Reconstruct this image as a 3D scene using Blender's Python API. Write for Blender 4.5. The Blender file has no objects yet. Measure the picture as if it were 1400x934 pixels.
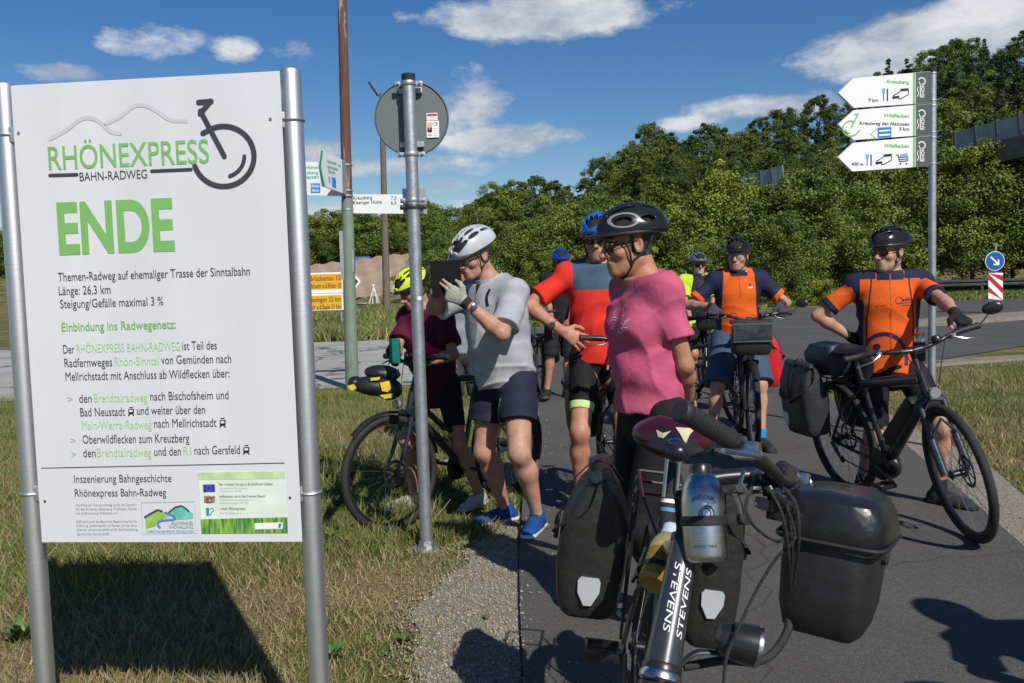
import bpy, bmesh, math, random
import numpy as np
from mathutils import Vector, Matrix
random.seed(7); np.random.seed(7)
SC = bpy.context.scene
PI = math.pi
# ---------------------------------------------------------------- camera, sky, sun
FL, CH, PITCH, ROLL = 1250.0, 1.5, math.atan(89/1250), 0.031      # focal length in photo pixels (1400 wide), eye height
fwd = Vector((0, math.cos(PITCH), -math.sin(PITCH)))
r0 = Vector((1, 0, 0)); u0 = Vector((0, math.sin(PITCH), math.cos(PITCH)))
CR = r0*math.cos(ROLL) - u0*math.sin(ROLL); CU = r0*math.sin(ROLL) + u0*math.cos(ROLL)
cam = bpy.data.cameras.new('camera'); cam.lens = 36*FL/1400; cam.clip_start = .05; cam.clip_end = 3000
co = bpy.data.objects.new('camera', cam); SC.collection.objects.link(co)
m = Matrix((CR, CU, -fwd)).transposed().to_4x4(); m.translation = (0, 0, CH); co.matrix_world = m
SC.camera = co
SC.view_settings.view_transform = 'Standard'; SC.view_settings.look = 'None'
SC.view_settings.exposure = 0.0; SC.view_settings.gamma = 1; SC.view_settings.use_curve_mapping = False
SUN_EL, SUN_AZ = math.radians(41), math.radians(153.5)    # azimuth clockwise from +Y: behind the camera, to the right
sdir = Vector((math.sin(SUN_AZ)*math.cos(SUN_EL), math.cos(SUN_AZ)*math.cos(SUN_EL), math.sin(SUN_EL)))
sl = bpy.data.lights.new('sun', 'SUN'); sl.energy = 4.6; sl.angle = math.radians(.5); sl.color = (1, .955, .88)
so = bpy.data.objects.new('sun', sl); SC.collection.objects.link(so)
so.rotation_euler = (-sdir).to_track_quat('-Z', 'Y').to_euler()
W = bpy.data.worlds.new('World'); SC.world = W; W.use_nodes = True

def P(px, py, d):
    """world point seen at photo pixel (px,py) at depth y=d"""
    v = fwd + CR*((px-700)/FL) + CU*((467-py)/FL)
    return Vector((0, 0, CH)) + v*(d/v.y)
def G(px, py, z=0.0):
    v = fwd + CR*((px-700)/FL) + CU*((467-py)/FL)
    return Vector((0, 0, CH)) + v*((z-CH)/v.z)
def PJ(p):
    q = Vector(p)-Vector((0, 0, CH)); w = q.dot(fwd)
    return 700+FL*q.dot(CR)/w, 467-FL*q.dot(CU)/w

def world_sky():
    nt = W.node_tree; N = nt.nodes; L = nt.links; N.clear()
    def nd(t, **k):
        n = N.new(t)
        for a, b in k.items(): setattr(n, a, b)
        return n
    def mth(op, a, b=None, c=None, clamp=False):
        n = nd('ShaderNodeMath', operation=op, use_clamp=clamp)
        for i, v in enumerate((a, b, c)):
            if v is None: continue
            if isinstance(v, (int, float)): n.inputs[i].default_value = v
            else: L.new(v, n.inputs[i])
        return n.outputs[0]
    out = nd('ShaderNodeOutputWorld'); bg = nd('ShaderNodeBackground'); bg.inputs[1].default_value = .1
    sky = nd('ShaderNodeTexSky', sky_type='NISHITA', sun_disc=False, sun_elevation=SUN_EL, sun_rotation=SUN_AZ,
             altitude=300, air_density=1.0, dust_density=.35, ozone_density=2.4)
    hs = nd('ShaderNodeHueSaturation'); hs.inputs['Saturation'].default_value = 1.36; hs.inputs['Value'].default_value = .80
    hs.inputs['Hue'].default_value = .507
    L.new(sky.outputs[0], hs.inputs['Color'])
    tc = nd('ShaderNodeTexCoord'); sp = nd('ShaderNodeSeparateXYZ'); L.new(tc.outputs['Generated'], sp.inputs[0])
    x, y, z = sp.outputs
    # clouds lie on a plane: direction divided by height
    az = mth('ARCTAN2', x, y); el = mth('ARCSINE', z)
    nz = nd('ShaderNodeTexNoise'); nz.inputs['Scale'].default_value = 11; nz.inputs['Detail'].default_value = 9; nz.inputs['Roughness'].default_value = .62
    mp = nd('ShaderNodeMapping'); mp.inputs['Scale'].default_value = (1, 1, 2.1); L.new(tc.outputs['Generated'], mp.inputs[0]); L.new(mp.outputs[0], nz.inputs[0])
    nz2 = nd('ShaderNodeTexNoise'); nz2.inputs['Scale'].default_value = 3.1; nz2.inputs['Detail'].default_value = 4
    L.new(mp.outputs[0], nz2.inputs[0])
    acc = None
    # cumulus in view: (pixel x, pixel y, half width, half height, strength), kept as sky directions
    for px, py, w, h, s in [(735, 24, 135, 26, 1.2), (170, 55, 60, 24, .50), (326, 66, 34, 17, .70), (90, 100, 62, 14, .92), (262, 50, 40, 18, .38), (395, 70, 40, 22, .48),
                            (645, 145, 48, 42, .85), (690, 190, 92, 20, 1.05), (540, 228, 140, 16, .8), (430, 205, 60, 18, .85), (604, 252, 34, 13, .85), (470, 285, 120, 16, .6),
                            (1045, 146, 105, 18, .9), (940, 168, 70, 12, .75), (1285, 56, 130, 40, 1.3), (1185, 82, 50, 22, 1.0), (1370, 12, 110, 24, 1.2), (1330, 40, 110, 28, 1.2), (620, 280, 60, 12, .4), (300, 300, 90, 20, .6), (60, 230, 120, 30, .5)]:
        v = (fwd + CR*((px-700)/FL) + CU*((467-py)/FL)).normalized()
        a0 = math.atan2(v.x, v.y); e0 = math.asin(v.z)
        dx = mth('MULTIPLY', mth('SUBTRACT', az, a0), FL/w*.95); dy = mth('MULTIPLY', mth('SUBTRACT', el, e0), FL/h*.95)
        r2 = mth('ADD', mth('MULTIPLY', dx, dx), mth('MULTIPLY', dy, dy))
        b = mth('MULTIPLY', mth('EXPONENT', mth('MULTIPLY', r2, -.8)), s)
        acc = b if acc is None else mth('MAXIMUM', acc, b)
    # outside the frame: the same scattered cumulus from noise
    oth = mth('MULTIPLY', mth('SUBTRACT', nz2.outputs[0], .56), 6, clamp=True)
    inside = mth('MULTIPLY', mth('LESS_THAN', mth('ABSOLUTE', az), .62), mth('LESS_THAN', el, .42))
    oth = mth('MULTIPLY', mth('MULTIPLY', oth, mth('SUBTRACT', 1, inside)), .85)
    acc = mth('MAXIMUM', acc, oth)
    dens = mth('MULTIPLY', mth('SUBTRACT', mth('ADD', acc, mth('MULTIPLY', nz.outputs[0], 1.5)), 1.17), 2.7, clamp=True)
    dens = mth('MULTIPLY', dens, mth('GREATER_THAN', z, 0.0))
    dens = mth('MULTIPLY', dens, .9)
    cr = nd('ShaderNodeValToRGB'); cr.color_ramp.elements[0].color = (3.9, 4.5, 5.3, 1); cr.color_ramp.elements[1].color = (8.2, 8.3, 8.4, 1)
    L.new(nz.outputs[0], cr.inputs[0]); cr.color_ramp.elements[0].position = .42; cr.color_ramp.elements[1].position = .68
    mx = nd('ShaderNodeMix', data_type='RGBA'); L.new(dens, mx.inputs[0]); L.new(hs.outputs[0], mx.inputs[6]); L.new(cr.outputs[0], mx.inputs[7])
    L.new(mx.outputs[2], bg.inputs[0]); L.new(bg.outputs[0], out.inputs[0])
world_sky()

# ---------------------------------------------------------------- materials
MATS = {}
def mat(name, col, rough=.6, metal=0, var=.15, vs=8, bump=.0, bs=60, spec=.5, col2=None, attr=False, coat=0, stretch=(1, 1, 1), cs=None, emit=None, trans=0, alpha=1, wear=None):
    """procedural principled material: noise varies the colour between col and col2 (or a darker col), a finer noise bumps it"""
    if name in MATS: return MATS[name]
    M = bpy.data.materials.new(name); M.use_nodes = True; nt = M.node_tree; N = nt.nodes; L = nt.links
    b = N['Principled BSDF']; b.inputs['Roughness'].default_value = rough; b.inputs['Metallic'].default_value = metal
    b.inputs['Specular IOR Level'].default_value = spec; b.inputs['Coat Weight'].default_value = coat
    if trans: b.inputs['Transmission Weight'].default_value = trans
    b.inputs['Alpha'].default_value = alpha
    tc = N.new('ShaderNodeTexCoord'); mp = N.new('ShaderNodeMapping'); mp.inputs['Scale'].default_value = stretch
    L.new(tc.outputs['Object'], mp.inputs[0])
    nz = N.new('ShaderNodeTexNoise'); nz.inputs['Scale'].default_value = vs; nz.inputs['Detail'].default_value = 5; nz.inputs['Roughness'].default_value = .6
    L.new(mp.outputs[0], nz.inputs[0])
    cr = N.new('ShaderNodeValToRGB'); L.new(nz.outputs[0], cr.inputs[0])
    c1 = tuple(c*(1-var) for c in col) if col2 is None else col2
    c0 = tuple(min(1, c*(1+var*.5)) for c in col) if col2 is None else col
    lo, hi = cs or (.3, .7)
    cr.color_ramp.elements[0].position = lo; cr.color_ramp.elements[1].position = hi
    cr.color_ramp.elements[0].color = (*c1, 1); cr.color_ramp.elements[1].color = (*c0, 1)
    src = cr.outputs[0]
    if wear:
        wc, wsc, wlo = wear
        n3 = N.new('ShaderNodeTexNoise'); n3.inputs['Scale'].default_value = wsc; n3.inputs['Detail'].default_value = 8; n3.inputs['Roughness'].default_value = .7
        L.new(mp.outputs[0], n3.inputs[0]); r3 = N.new('ShaderNodeValToRGB'); r3.color_ramp.elements[0].position = wlo; r3.color_ramp.elements[1].position = wlo+.06
        L.new(n3.outputs[0], r3.inputs[0]); x3 = N.new('ShaderNodeMix'); x3.data_type = 'RGBA'
        L.new(r3.outputs[0], x3.inputs[0]); L.new(src, x3.inputs[6]); x3.inputs[7].default_value = (*wc, 1); src = x3.outputs[2]
    if attr and name.startswith(('leaf', 'needle')):
        oi = N.new('ShaderNodeObjectInfo'); r5 = N.new('ShaderNodeValToRGB'); r5.color_ramp.elements[0].color = (.68, .80, .82, 1); r5.color_ramp.elements[1].color = (1.22, 1.2, 1.0, 1)
        L.new(oi.outputs['Random'], r5.inputs[0]); x5 = N.new('ShaderNodeMix'); x5.data_type = 'RGBA'; x5.blend_type = 'MULTIPLY'; x5.inputs[0].default_value = 1; L.new(src, x5.inputs[6]); L.new(r5.outputs[0], x5.inputs[7]); src = x5.outputs[2]
    if attr:
        at = N.new('ShaderNodeAttribute'); at.attribute_name = 'tint'
        mx = N.new('ShaderNodeMix'); mx.data_type = 'RGBA'; mx.blend_type = 'MULTIPLY'; mx.inputs[0].default_value = 1
        L.new(src, mx.inputs[6]); L.new(at.outputs['Color'], mx.inputs[7]); src = mx.outputs[2]
    L.new(src, b.inputs['Base Color'])
    if emit:
        b.inputs['Emission Color'].default_value = (*emit[:3], 1); b.inputs['Emission Strength'].default_value = emit[3]
    if bump:
        n2 = N.new('ShaderNodeTexNoise'); n2.inputs['Scale'].default_value = bs; n2.inputs['Detail'].default_value = 4
        L.new(mp.outputs[0], n2.inputs[0])
        bp = N.new('ShaderNodeBump'); bp.inputs['Strength'].default_value = bump; bp.inputs['Distance'].default_value = .02
        L.new(n2.outputs[0], bp.inputs['Height']); L.new(bp.outputs[0], b.inputs['Normal'])
    MATS[name] = M
    return M
def pat_mat(name, cols, rough=.75, bump=.25, bs=26):
    """fabric whose pieces are cut out by per-vertex signed values p1,p2,p3: a value above zero shows the next colour"""
    if name in MATS: return MATS[name]
    M = bpy.data.materials.new(name); M.use_nodes = True; nt = M.node_tree; N = nt.nodes; L = nt.links
    b = N['Principled BSDF']; b.inputs['Roughness'].default_value = rough; b.inputs['Specular IOR Level'].default_value = .25
    tc = N.new('ShaderNodeTexCoord'); src = None
    nz = N.new('ShaderNodeTexNoise'); nz.inputs['Scale'].default_value = 14; nz.inputs['Detail'].default_value = 5; L.new(tc.outputs['Object'], nz.inputs[0])
    for i, c in enumerate(cols):
        if i == 0:
            rgb = N.new('ShaderNodeRGB'); rgb.outputs[0].default_value = (*c, 1); src = rgb.outputs[0]; continue
        at = N.new('ShaderNodeAttribute'); at.attribute_name = 'p%d' % i
        g = N.new('ShaderNodeMath'); g.operation = 'GREATER_THAN'; g.inputs[1].default_value = 0; L.new(at.outputs['Fac'], g.inputs[0])
        mx = N.new('ShaderNodeMix'); mx.data_type = 'RGBA'; L.new(g.outputs[0], mx.inputs[0]); L.new(src, mx.inputs[6]); mx.inputs[7].default_value = (*c, 1)
        src = mx.outputs[2]
    mx = N.new('ShaderNodeMix'); mx.data_type = 'RGBA'; mx.blend_type = 'MULTIPLY'; mx.inputs[0].default_value = 1
    if name.startswith('skin'): b.inputs['Subsurface Weight'].default_value = .12; b.inputs['Subsurface Radius'].default_value = (.02, .008, .004); nz.inputs['Scale'].default_value = 22
    rr = N.new('ShaderNodeValToRGB'); rr.color_ramp.elements[0].position = .3; rr.color_ramp.elements[1].position = .7
    rr.color_ramp.elements[0].color = (.84, .84, .84, 1) if not name.startswith('skin') else (.80, .70, .68, 1); L.new(nz.outputs[0], rr.inputs[0])
    L.new(src, mx.inputs[6]); L.new(rr.outputs[0], mx.inputs[7]); L.new(mx.outputs[2], b.inputs['Base Color'])
    n2 = N.new('ShaderNodeTexNoise'); n2.inputs['Scale'].default_value = bs; n2.inputs['Detail'].default_value = 3; n2.inputs['Distortion'].default_value = .8
    n4 = N.new('ShaderNodeTexNoise'); n4.inputs['Scale'].default_value = 700
    ad = N.new('ShaderNodeMath'); ad.operation = 'MULTIPLY_ADD'; ad.inputs[1].default_value = .08
    L.new(tc.outputs['Object'], n2.inputs[0]); L.new(tc.outputs['Object'], n4.inputs[0]); L.new(n4.outputs[0], ad.inputs[0]); L.new(n2.outputs[0], ad.inputs[2])
    bp = N.new('ShaderNodeBump'); bp.inputs['Strength'].default_value = bump; bp.inputs['Distance'].default_value = .02
    L.new(ad.outputs[0], bp.inputs['Height']); L.new(bp.outputs[0], b.inputs['Normal'])
    MATS[name] = M
    return M

# ---------------------------------------------------------------- objects
COL = SC.collection
def put(name, me, m=None, parent=None, loc=None, smooth=True):
    if m is not None:
        for k in (m if isinstance(m, (list, tuple)) else [m]): me.materials.append(k)
    if smooth and len(me.polygons): me.polygons.foreach_set('use_smooth', np.ones(len(me.polygons), bool))
    o = bpy.data.objects.new(name, me); COL.objects.link(o)
    if parent is not None: o.parent = parent
    if loc is not None: o.location = loc
    return o
def tag(o, label=None, cat=None, group=None, kind=None):
    if label: o['label'] = label
    if cat: o['category'] = cat
    if group: o['group'] = group
    if kind: o['kind'] = kind
    return o
def thing(name, label, cat, loc=(0, 0, 0), rotz=0, group=None):
    o = bpy.data.objects.new(name, None); COL.objects.link(o); o.location = loc; o.rotation_euler = (0, 0, rotz); o.empty_display_size = .1
    return tag(o, label, cat, group)
def mesh_np(name, v, f):
    me = bpy.data.meshes.new(name); v = np.asarray(v, np.float32); f = np.asarray(f, np.int32)
    n = f.shape[1]
    me.vertices.add(len(v)); me.vertices.foreach_set('co', v.ravel())
    me.loops.add(f.size); me.loops.foreach_set('vertex_index', f.ravel())
    me.polygons.add(len(f)); me.polygons.foreach_set('loop_start', np.arange(0, f.size, n, dtype=np.int32))
    me.update(calc_edges=True)
    return me

class MB:
    """collects boxes, tubes, lathes into one mesh"""
    def __init__(s): s.v = []; s.f = []
    def add(s, v, f, M=None):
        o = len(s.v)
        for p in v: s.v.append(tuple(M @ Vector(p)) if M is not None else tuple(p))
        for q in f: s.f.append(tuple(i+o for i in q))
        return s
    def box(s, c, d, M=None, bev=0):
        x, y, z = d[0]/2, d[1]/2, d[2]/2; cx, cy, cz = c
        if bev:
            b = min(bev, x*.9, y*.9, z*.9); bm = bmesh.new(); bmesh.ops.create_cube(bm, size=1)
            for v in bm.verts: v.co = Vector((v.co.x*d[0]+cx, v.co.y*d[1]+cy, v.co.z*d[2]+cz))
            bmesh.ops.bevel(bm, geom=bm.edges[:], offset=b, segments=2, affect='EDGES', profile=.7)
            s.bm(bm, M); return s
        v = [(cx+i*x, cy+j*y, cz+k*z) for i in (-1, 1) for j in (-1, 1) for k in (-1, 1)]
        return s.add(v, [(0, 1, 3, 2), (4, 6, 7, 5), (0, 4, 5, 1), (2, 3, 7, 6), (0, 2, 6, 4), (1, 5, 7, 3)], M)
    def bm(s, bm, M=None):
        bm.verts.index_update(); s.add([v.co.copy() for v in bm.verts], [[v.index for v in f.verts] for f in bm.faces], M); bm.free(); return s
    def tube(s, pts, r, n=10, M=None, cap=True, closed=False, flat=1.0):
        pts = [Vector(p) for p in pts]; k = len(pts)
        rs = r if isinstance(r, (list, tuple)) else [r]*k
        V = []; F = []; up = None
        for i, p in enumerate(pts):
            if closed: t = (pts[(i+1) % k]-pts[i-1]).normalized()
            else: t = (pts[min(i+1, k-1)]-pts[max(i-1, 0)]).normalized()
            if up is None:
                up = Vector((0, 0, 1)) if abs(t.z) < .9 else Vector((0, 1, 0))
            a = t.cross(up).normalized(); bb = a.cross(t).normalized(); up = bb
            for j in range(n):
                an = 2*PI*j/n; V.append(p + a*(math.cos(an)*rs[i]) + bb*(math.sin(an)*rs[i]*flat))
        for i in range(k if closed else k-1):
            for j in range(n):
                i2 = (i+1) % k; F.append((i*n+j, i*n+(j+1) % n, i2*n+(j+1) % n, i2*n+j))
        if cap and not closed: F.append(tuple(range(n))[::-1]); F.append(tuple((k-1)*n+j for j in range(n)))
        return s.add(V, F, M)
    def lathe(s, prof, n=24, M=None, cap=True):
        """prof: (radius, z)"""
        V = [(r*math.cos(2*PI*j/n), r*math.sin(2*PI*j/n), z) for r, z in prof for j in range(n)]
        F = [(i*n+j, i*n+(j+1) % n, (i+1)*n+(j+1) % n, (i+1)*n+j) for i in range(len(prof)-1) for j in range(n)]
        if cap: F.append(tuple(range(n))[::-1]); F.append(tuple((len(prof)-1)*n+j for j in range(n)))
        return s.add(V, F, M)
    def prism(s, poly, t, M=None):
        """poly in xy, thickness t along z (centred)"""
        n = len(poly); V = [(x, y, -t/2) for x, y in poly]+[(x, y, t/2) for x, y in poly]
        F = [tuple(range(n))[::-1], tuple(range(n, 2*n))]+[(i, (i+1) % n, n+(i+1) % n, n+i) for i in range(n)]
        return s.add(V, F, M)
    def ell(s, c, r, M=None, u=14, w=9):
        V = []; F = []
        for i in range(w+1):
            th = PI*i/w
            for j in range(u):
                ph = 2*PI*j/u; V.append((c[0]+r[0]*math.sin(th)*math.cos(ph), c[1]+r[1]*math.sin(th)*math.sin(ph), c[2]+r[2]*math.cos(th)))
        for i in range(w):
            for j in range(u): F.append((i*u+j, (i+1)*u+j, (i+1)*u+(j+1) % u, i*u+(j+1) % u))
        return s.add(V, F, M)
    def build(s, name, m, parent=None, loc=None, smooth=True, auto=True):
        me = bpy.data.meshes.new(name); me.from_pydata(s.v, [], s.f); me.update()
        o = put(name, me, m, parent, loc, smooth)
        if smooth and auto:
            try: me.set_sharp_from_angle(angle=math.radians(40))
            except Exception: pass
        return o
def frame_M(o, x, z):
    """matrix with origin o, local X along x, local Z near z"""
    x = Vector(x).normalized(); y = Vector(z).cross(x).normalized(); z = x.cross(y)
    M = Matrix((x, y, z)).transposed().to_4x4(); M.translation = Vector(o); return M
def rotM(ax, a, c=(0, 0, 0)):
    c = Vector(c); return Matrix.Translation(c) @ Matrix.Rotation(a, 4, Vector(ax)) @ Matrix.Translation(-c)

# ---------------------------------------------------------------- lettering (the built-in font, as flat print)
def text_mesh(s, bold=0.0):
    c = bpy.data.curves.new('t', 'FONT'); c.body = s; c.size = 1; c.offset = bold; c.resolution_u = 8 if len(s) < 12 else 3; c.fill_mode = 'FRONT'
    o = bpy.data.objects.new('t', c); COL.objects.link(o)
    dg = bpy.context.evaluated_depsgraph_get(); me = bpy.data.meshes.new_from_object(o.evaluated_get(dg))
    bpy.data.objects.remove(o); bpy.data.curves.remove(c); return me
_h = text_mesh('H'); CAPH = max(v.co.y for v in _h.vertices)
def lettering(s, M, x, y, w, cap, m, parent, bold=0.0, shear=0, name='lettering'):
    """text with its baseline start at (x,y) of plane matrix M (X right, Y up, Z out), width w, capital height cap"""
    me = text_mesh(s, bold)
    n = len(me.vertices); a = np.empty(n*3, np.float32); me.vertices.foreach_get('co', a); a = a.reshape(-1, 3)
    x0, x1 = a[:, 0].min(), a[:, 0].max()
    sx = w/(x1-x0) if w else cap/CAPH*.72
    b = np.zeros_like(a); b[:, 0] = (a[:, 0]-x0)*sx; b[:, 1] = a[:, 1]*cap/CAPH
    b[:, 0] += b[:, 1]*shear; b[:, 0] += x; b[:, 1] += y; b[:, 2] = 0
    R = np.array(M)[:3]; b = b @ R[:, :3].T + R[:, 3]
    me.vertices.foreach_set('co', b.ravel().astype(np.float32)); me.update()
    return put(name, me, m, parent, smooth=False)
class Plane:
    """a flat face in the world, with photo pixels mapped onto it; root = world offset of the parent"""
    def __init__(s, o, x, y, root=(0, 0, 0)):
        s.o = Vector(o); s.x = Vector(x).normalized(); s.y = Vector(y); s.y = (s.y-s.x*s.y.dot(s.x)).normalized(); s.n = s.x.cross(s.y); s.root = Vector(root)
    def M(s, lift=0):
        M = Matrix((s.x, s.y, s.n)).transposed().to_4x4(); M.translation = s.o+s.n*lift-s.root; return M
    def uv(s, px, py):
        v = fwd + CR*((px-700)/FL) + CU*((467-py)/FL); c = Vector((0, 0, CH))
        t = (s.o-c).dot(s.n)/v.dot(s.n); q = c+v*t-s.o; return q.dot(s.x), q.dot(s.y)
    def text(s, t, px, py, px2, cap, m, parent, bold=0, lift=.0015, shear=0):
        u, v = s.uv(px, py); u2, _ = s.uv(px2, py); v2 = s.uv(px, py-cap)[1]
        return lettering(t, s.M(lift), u, v, u2-u, v2-v, m, parent, bold, shear)
    def poly(s, pts, m, parent, name='print', t=.0006, lift=.001):
        q = [s.uv(*p) for p in pts]
        a = sum(q[i][0]*q[(i+1) % len(q)][1]-q[(i+1) % len(q)][0]*q[i][1] for i in range(len(q)))
        if a < 0: q = q[::-1]
        return MB().prism(q, t, s.M(lift)).build(name, m, parent, smooth=False)
    def line(s, pts, wpx, m, parent, name='print', lift=.0012, closed=False):
        """flat stroke through pixel points"""
        q = [Vector(s.uv(*p)) for p in pts]; u1 = s.uv(pts[0][0]+wpx, pts[0][1]); w = abs(u1[0]-s.uv(*pts[0])[0])/2
        V = []; F = []; k = len(q)
        for i in range(k):
            d = (q[min(i+1, k-1)]-q[max(i-1, 0)]).normalized(); nn = Vector((-d.y, d.x))*w
            e = d*w*.6*(-1 if i == 0 else 1 if i == k-1 else 0)
            for sg in (1, -1): pp = q[i]+nn*sg+e; V.append((pp.x, pp.y, 0))
        for i in range(k-1): F.append((2*i, 2*i+1, 2*i+3, 2*i+2))
        if wpx > 4 and not closed:
            for c, d in ((q[0], q[0]-q[1]), (q[-1], q[-1]-q[-2])):
                a0 = math.atan2(d.y, d.x); o_ = len(V); V += [(c.x+d.normalized().x*w*.6+w*math.cos(a0+x), c.y+d.normalized().y*w*.6+w*math.sin(a0+x), 0) for x in np.linspace(-PI/2, PI/2, 9)]; F.append(tuple(range(o_, o_+9)))
        return MB().add(V, F, s.M(lift)).build(name, m, parent, smooth=False)
def smooth_pts(pts, n=8):
    """Catmull-Rom through the points"""
    P_ = [Vector(p) for p in pts]; P_ = [P_[0]*2-P_[1]]+P_+[P_[-1]*2-P_[-2]]; out = []
    for i in range(1, len(P_)-2):
        a, b, c, d = P_[i-1:i+3]
        for j in range(n):
            t = j/n; out.append(.5*((2*b)+(c-a)*t+(2*a-5*b+4*c-d)*t*t+(3*b-a-3*c+d)*t**3))
    out.append(P_[-2]); return out
# ---------------------------------------------------------------- solid shapes from distance fields
def smin(a, b, k):
    if k <= 0: return np.minimum(a, b)
    h = np.clip(.5+.5*(b-a)/k, 0, 1); return b*(1-h)+a*h-k*h*(1-h)
def fbm(X, s=1.0, ph=0.0):
    x, y, z = X[..., 0]*s+ph, X[..., 1]*s+ph*1.7, X[..., 2]*s-ph
    return (np.sin(x+1.7*np.sin(.6*y+.9*z))+np.sin(y*1.1+1.5*np.sin(.7*z+.8*x)+2)+np.sin(z*1.2+1.6*np.sin(.8*x-.7*y)+4))/3
class SDF:
    def __init__(s): s.pr = []
    def cone(s, a, b, ra, rb, k=.02, sc=None, fr=None, op='u'):
        """tapered capsule; sc = squash along the axes of fr (3 unit vectors)"""
        s.pr.append(('c', np.array(a, float), np.array(b, float), ra, rb, k, sc, fr, op)); return s
    def ell(s, c, r, fr=None, k=.02, op='u'):
        s.pr.append(('e', np.array(c, float), np.array(r, float), 0, 0, k, None, fr, op)); return s
    def plane(s, p, n, op='cut'):
        s.pr.append(('p', np.array(p, float), np.array(n, float)/np.linalg.norm(n), 0, 0, 0, None, None, op)); return s
    def bounds(s):
        lo = np.full(3, 1e9); hi = -lo
        for t, a, b, ra, rb, k, sc, fr, op in s.pr:
            if op != 'u': continue
            if t == 'c': l = np.minimum(a-ra, b-rb); h = np.maximum(a+ra, b+rb)
            else: R = b.max(); l = a-R; h = a+R
            lo = np.minimum(lo, l); hi = np.maximum(hi, h)
        return lo, hi
    def grid(s, h, clip=None, disp=None, box=None):
        lo, hi = s.bounds()
        if clip is not None: lo = np.maximum(lo, clip[0]); hi = np.minimum(hi, clip[1])
        if box is not None: lo, hi = box
        lo = lo-3*h; hi = hi+3*h; n = np.ceil((hi-lo)/h).astype(int)+1
        F = np.full(n, 1.0, np.float32); ax = [(lo[i]+np.arange(n[i])*h).astype(np.float32) for i in range(3)]
        for t, a, b, ra, rb, k, sc, fr, op in s.pr:
            if t == 'p':
                D = ((ax[0][:, None, None]-a[0])*b[0]+(ax[1][None, :, None]-a[1])*b[1]+(ax[2][None, None]-a[2])*b[2])
                F = np.maximum(F, D.astype(np.float32)); continue
            mg = k+3*h+.01
            if t == 'c': l = np.minimum(a-ra, b-rb)-mg; u = np.maximum(a+ra, b+rb)+mg
            else: R = b.max(); l = a-R-mg; u = a+R+mg
            i0 = np.clip(((l-lo)/h).astype(int), 0, n); i1 = np.clip(((u-lo)/h).astype(int)+2, 0, n)
            if (i1 <= i0).any(): continue
            sl_ = tuple(slice(i0[i], i1[i]) for i in range(3))
            X = np.stack(np.meshgrid(*[ax[i][sl_[i]] for i in range(3)], indexing='ij'), -1)
            if t == 'c':
                q = X-a; ba = b-a
                if sc is not None:
                    Rm = np.array(fr)/np.array(sc)[:, None]; q = q @ Rm.T; ba = Rm @ ba; f = min(sc)
                else: f = 1
                hh = np.clip((q @ ba)/(ba @ ba+1e-12), 0, 1)
                d = (np.linalg.norm(q-hh[..., None]*ba, axis=-1)-(ra+(rb-ra)*hh))*f
            else:
                q = X-a
                if fr is not None: q = q @ np.array(fr).T
                k0 = np.linalg.norm(q/b, axis=-1); k1 = np.linalg.norm(q/(b*b), axis=-1)+1e-9; d = k0*(k0-1)/k1
            g = F[sl_]
            if op == 'u': F[sl_] = smin(g, d, k)
            elif op == 'sub': F[sl_] = -smin(-g, d, k)
            elif op == 'and': F2 = np.full_like(F, 1.0); F2[sl_] = np.maximum(g, d); F = F2
        if disp is not None:
            m_ = np.abs(F) < 4*h+.02; idx = np.argwhere(m_)
            X = lo+idx*h; F[m_] += disp(X)
        return F, lo, h
def nets(F, lo, h):
    ins = F < 0; n = np.array(F.shape)
    c = np.zeros(n-1, np.uint8); offs = [(i, j, k) for i in (0, 1) for j in (0, 1) for k in (0, 1)]
    for o in offs: c += ins[o[0]:n[0]-1+o[0], o[1]:n[1]-1+o[1], o[2]:n[2]-1+o[2]]
    act = (c > 0) & (c < 8); cells = np.argwhere(act); idm = np.full(n-1, -1, np.int32); idm[act] = np.arange(len(cells))
    V = np.stack([F[cells[:, 0]+o[0], cells[:, 1]+o[1], cells[:, 2]+o[2]] for o in offs], 1)
    acc = np.zeros((len(cells), 3)); cnt = np.zeros(len(cells)); O = np.array(offs, float)
    for a in range(8):
        for b in range(a+1, 8):
            if np.abs(O[a]-O[b]).sum() != 1: continue
            va, vb = V[:, a], V[:, b]; mk = (va < 0) != (vb < 0)
            t = np.where(mk, va/(va-vb+1e-20), 0); p = O[a]+(O[b]-O[a])*t[:, None]
            acc[mk] += p[mk]; cnt += mk
    vert = lo+(cells+acc/cnt[:, None])*h
    Q = []
    for ax_ in range(3):
        o1, o2 = (ax_+1) % 3, (ax_+2) % 3
        s0 = [slice(None)]*3; s1 = [slice(None)]*3; s0[ax_] = slice(0, -1); s1[ax_] = slice(1, None)
        A = ins[tuple(s0)]; B = ins[tuple(s1)]; e = np.argwhere(A != B)
        e = e[(e[:, o1] > 0) & (e[:, o2] > 0) & (e[:, o1] < n[o1]-1) & (e[:, o2] < n[o2]-1)]
        if not len(e): continue
        def cid(d1, d2): q = e.copy(); q[:, o1] += d1; q[:, o2] += d2; return idm[q[:, 0], q[:, 1], q[:, 2]]
        q = np.stack([cid(-1, -1), cid(0, -1), cid(0, 0), cid(-1, 0)], 1)
        fl = ~A[e[:, 0], e[:, 1], e[:, 2]]; q[fl] = q[fl][:, ::-1]; Q.append(q)
    return vert, np.concatenate(Q)
def join_vf(parts):
    V = []; F = []; o = 0
    for v, f in parts: V.append(v); F.append(f+o); o += len(v)
    return np.concatenate(V), np.concatenate(F)
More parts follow.
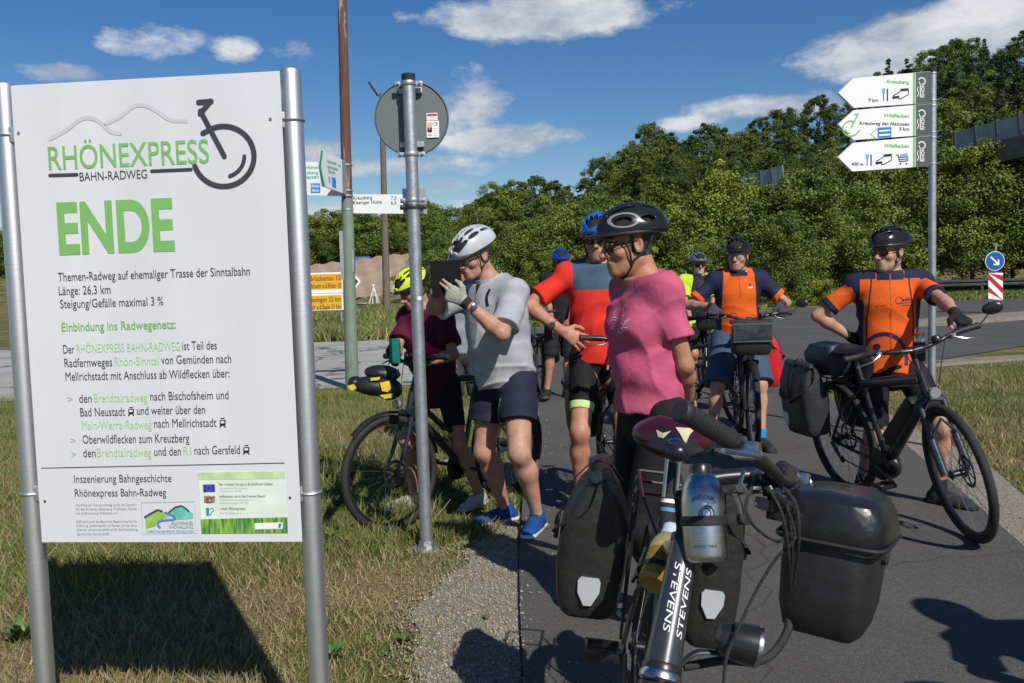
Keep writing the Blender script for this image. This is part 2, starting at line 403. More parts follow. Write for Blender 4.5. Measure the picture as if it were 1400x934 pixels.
def vf_obj(name, vf, m, parent, root, pats=None):
    v, f = vf; me = mesh_np(name, v-np.array(root), f)
    if pats:
        for i, arr in enumerate(pats):
            at = me.attributes.new('p%d' % (i+1), 'FLOAT', 'POINT'); at.data.foreach_set('value', np.asarray(arr, np.float32))
    return put(name, me, m, parent)

# ---------------------------------------------------------------- people
def V3(x): return np.array(x, float)
def unit(x): x = V3(x); return x/np.linalg.norm(x)
UP = np.array((0., 0., 1.))
def ik(a, b, l1, l2, hint):
    """middle joint of a two-bone limb from a to b; the end is pulled in if out of reach"""
    a, b = V3(a), V3(b); d = b-a; L = np.linalg.norm(d)
    if L > (l1+l2)*.995: b = a+d/L*(l1+l2)*.995; d = b-a; L = np.linalg.norm(d)
    x = (l1*l1-l2*l2+L*L)/(2*L); hgt = math.sqrt(max(l1*l1-x*x, 0)); u = d/L
    hn = V3(hint)-u*np.dot(hint, u); hn = hn/np.linalg.norm(hn); return a+u*x+hn*hgt, b
def hand_sdf(S, w, along, palm, s=1, side=1, curl=.6, spread=.12, infl=0, tips=True, thumb=.5, grip=None):
    """five fingers: along = wrist to knuckles, palm = direction the palm faces, side=+1 when thumb lies at along x palm"""
    A = unit(along); N = unit(V3(palm)-A*np.dot(palm, A)); T = np.cross(A, N)*side   # T points to the thumb side
    fr = [A, N, T]; w = V3(w); kn = w+A*.085*s
    S.cone(w, w+A*.07*s, .026*s+infl, .036*s+infl, k=.012, sc=(1, .5, 1.05), fr=fr)
    S.cone(kn+T*.026*s, kn-T*.028*s, .016*s+infl, .014*s+infl, k=.012, sc=(1.1, .75, 1), fr=fr)
    for i, (off, l, r) in enumerate(((.029, .078, .0098), (.010, .086, .0102), (-.010, .08, .0098), (-.029, .062, .0088))):
        c = curl[i] if isinstance(curl, (list, tuple)) else curl*(1+.08*i)
        p = kn+T*off*s; sp = (off/.03)*spread; d0 = unit(A+T*sp)
        ang = 0; seg = (.46, .3, .24)
        for j, q in enumerate(seg):
            ang += c*(.9, 1.0, .7)[j]; d = d0*math.cos(ang)+N*math.sin(ang); e = p+d*l*q*s
            rr = r*(1-.1*j)*s+infl
            if tips or j == 0: S.cone(p, e, rr, rr*.92, k=.004)
            p = e
    b = w+A*.025*s+T*.028*s; d = unit(A*.62+T*.75+N*.45*thumb); e = b+d*.038*s
    S.cone(w+A*.02*s+T*.01*s, e, .018*s+infl, .013*s+infl, k=.01)
    d2 = unit(A*.85+T*.35+N*.8*thumb); e2 = e+d2*.03*s; S.cone(e, e2, .0115*s+infl, .0105*s+infl, k=.004)
    if tips: d3 = unit(A+N*.9*thumb+T*.05); S.cone(e2, e2+d3*.024*s, .0105*s, .009*s, k=.003)
def head_fr(look, tilt=0):
    f = unit(look); r = unit(np.cross(f, UP)); u = np.cross(r, f)
    if tilt: r, u = r*math.cos(tilt)+u*math.sin(tilt), u*math.cos(tilt)-r*math.sin(tilt)
    return np.array([r, f, u])

SKIN = {}
def skin_mat(name, base, hair=(.25, .24, .23), lips=(.42, .16, .13), stub=None):
    return pat_mat(name, [base, hair, lips]+([stub] if stub else []), rough=.5, bump=.12, bs=90)

def person(label, hip, face, s=1.0, look=None, tilt=0, lean=0, side=0, tw=0, lh=None, rh=None, lel=None, rel=None, lf=None, rf=None, lkn=None, rkn=None,
           skin=(.46, .23, .14), hair=(.28, .27, .26), top=None, shorts=None, shoes=None, helmet=None, glasses=None, gloves=None, watch=None, vox=.0085,
           female=False, belly=0, lhand={}, rhand={}, lfoot=None, rfoot=None, beard=None, socks=None, head_off=(0, 0, 0), fat=1.0, base=None, strap=True, hair_mode='short', sh_w=None, earring=False):
    """hip = pelvis centre in the world, face = heading (deg, 0 = away from the camera, -90 = to the left)"""
    hip = V3(hip); a = math.radians(face); F = V3((math.sin(a), math.cos(a), 0)); R = np.cross(F, UP)
    root = V3((hip[0], hip[1], 0)) if base is None else V3(base)
    t = thing('person', label, 'person', tuple(root))
    cl = math.cos(lean); sl_ = math.sin(lean)
    U = UP*cl+F*sl_; U = unit(U+R*side); Ff = np.cross(U, R); Ff = unit(Ff); 
    b = a+math.radians(tw); F2 = V3((math.sin(b), math.cos(b), 0)); R2 = unit(np.cross(F2, UP)); R2 = unit(R2-U*np.dot(R2, U)); F2 = np.cross(U, R2)
    wst = hip+U*.17*s; chest = hip+U*.36*s; nb = hip+U*.53*s
    shw = (.185 if not female else .162)*s if sh_w is None else sh_w
    ls = nb-U*.066*s-R2*shw; rs = nb-U*.066*s+R2*shw
    hp = .095*s
    lhp = hip-R*hp-U*.02; rhp = hip+R*hp-U*.02
    LT, LS, LU, LF = .43*s, .42*s, .285*s, .255*s
    if lf is None: lf = hip-R*.12*s; lf[2] = .085
    if rf is None: rf = hip+R*.12*s; rf[2] = .085
    lk, lf = ik(lhp, lf, LT, LS, F if lkn is None else lkn); rk, rf = ik(rhp, rf, LT, LS, F if rkn is None else rkn)
    if lh is None: lh = ls-U*.5*s+F2*.03
    if rh is None: rh = rs-U*.5*s+F2*.03
    if isinstance(lel, tuple) and lel[0] == 'at': lel = V3(lel[1])-ls
    if isinstance(rel, tuple) and rel[0] == 'at': rel = V3(rel[1])-rs
    le, lh = ik(ls, lh, LU, LF, -F2-R2*.4 if lel is None else lel); re, rh = ik(rs, rh, LU, LF, -F2+R2*.4 if rel is None else rel)
    fr = [R2, F2, U]; frp = [R, Ff, U]
    look = F if look is None else V3(look); HF = head_fr(look, tilt); hc = nb+U*.02*s+UP*.115*s+F2*.02*s+V3(head_off)
    def H(x, y, z): return hc+(HF[0]*x+HF[1]*y+HF[2]*z)*s
    # -- body
    B = SDF(); wd = (.125 if female else .135)*s*fat
    B.cone(hip-U*.03, wst, wd*1.12, wd*(.9 if female else 1), k=.05, sc=(1, .74, 1), fr=frp)
    B.cone(wst, chest, wd*(.9 if female else 1), wd*1.08, k=.05, sc=(1, .76, 1), fr=fr)
    B.cone(chest, nb-U*.05*s, wd*1.08, wd*.7, k=.05, sc=(1.06, .7, 1), fr=fr)
    if belly: B.ell(wst+F2*.055*s+U*.02, V3((.115, .1, .13))*s*belly, fr, k=.06)
    if female:
        for q in (-1, 1): B.ell(chest+F2*.070*s+R2*q*.062*s-U*.03, V3((.052, .042, .056))*s, fr, k=.03)
    B.cone(ls+R2*.015, rs-R2*.015, (.040 if female else .052)*s, (.040 if female else .052)*s, k=.05)
    for q, sh, el, wr in ((-1, ls, le, lh), (1, rs, re, rh)):
        B.ell(sh-U*.012, V3((.050, .052, .050))*s*fat, fr, k=.04)
        B.cone(sh, el, .044*s*fat, .034*s*fat, k=.025)
        m1 = el+(wr-el)*.28
        B.cone(el, m1, .035*s*fat, .038*s*fat, k=.02); B.cone(m1, wr, .038*s*fat, .0255*s, k=.02)
    for q, h_, k_, f_ in ((-1, lhp, lk, lf), (1, rhp, rk, rf)):
        B.cone(h_, k_, .083*s*fat, .053*s*fat, k=.04); B.ell(k_+F*.006, V3((.047, .047, .055))*s, None, k=.03)
        calf = k_+(f_-k_)*.3-F*.014*s
        B.cone(k_, calf, .049*s, .053*s*fat, k=.03); B.cone(calf, f_, .053*s*fat, .031*s, k=.03)
        B.ell(f_, V3((.034, .036, .034))*s, None, k=.015)
    B.cone(nb-U*.03*s, hc-HF[2]*.05*s-HF[1]*.02*s, .058*s, .055*s, k=.03)
    B.ell(H(0, -.005, .03), V3((.07, .09, .08))*s, HF)
    parts = [nets(*B.grid(vox))]
    # -- head, finer
    D = SDF()
    D.cone(nb-U*.02*s, hc-HF[2]*.05*s-HF[1]*.02*s, .0565*s, .0535*s, k=.02)
    D.ell(H(0, -.01, .035), V3((.075, .097, .088))*s, HF, k=.03); D.ell(H(0, .03, -.045), V3((.056, .062, .08))*s, HF, k=.03)
    D.cone(H(-.045, -.01, -.06), H(-.016, .07, -.1), .02*s, .017*s, k=.03); D.cone(H(.045, -.01, -.06), H(.016, .07, -.1), .02*s, .017*s, k=.03)
    D.ell(H(0, .079, -.098), V3((.024, .018, .02))*s, HF, k=.018)
    for q in (-1, 1):
        D.ell(H(q*.043, .058, -.03), V3((.024, .025, .022))*s, HF, k=.02)
        D.ell(H(q*.031, .1, .0), V3((.017, .014, .012))*s, HF, k=.012, op='sub')
        D.ell(H(q*.031, .08, .0), V3((.013, .0125, .011))*s, HF, k=.004)
        D.cone(H(q*.013, .091, .019), H(q*.045, .078, .021), .01*s, .008*s, k=.012)
        D.ell(H(q*.077, -.008, -.008), V3((.009, .019, .031))*s, HF, k=.006); D.ell(H(q*.084, -.004, -.006), V3((.006, .011, .018))*s, HF, k=.004, op='sub')
        D.ell(H(q*.077, -.002, -.031), V3((.007, .009, .009))*s, HF, k=.004)
    D.cone(H(0, .092, .010), H(0, .118, -.033), .0085*s, .0115*s, k=.008)
    for q in (-1, 1): D.ell(H(q*.011, .103, -.038), V3((.009, .01, .008))*s, HF, k=.006)
    D.ell(H(0, .085, -.068), V3((.03, .016, .026))*s, HF, k=.014)
    D.cone(H(-.018, .094, -.064), H(.018, .094, -.064), .0055*s, .0055*s, k=.006); D.cone(H(-.015, .093, -.075), H(.015, .093, -.075), .006*s, .006*s, k=.006)
    D.cone(H(-.017, .103, -.0695), H(.017, .103, -.0695), .003*s, .003*s, k=.002, op='sub')
    hv = nets(*D.grid(max(.0032, vox*.42))); parts.append(hv)
    # -- hands, finer
    def hdir(el, wr, k): return k.get('along', wr-el)
    for q, el, wr, kw in ((-1, le, lh, lhand), (1, re, rh, rhand)):
        if kw.get('hide'): continue
        Hd = SDF(); al = hdir(el, wr, kw); Hd.cone(wr-unit(al)*.001, wr-unit(wr-el)*.03, .0245*s, .0265*s, k=.01)
        hand_sdf(Hd, wr, al, kw.get('palm', -UP), s, q, kw.get('curl', .35), kw.get('spread', .12), thumb=kw.get('thumb', .5))
        parts.append(nets(*Hd.grid(max(.0034, vox*.42))))
    v, f = join_vf(parts); q = (v-hc) @ HF.T/s
    # hair and lips as painted patches of the head
    near = (np.abs(q[:, 0]) < .12) & (np.abs(q[:, 1]) < .14) & (q[:, 2] > -.11)
    hl = np.where(q[:, 1] < .02, -.055+.55*np.maximum(q[:, 1]+.02, 0), .035+(q[:, 1]-.02)*.5)
    p1 = np.where(near, (q[:, 2]-hl) if hair_mode != 'none' else -1, -1.)
    earm = (np.abs(q[:, 0]) > .074) & (np.abs(q[:, 1]+.006) < .024); p1[earm] = -1
    p2 = np.where(near & (q[:, 1] > .085), .007-np.hypot(q[:, 0]*.42, q[:, 2]+.0695), -1)
    brow = np.where(near & (q[:, 1] > .06) & (q[:, 2] > 0), .0052-np.abs(q[:, 2]-.026+np.abs(q[:, 0]-.03)*.15)-np.maximum(np.abs(np.abs(q[:, 0])-.031)-.016, 0), -1); p1 = np.maximum(p1, brow)
    pats = [p1, p2]; stub = None
    if beard is not None:
        pats.append(np.where(near & (q[:, 1] > -.01) & (p2 < 0), np.minimum(-.052-q[:, 2]+.25*np.maximum(.05-q[:, 1], 0)-.0*q[:, 0], q[:, 2]+.13+q[:, 1]*.0), -1)); stub = beard
    nm = 'skin %.3f %.3f %.3f' % skin + str(hair)+str(beard)
    vf_obj('body', (v, f), skin_mat(nm, skin, hair, tuple(np.array(skin)*(.80, .62, .62)), stub), t, root, pats)
    # -- shirt
    if top:
        S = SDF(); e = top.get('ease', .017); ez = e
        hem = top.get('hem', .02)*s
        S.cone(hip-U*(hem+.12), wst, wd*1.13+ez*1.1, wd*(1.03 if female else 1.04)+ez*1.2, k=.05, sc=(1, .8, 1), fr=frp)
        S.cone(wst, chest, wd*(1.03 if female else 1.04)+ez*1.2, wd*1.1+ez, k=.05, sc=(1, .8, 1), fr=fr)
        S.cone(chest, nb-U*.055*s, wd*1.1+ez, wd*.78+ez, k=.05, sc=(1.06, .74, 1), fr=fr)
        if belly: S.ell(wst+F2*.055*s+U*.02, V3((.115, .1, .13))*s*belly+ez, fr, k=.06); S.ell(hip+U*.02+F2*.05*s, V3((.115, .09, .11))*s*belly+ez, fr, k=.05)
        if female:
            for q_ in (-1, 1): S.ell(chest+F2*.078*s+R2*q_*.062*s-U*.03, V3((.060, .052, .066))*s+ez*.5, fr, k=.06)
        S.cone(ls+R2*.02, rs-R2*.02, (.044 if female else .054)*s+ez*.8, (.044 if female else .054)*s+ez*.8, k=.05)
        S.cone(nb-U*.07*s, nb+U*.012*s, .085*s, .062*s, k=.03)
        slv = top.get('sleeve', .62)
        S.cone(nb-U*.02*s-R2*.03, ls+U*.016-R2*.01, .05*s+ez*.6, .047*s*fat+ez*.7, k=.06, sc=(1, .9, 1), fr=fr); S.cone(nb-U*.02*s+R2*.03, rs+U*.016+R2*.01, .05*s+ez*.6, .047*s*fat+ez*.7, k=.06, sc=(1, .9, 1), fr=fr)
        for sh_, q_ in ((ls, -1), (rs, 1)): S.cone(sh_*.7+nb*.3-U*.02*s, chest+F2*(.06 if female else .03)*s+R2*q_*.07*s-U*.01, .05*s+ez*.5, .055*s+ez*.5, k=.05)
        S.plane(hip-U*hem, -U)
        neck = top.get('neck', .012); S.plane(nb+U*neck*s+F2*.02, U+F2*top.get('ntilt', .35))
        A_ = []
        for q_, sh, el, wr in ((-1, ls, le, lh), (1, rs, re, rh)):
            T = SDF(); d = unit(el-sh); end = sh+(el-sh)*slv
            T.ell(sh-U*.012, (V3((.046, .048, .046))*s*fat+ez*.7), fr, k=.03)
            T.cone(sh-U*.010, el, .046*s*fat+ez*.75, .047*s*fat+ez*top.get('flare', 1.3), k=.03)
            if slv > 1: T.cone(el, wr, .047*s+ez*.8, .036*s+ez*.5, k=.03); T.plane(wr-unit(wr-el)*.02, unit(wr-el))
            else: T.plane(end, d)
            A_.append(T)
        amp = top.get('wr', .006)
        def wr_(X):
            u_ = (X-hip) @ U; n1 = np.sin(u_*24+3.2*fbm(X, 6, 1)+(X @ R2)*16)+.55*np.sin(u_*43+3.4*fbm(X, 9, 3)-(X @ F2)*26)
            r1 = (1-np.abs(np.sin(u_*13+2.6*fbm(X, 5, 1)+(X @ R2)*9)))**2; r2 = (1-np.abs(np.sin(u_*19-(X @ F2)*17+(X @ R2)*8+3*fbm(X, 7, 3))))**2; mk = np.clip(fbm(X, 4, 5)*.8+.5, 0, 1)
            lowr = np.clip(1.15-u_*1.6, .45, 1.2)
            return -amp*lowr*(1.9*r1*mk+1.5*r2*(1-mk)-.5)+.35*amp*n1
        h = top.get('vox', vox*.9)
        bb_ = [Z.bounds() for Z in [S]+A_]; box = (np.min([b_[0] for b_ in bb_], 0), np.max([b_[1] for b_ in bb_], 0))
        F0, lo_, _ = S.grid(h, box=box); Fa = [T.grid(h, box=box)[0] for T in A_]; Fm = np.minimum(Fa[0], Fa[1]); Fs = smin(smin(F0, Fa[0], .03), Fa[1], .03)
        mk_ = np.abs(Fs) < 4*h+.02; ix_ = np.argwhere(mk_); Fs[mk_] += wr_(lo_+ix_*h)
        v, f = nets(Fs, lo_, h); gi = np.clip(np.round((v-lo_)/h).astype(int), 0, np.array(Fs.shape)-1)
        L_ = ((v-nb) @ np.array([R2, F2, U]).T)/s
        arm = Fm[gi[:, 0], gi[:, 1], gi[:, 2]] < F0[gi[:, 0], gi[:, 1], gi[:, 2]]; lf_ = L_[:, 0] < 0
        sl_t = np.where(lf_, ((v-ls) @ (le-ls))/((le-ls) @ (le-ls)), ((v-rs) @ (re-rs))/((re-rs) @ (re-rs)))
        pats = top['pat'](L_, arm, sl_t) if 'pat' in top else None
        so_ = vf_obj('shirt', (v, f), pat_mat('fabric '+label[:30], top['cols'], rough=top.get('rough', .8), bump=top.get('bump', .3)*.4), t, root, pats)
        t_shirt = so_
        if 'collar' in top:
            cb = MB(); V_ = []; nn_ = 28; cc, chh = top['collar']; ax_ = unit(U+F2*.30+UP*.3); a1 = unit(np.cross(ax_, F2)); a2 = np.cross(a1, ax_); c0 = nb-ax_*.005*s+F2*.004
            for i in range(nn_):
                x = 2*PI*(i+.5)/nn_; dv = a1*math.cos(x)*.98+a2*math.sin(x)*1.04
                for rr_, hh_ in ((.070, -.02), (.074, 0), (.068, chh), (.0655, chh), (.069, 0)): V_.append(Vector(c0+dv*rr_*s*fat+ax_*hh_*s-root))
            open_ = [i for i in range(nn_) if np.dot(V3(V_[i*5])-(c0-root), F2) > .066*s*fat][:0]
            F_ = [(i*5+j, ((i+1) % nn_)*5+j, ((i+1) % nn_)*5+j+1, i*5+j+1) for i in range(nn_) for j in range(4)]
            cb.add(V_, F_).build('collar', mat('collar '+str(cc), cc, .8, var=.1, bump=.1), so_)
        if 'extra' in top: top['extra'](t, so_, dict(hip=hip, nb=nb, R=R2, F=F2, U=U, s=s, root=root, ls=ls, rs=rs, le=le, re=re, S=S, A=A_, hc=hc, HF=HF))
    # -- shorts
    if shorts:
        S = SDF(); e = shorts.get('ease', .016); ln = shorts.get('len', .8); fl = shorts.get('flare', .02)
        S.cone(hip-U*.02, hip+U*.09*s, wd*1.12+e, wd*1.05+e*.6, k=.04, sc=(1, .78, 1), fr=frp); S.cone(hip-U*.07-R*.06, hip-U*.07+R*.06, .085*s+e, .085*s+e, k=.04)
        S.plane(hip+U*.1*s, U)
        vs_ = [nets(*S.grid(vox))]
        for h_, k_, f_ in ((lhp, lk, lf), (rhp, rk, rf)):
            T = SDF(); d = unit(k_-h_); T.cone(h_+UP*.01, k_, .088*s*fat+e, .056*s*fat+e+fl, k=.04)
            if ln > 1: T.cone(k_, f_, .056*s+e, .04*s+e, k=.03); T.plane(k_+(f_-k_)*(ln-1), unit(f_-k_))
            else: T.plane(h_+(k_-h_)*ln, d)
            def w2(X): return .0028*np.sin((X @ UP)*50+3*fbm(X, 8, 2)+(X @ R)*20)
            vs_.append(nets(*T.grid(vox, disp=w2 if shorts.get('wr', 1) else None)))
        v, f = join_vf(vs_); pats = None
        if 'pat' in shorts:
            tt = np.full(len(v), -1.); o = len(vs_[0][0]); sd = np.zeros(len(v))
            for (vv, _), (h_, k_) in zip(vs_[1:], ((lhp, lk), (rhp, rk))):
                tt[o:o+len(vv)] = ((vv-h_) @ (k_-h_))/((k_-h_) @ (k_-h_)); sd[o:o+len(vv)] = (vv-(h_+k_)/2) @ R; o += len(vv)
            pats = shorts['pat'](tt, sd)
        vf_obj('shorts', (v, f), pat_mat('shorts '+label[:30], shorts['cols'], rough=shorts.get('rough', .8), bump=.25), t, root, pats)
    # -- shoes
    if shoes:
        for q_, k_, f_, fd, in ((-1, lk, lf, lfoot), (1, rk, rf, rfoot)):
            d = F+R*q_*.25 if fd is None else V3(fd); d = unit(d); n_ = unit(np.cross(np.cross(d, UP), d)); lat = np.cross(d, n_); frf = [d, lat, n_]
            g = f_-n_*.05*s; S = SDF()
            S.cone(g-d*.035*s, g+d*.07*s, .050*s, .045*s, k=.02, sc=(1, .86, 1), fr=frf); S.cone(g+d*.05*s, g+d*.175*s-n_*.010*s, .048*s, .038*s, k=.02, sc=(1, 1.1, .9), fr=frf); S.cone(g-d*.045*s-n_*.022*s, g+d*.19*s-n_*.022*s, .05*s, .046*s, k=.01, sc=(1, 1, .34), fr=frf)
            S.cone(f_-d*.012*s-n_*.03*s, f_+n_*.008*s-d*.008, .046*s, .041*s, k=.02)
            S.ell(f_+n_*.03*s, V3((.034, .034, .04))*s, None, k=.008, op='sub')
            S.plane(g-n_*.034*s, -n_)
            v, f = nets(*S.grid(.0055)); hh = (v-(g-n_*.034*s)) @ n_; xx = (v-g) @ d
            side_ = (v-g) @ lat
            pats = [np.where(hh < .024*s+.008*np.clip(-xx*8, 0, 1), .01, -.01)]
            if len(shoes['cols']) > 2: pats.append(.011-np.abs(np.abs(xx-.03-(hh-.04)*.9)-.022)-(hh < .03)*.1-(hh > .075)*.1)
            so_ = vf_obj('shoe', (v, f), pat_mat('shoe '+label[:30], shoes['cols'], rough=.7, bump=.3, bs=120), t, root, pats)
            mb = MB()
            for i in range(4):
                c_ = g+d*(.045+.02*i)*s+n_*(.052-.008*i)*s; mb.tube([Vector(c_-lat*.02*s-root), Vector(c_+n_*.006*s-root), Vector(c_+lat*.02*s-root)], .0022, 5)
            mb.build('shoelace', mat('lace', shoes.get('lace', (.5, .5, .5)), .9), so_)
    if socks:
        for k_, f_ in ((lk, lf), (rk, rf)):
            S = SDF(); S.cone(f_-UP*.02, f_+(k_-f_)*socks[1], .04*s, .041*s, k=.01); S.plane(f_+(k_-f_)*socks[1], unit(k_-f_)); vf_obj('sock', nets(*S.grid(.006)), mat('sock '+str(socks[0]), socks[0], .9, bump=.3, bs=300), t, root)
    # -- gloves (fingerless)
    if gloves:
        for q_, el, wr, kw in ((-1, le, lh, lhand), (1, re, rh, rhand)):
            if kw.get('hide'): continue
            S = SDF(); al = kw.get('along', wr-el); S.cone(wr-unit(wr-el)*.022, wr, .0295*s, .029*s, k=.01)
            hand_sdf(S, wr, al, kw.get('palm', -UP), s, q_, kw.get('curl', .35), kw.get('spread', .12), infl=.0032, tips=False, thumb=kw.get('thumb', .5))
            S.plane(wr-unit(wr-el)*.028, -unit(wr-el))
            v, f = nets(*S.grid(.0036)); hh = (v-wr) @ unit(wr-el)
            vf_obj('glove', (v, f), pat_mat('glove '+label[:30]+str(gloves[0]), gloves, rough=.75, bump=.5, bs=150), t, root, [np.where(hh < .012, .01, -.01)])
    if watch:
        el, wr = (le, lh) if watch[0] < 0 else (re, rh); d = unit(wr-el); c = wr-d*.052*s; kw = lhand if watch[0] < 0 else rhand
        n_ = V3(watch[1]); n_ = unit(n_-d*np.dot(n_, d)); o2 = np.cross(d, n_)
        pts = [Vector(c+(n_*math.cos(x)+o2*math.sin(x))*.0325*s-root) for x in np.linspace(0, 2*PI, 20)[:-1]]
        w_ = MB().tube(pts, .0075, 6, closed=True, flat=.4).build('watch', mat('watch steel', (.6, .58, .53), .3, 1) if len(watch) < 3 else mat('black strap', (.02, .02, .02), .6), t)
        Mw = frame_M(c+n_*.034*s-root, d, n_); MB().lathe([(.0165, -.004), (.0185, 0), (.0175, .006), (.015, .0065)], 20, Mw).build('watch_face', mat('dial', (.05, .06, .07), .15, 0), w_)
    # -- helmet
    if helmet:
        def K(x, y, z): return H(x, y, z)
        S = SDF(); up = helmet.get('h', .0); pit = helmet.get('pitch', 0.0)
        ca, sa = math.cos(pit), math.sin(pit); HF2 = np.array([HF[0], HF[1]*ca+HF[2]*sa, HF[2]*ca-HF[1]*sa])
        hcc = H(0, -.008, .042)
        def Q(x, y, z): return hcc+(HF2[0]*x+HF2[1]*y+HF2[2]*z)*s
        sz = helmet.get('size', 1.0)
        S.ell(Q(0, 0, .0), V3((.102, .138, .112))*s*sz, HF2, k=.0); S.ell(Q(0, -.05, .0), V3((.096, .1, .09))*s*sz, HF2, k=.03)
        S.ell(Q(0, 0, -.008), V3((.084, .112, .093))*s, HF2, k=.0, op='sub')
        S.plane(Q(0, .1, -.004), -HF2[2]-HF2[1]*.0); 
        nv = helmet.get('nv', 5); style = helmet.get('style', 'long')
        vent = []
        if style == 'long':
            rows = []
            for i in range(nv):
                th = (i-(nv-1)/2)*(1.9/nv); 
                rows.append((th, .86, .36, .027)); rows.append((th, .10, .30, .024)); rows.append((th, -.62, .34, .022))
            for th, ph, ln_, wdt in rows: vent.append((th, ph, ln_, wdt))
        else:
            for q_ in (-1, 1):
                vent += [(q_*1.15, .42, .25, .03), (q_*1.15, -.35, .2, .024), (q_*.55, .35, .45, .02), (q_*.5, -.6, .3, .02)]
            vent += [(0, .9, .2, .012)]
        for th, ph, ln_, wdt in vent:
            # point on ellipsoid: th = sideways angle, ph = fore-aft angle
            dy = math.sin(ph); r_ = math.cos(ph); dx = math.sin(th)*r_; dz = math.cos(th)*r_
            p_ = Q(dx*.102*sz, dy*.138*sz, dz*.112*sz); tang = unit(HF2[1]*math.cos(ph)-(HF2[2]*math.cos(th)+HF2[0]*math.sin(th))*math.sin(ph)); nr = unit(HF2[0]*dx/.1+HF2[1]*dy/.138+HF2[2]*dz/.11); lt = np.cross(tang, nr)
            S.ell(p_, V3((ln_*.135, wdt*.5, .045))*s, [tang, lt, nr], k=.003, op='sub')
        v, f = nets(*S.grid(max(.0036, vox*.45))); q = (v-hcc) @ HF2.T/s
        ell = np.sqrt((q[:, 0]/.102)**2+(q[:, 1]/.138)**2+(q[:, 2]/.112)**2)/sz
        pats = [np.where((ell < .93) & (q[:, 1] > -.09), .01, -.01)]
        if len(helmet['cols']) > 2: pats.append(helmet['pat'](q))
        hm = vf_obj('helmet', (v, f), pat_mat('helmet '+label[:30], helmet['cols'], rough=helmet.get('rough', .3), bump=.02), t, root, pats)
        L2 = SDF(); L2.ell(Q(0, 0, .0), V3((.09, .118, .098))*s, HF2); L2.plane(Q(0, 0, -.012), -HF2[2])
        vf_obj('helmet_liner', nets(*L2.grid(.007)), mat('liner', helmet.get('liner', (.015, .015, .017)), .9), hm, root)
        # shell rim and visor
        mb = MB(); pts = []
        for x in np.linspace(0, 2*PI, 40)[:-1]:
            pts.append(Vector(Q(math.sin(x)*.1*sz, math.cos(x)*.135*sz-.003, -.006)-root))
        mb.tube(pts, .0075*s, 6, closed=True); mb.build('rim', mat('rim '+str(helmet['cols'][1]), helmet.get('rim', (.02, .02, .022)), .5), hm)
        if helmet.get('visor', True):
            V_ = []; Fc = []; n_ = 13
            for i in range(n_):
                x = -1.0+2.0*i/(n_-1); cx = math.sin(x)*.098*sz; cy = math.cos(x)*.132*sz
                ext = helmet.get('vl', .05)*(1-(x/1.05)**2)
                V_ += [Q(cx, cy-.004, .01)-root, Q(cx*1.04, cy+ext, -.002)-root, Q(cx*1.04, cy+ext, -.007)-root, Q(cx, cy-.004, -.004)-root]
            for i in range(n_-1):
                for j in range(4): Fc.append((4*i+j, 4*i+(j+1) % 4, 4*i+4+(j+1) % 4, 4*i+4+j))
            MB().add(V_, Fc).build('visor', mat('visor '+str(helmet['cols'][1]), helmet.get('vcol', (.015, .015, .018)), .35), hm)
        if strap:
            mb = MB()
            for q_ in (-1, 1):
                ch = [H(q_*.079, .045, .02), H(q_*.078, .03, -.03), H(q_*.062, .025, -.085), H(q_*.03, .045, -.122), H(0, .052, -.128)]
                mb.tube([Vector(x-root) for x in ch], .0045*s, 6, flat=.5)
                ch = [H(q_*.08, -.07, .02), H(q_*.082, -.04, -.03), H(q_*.072, .015, -.062), H(q_*.062, .026, -.085)]
                mb.tube([Vector(x-root) for x in ch], .004*s, 6, flat=.5)
            mb.build('chin_strap', mat('strap webbing', (.012, .012, .014), .7), hm)
    if glasses:
        dark = glasses[0]; mb = MB()
        for q_ in (-1, 1):
            c = H(q_*.032, .0985, -.002); pts = []; n_ = 14; Vv = [Vector(H(q_*.032, .104, -.002)-root)]
            for i in range(n_):
                x = 2*PI*i/n_; ww = .0285 if dark else .024; hh = .0195 if dark else .016
                ex = abs(math.cos(x))**.7*math.copysign(1, math.cos(x)); ez_ = abs(math.sin(x))**.7*math.copysign(1, math.sin(x))
                Vv.append(Vector(H(q_*(.032+ww*ex), .1-.013*max(0, ex)-.0*abs(ez_), -.002+hh*ez_)-root)); pts.append(Vv[-1])
            mb.add(Vv, [(0, 1+i, 1+(i+1) % n_) for i in range(n_)])
            mb.add([p_+Vector(HF[1]*-.003) for p_ in Vv], [(0, 1+(i+1) % n_, 1+i) for i in range(n_)])
        gl = mb.build('glasses', mat('dark lens', (.008, .008, .01), .06, spec=.8) if dark else mat('clear lens', (.6, .62, .65), .05, alpha=.25), t)
        fm = MB()
        for q_ in (-1, 1):
            ww = .0285 if dark else .024; hh = .0195 if dark else .016; pts = []
            for i in range(16):
                x = 2*PI*i/16; ex = abs(math.cos(x))**.7*math.copysign(1, math.cos(x)); ez_ = abs(math.sin(x))**.7*math.copysign(1, math.sin(x))
                pts.append(Vector(H(q_*(.032+ww*ex), .1005-.013*max(0, ex), -.002+hh*ez_)-root))
            fm.tube(pts, .0017*s if not dark else .0024*s, 5, closed=True)
            fm.tube([Vector(H(q_*.06, .089, .004)-root), Vector(H(q_*.076, .06, .004)-root), Vector(H(q_*.082, -.004, .006)-root)], .0022*s, 5)
        fm.tube([Vector(H(-.008, .104, .002)-root), Vector(H(.008, .104, .002)-root)], .0018*s, 5)
        fm.build('glasses_frame', mat('glasses frame'+str(glasses[1]), glasses[1], .3, .5), gl)
    return dict(t=t, hip=hip, nb=nb, lh=lh, rh=rh, root=root, hc=hc, HF=HF, U=U, F=F2, R=R2, H=H, ls=ls, rs=rs, le=le, re=re)
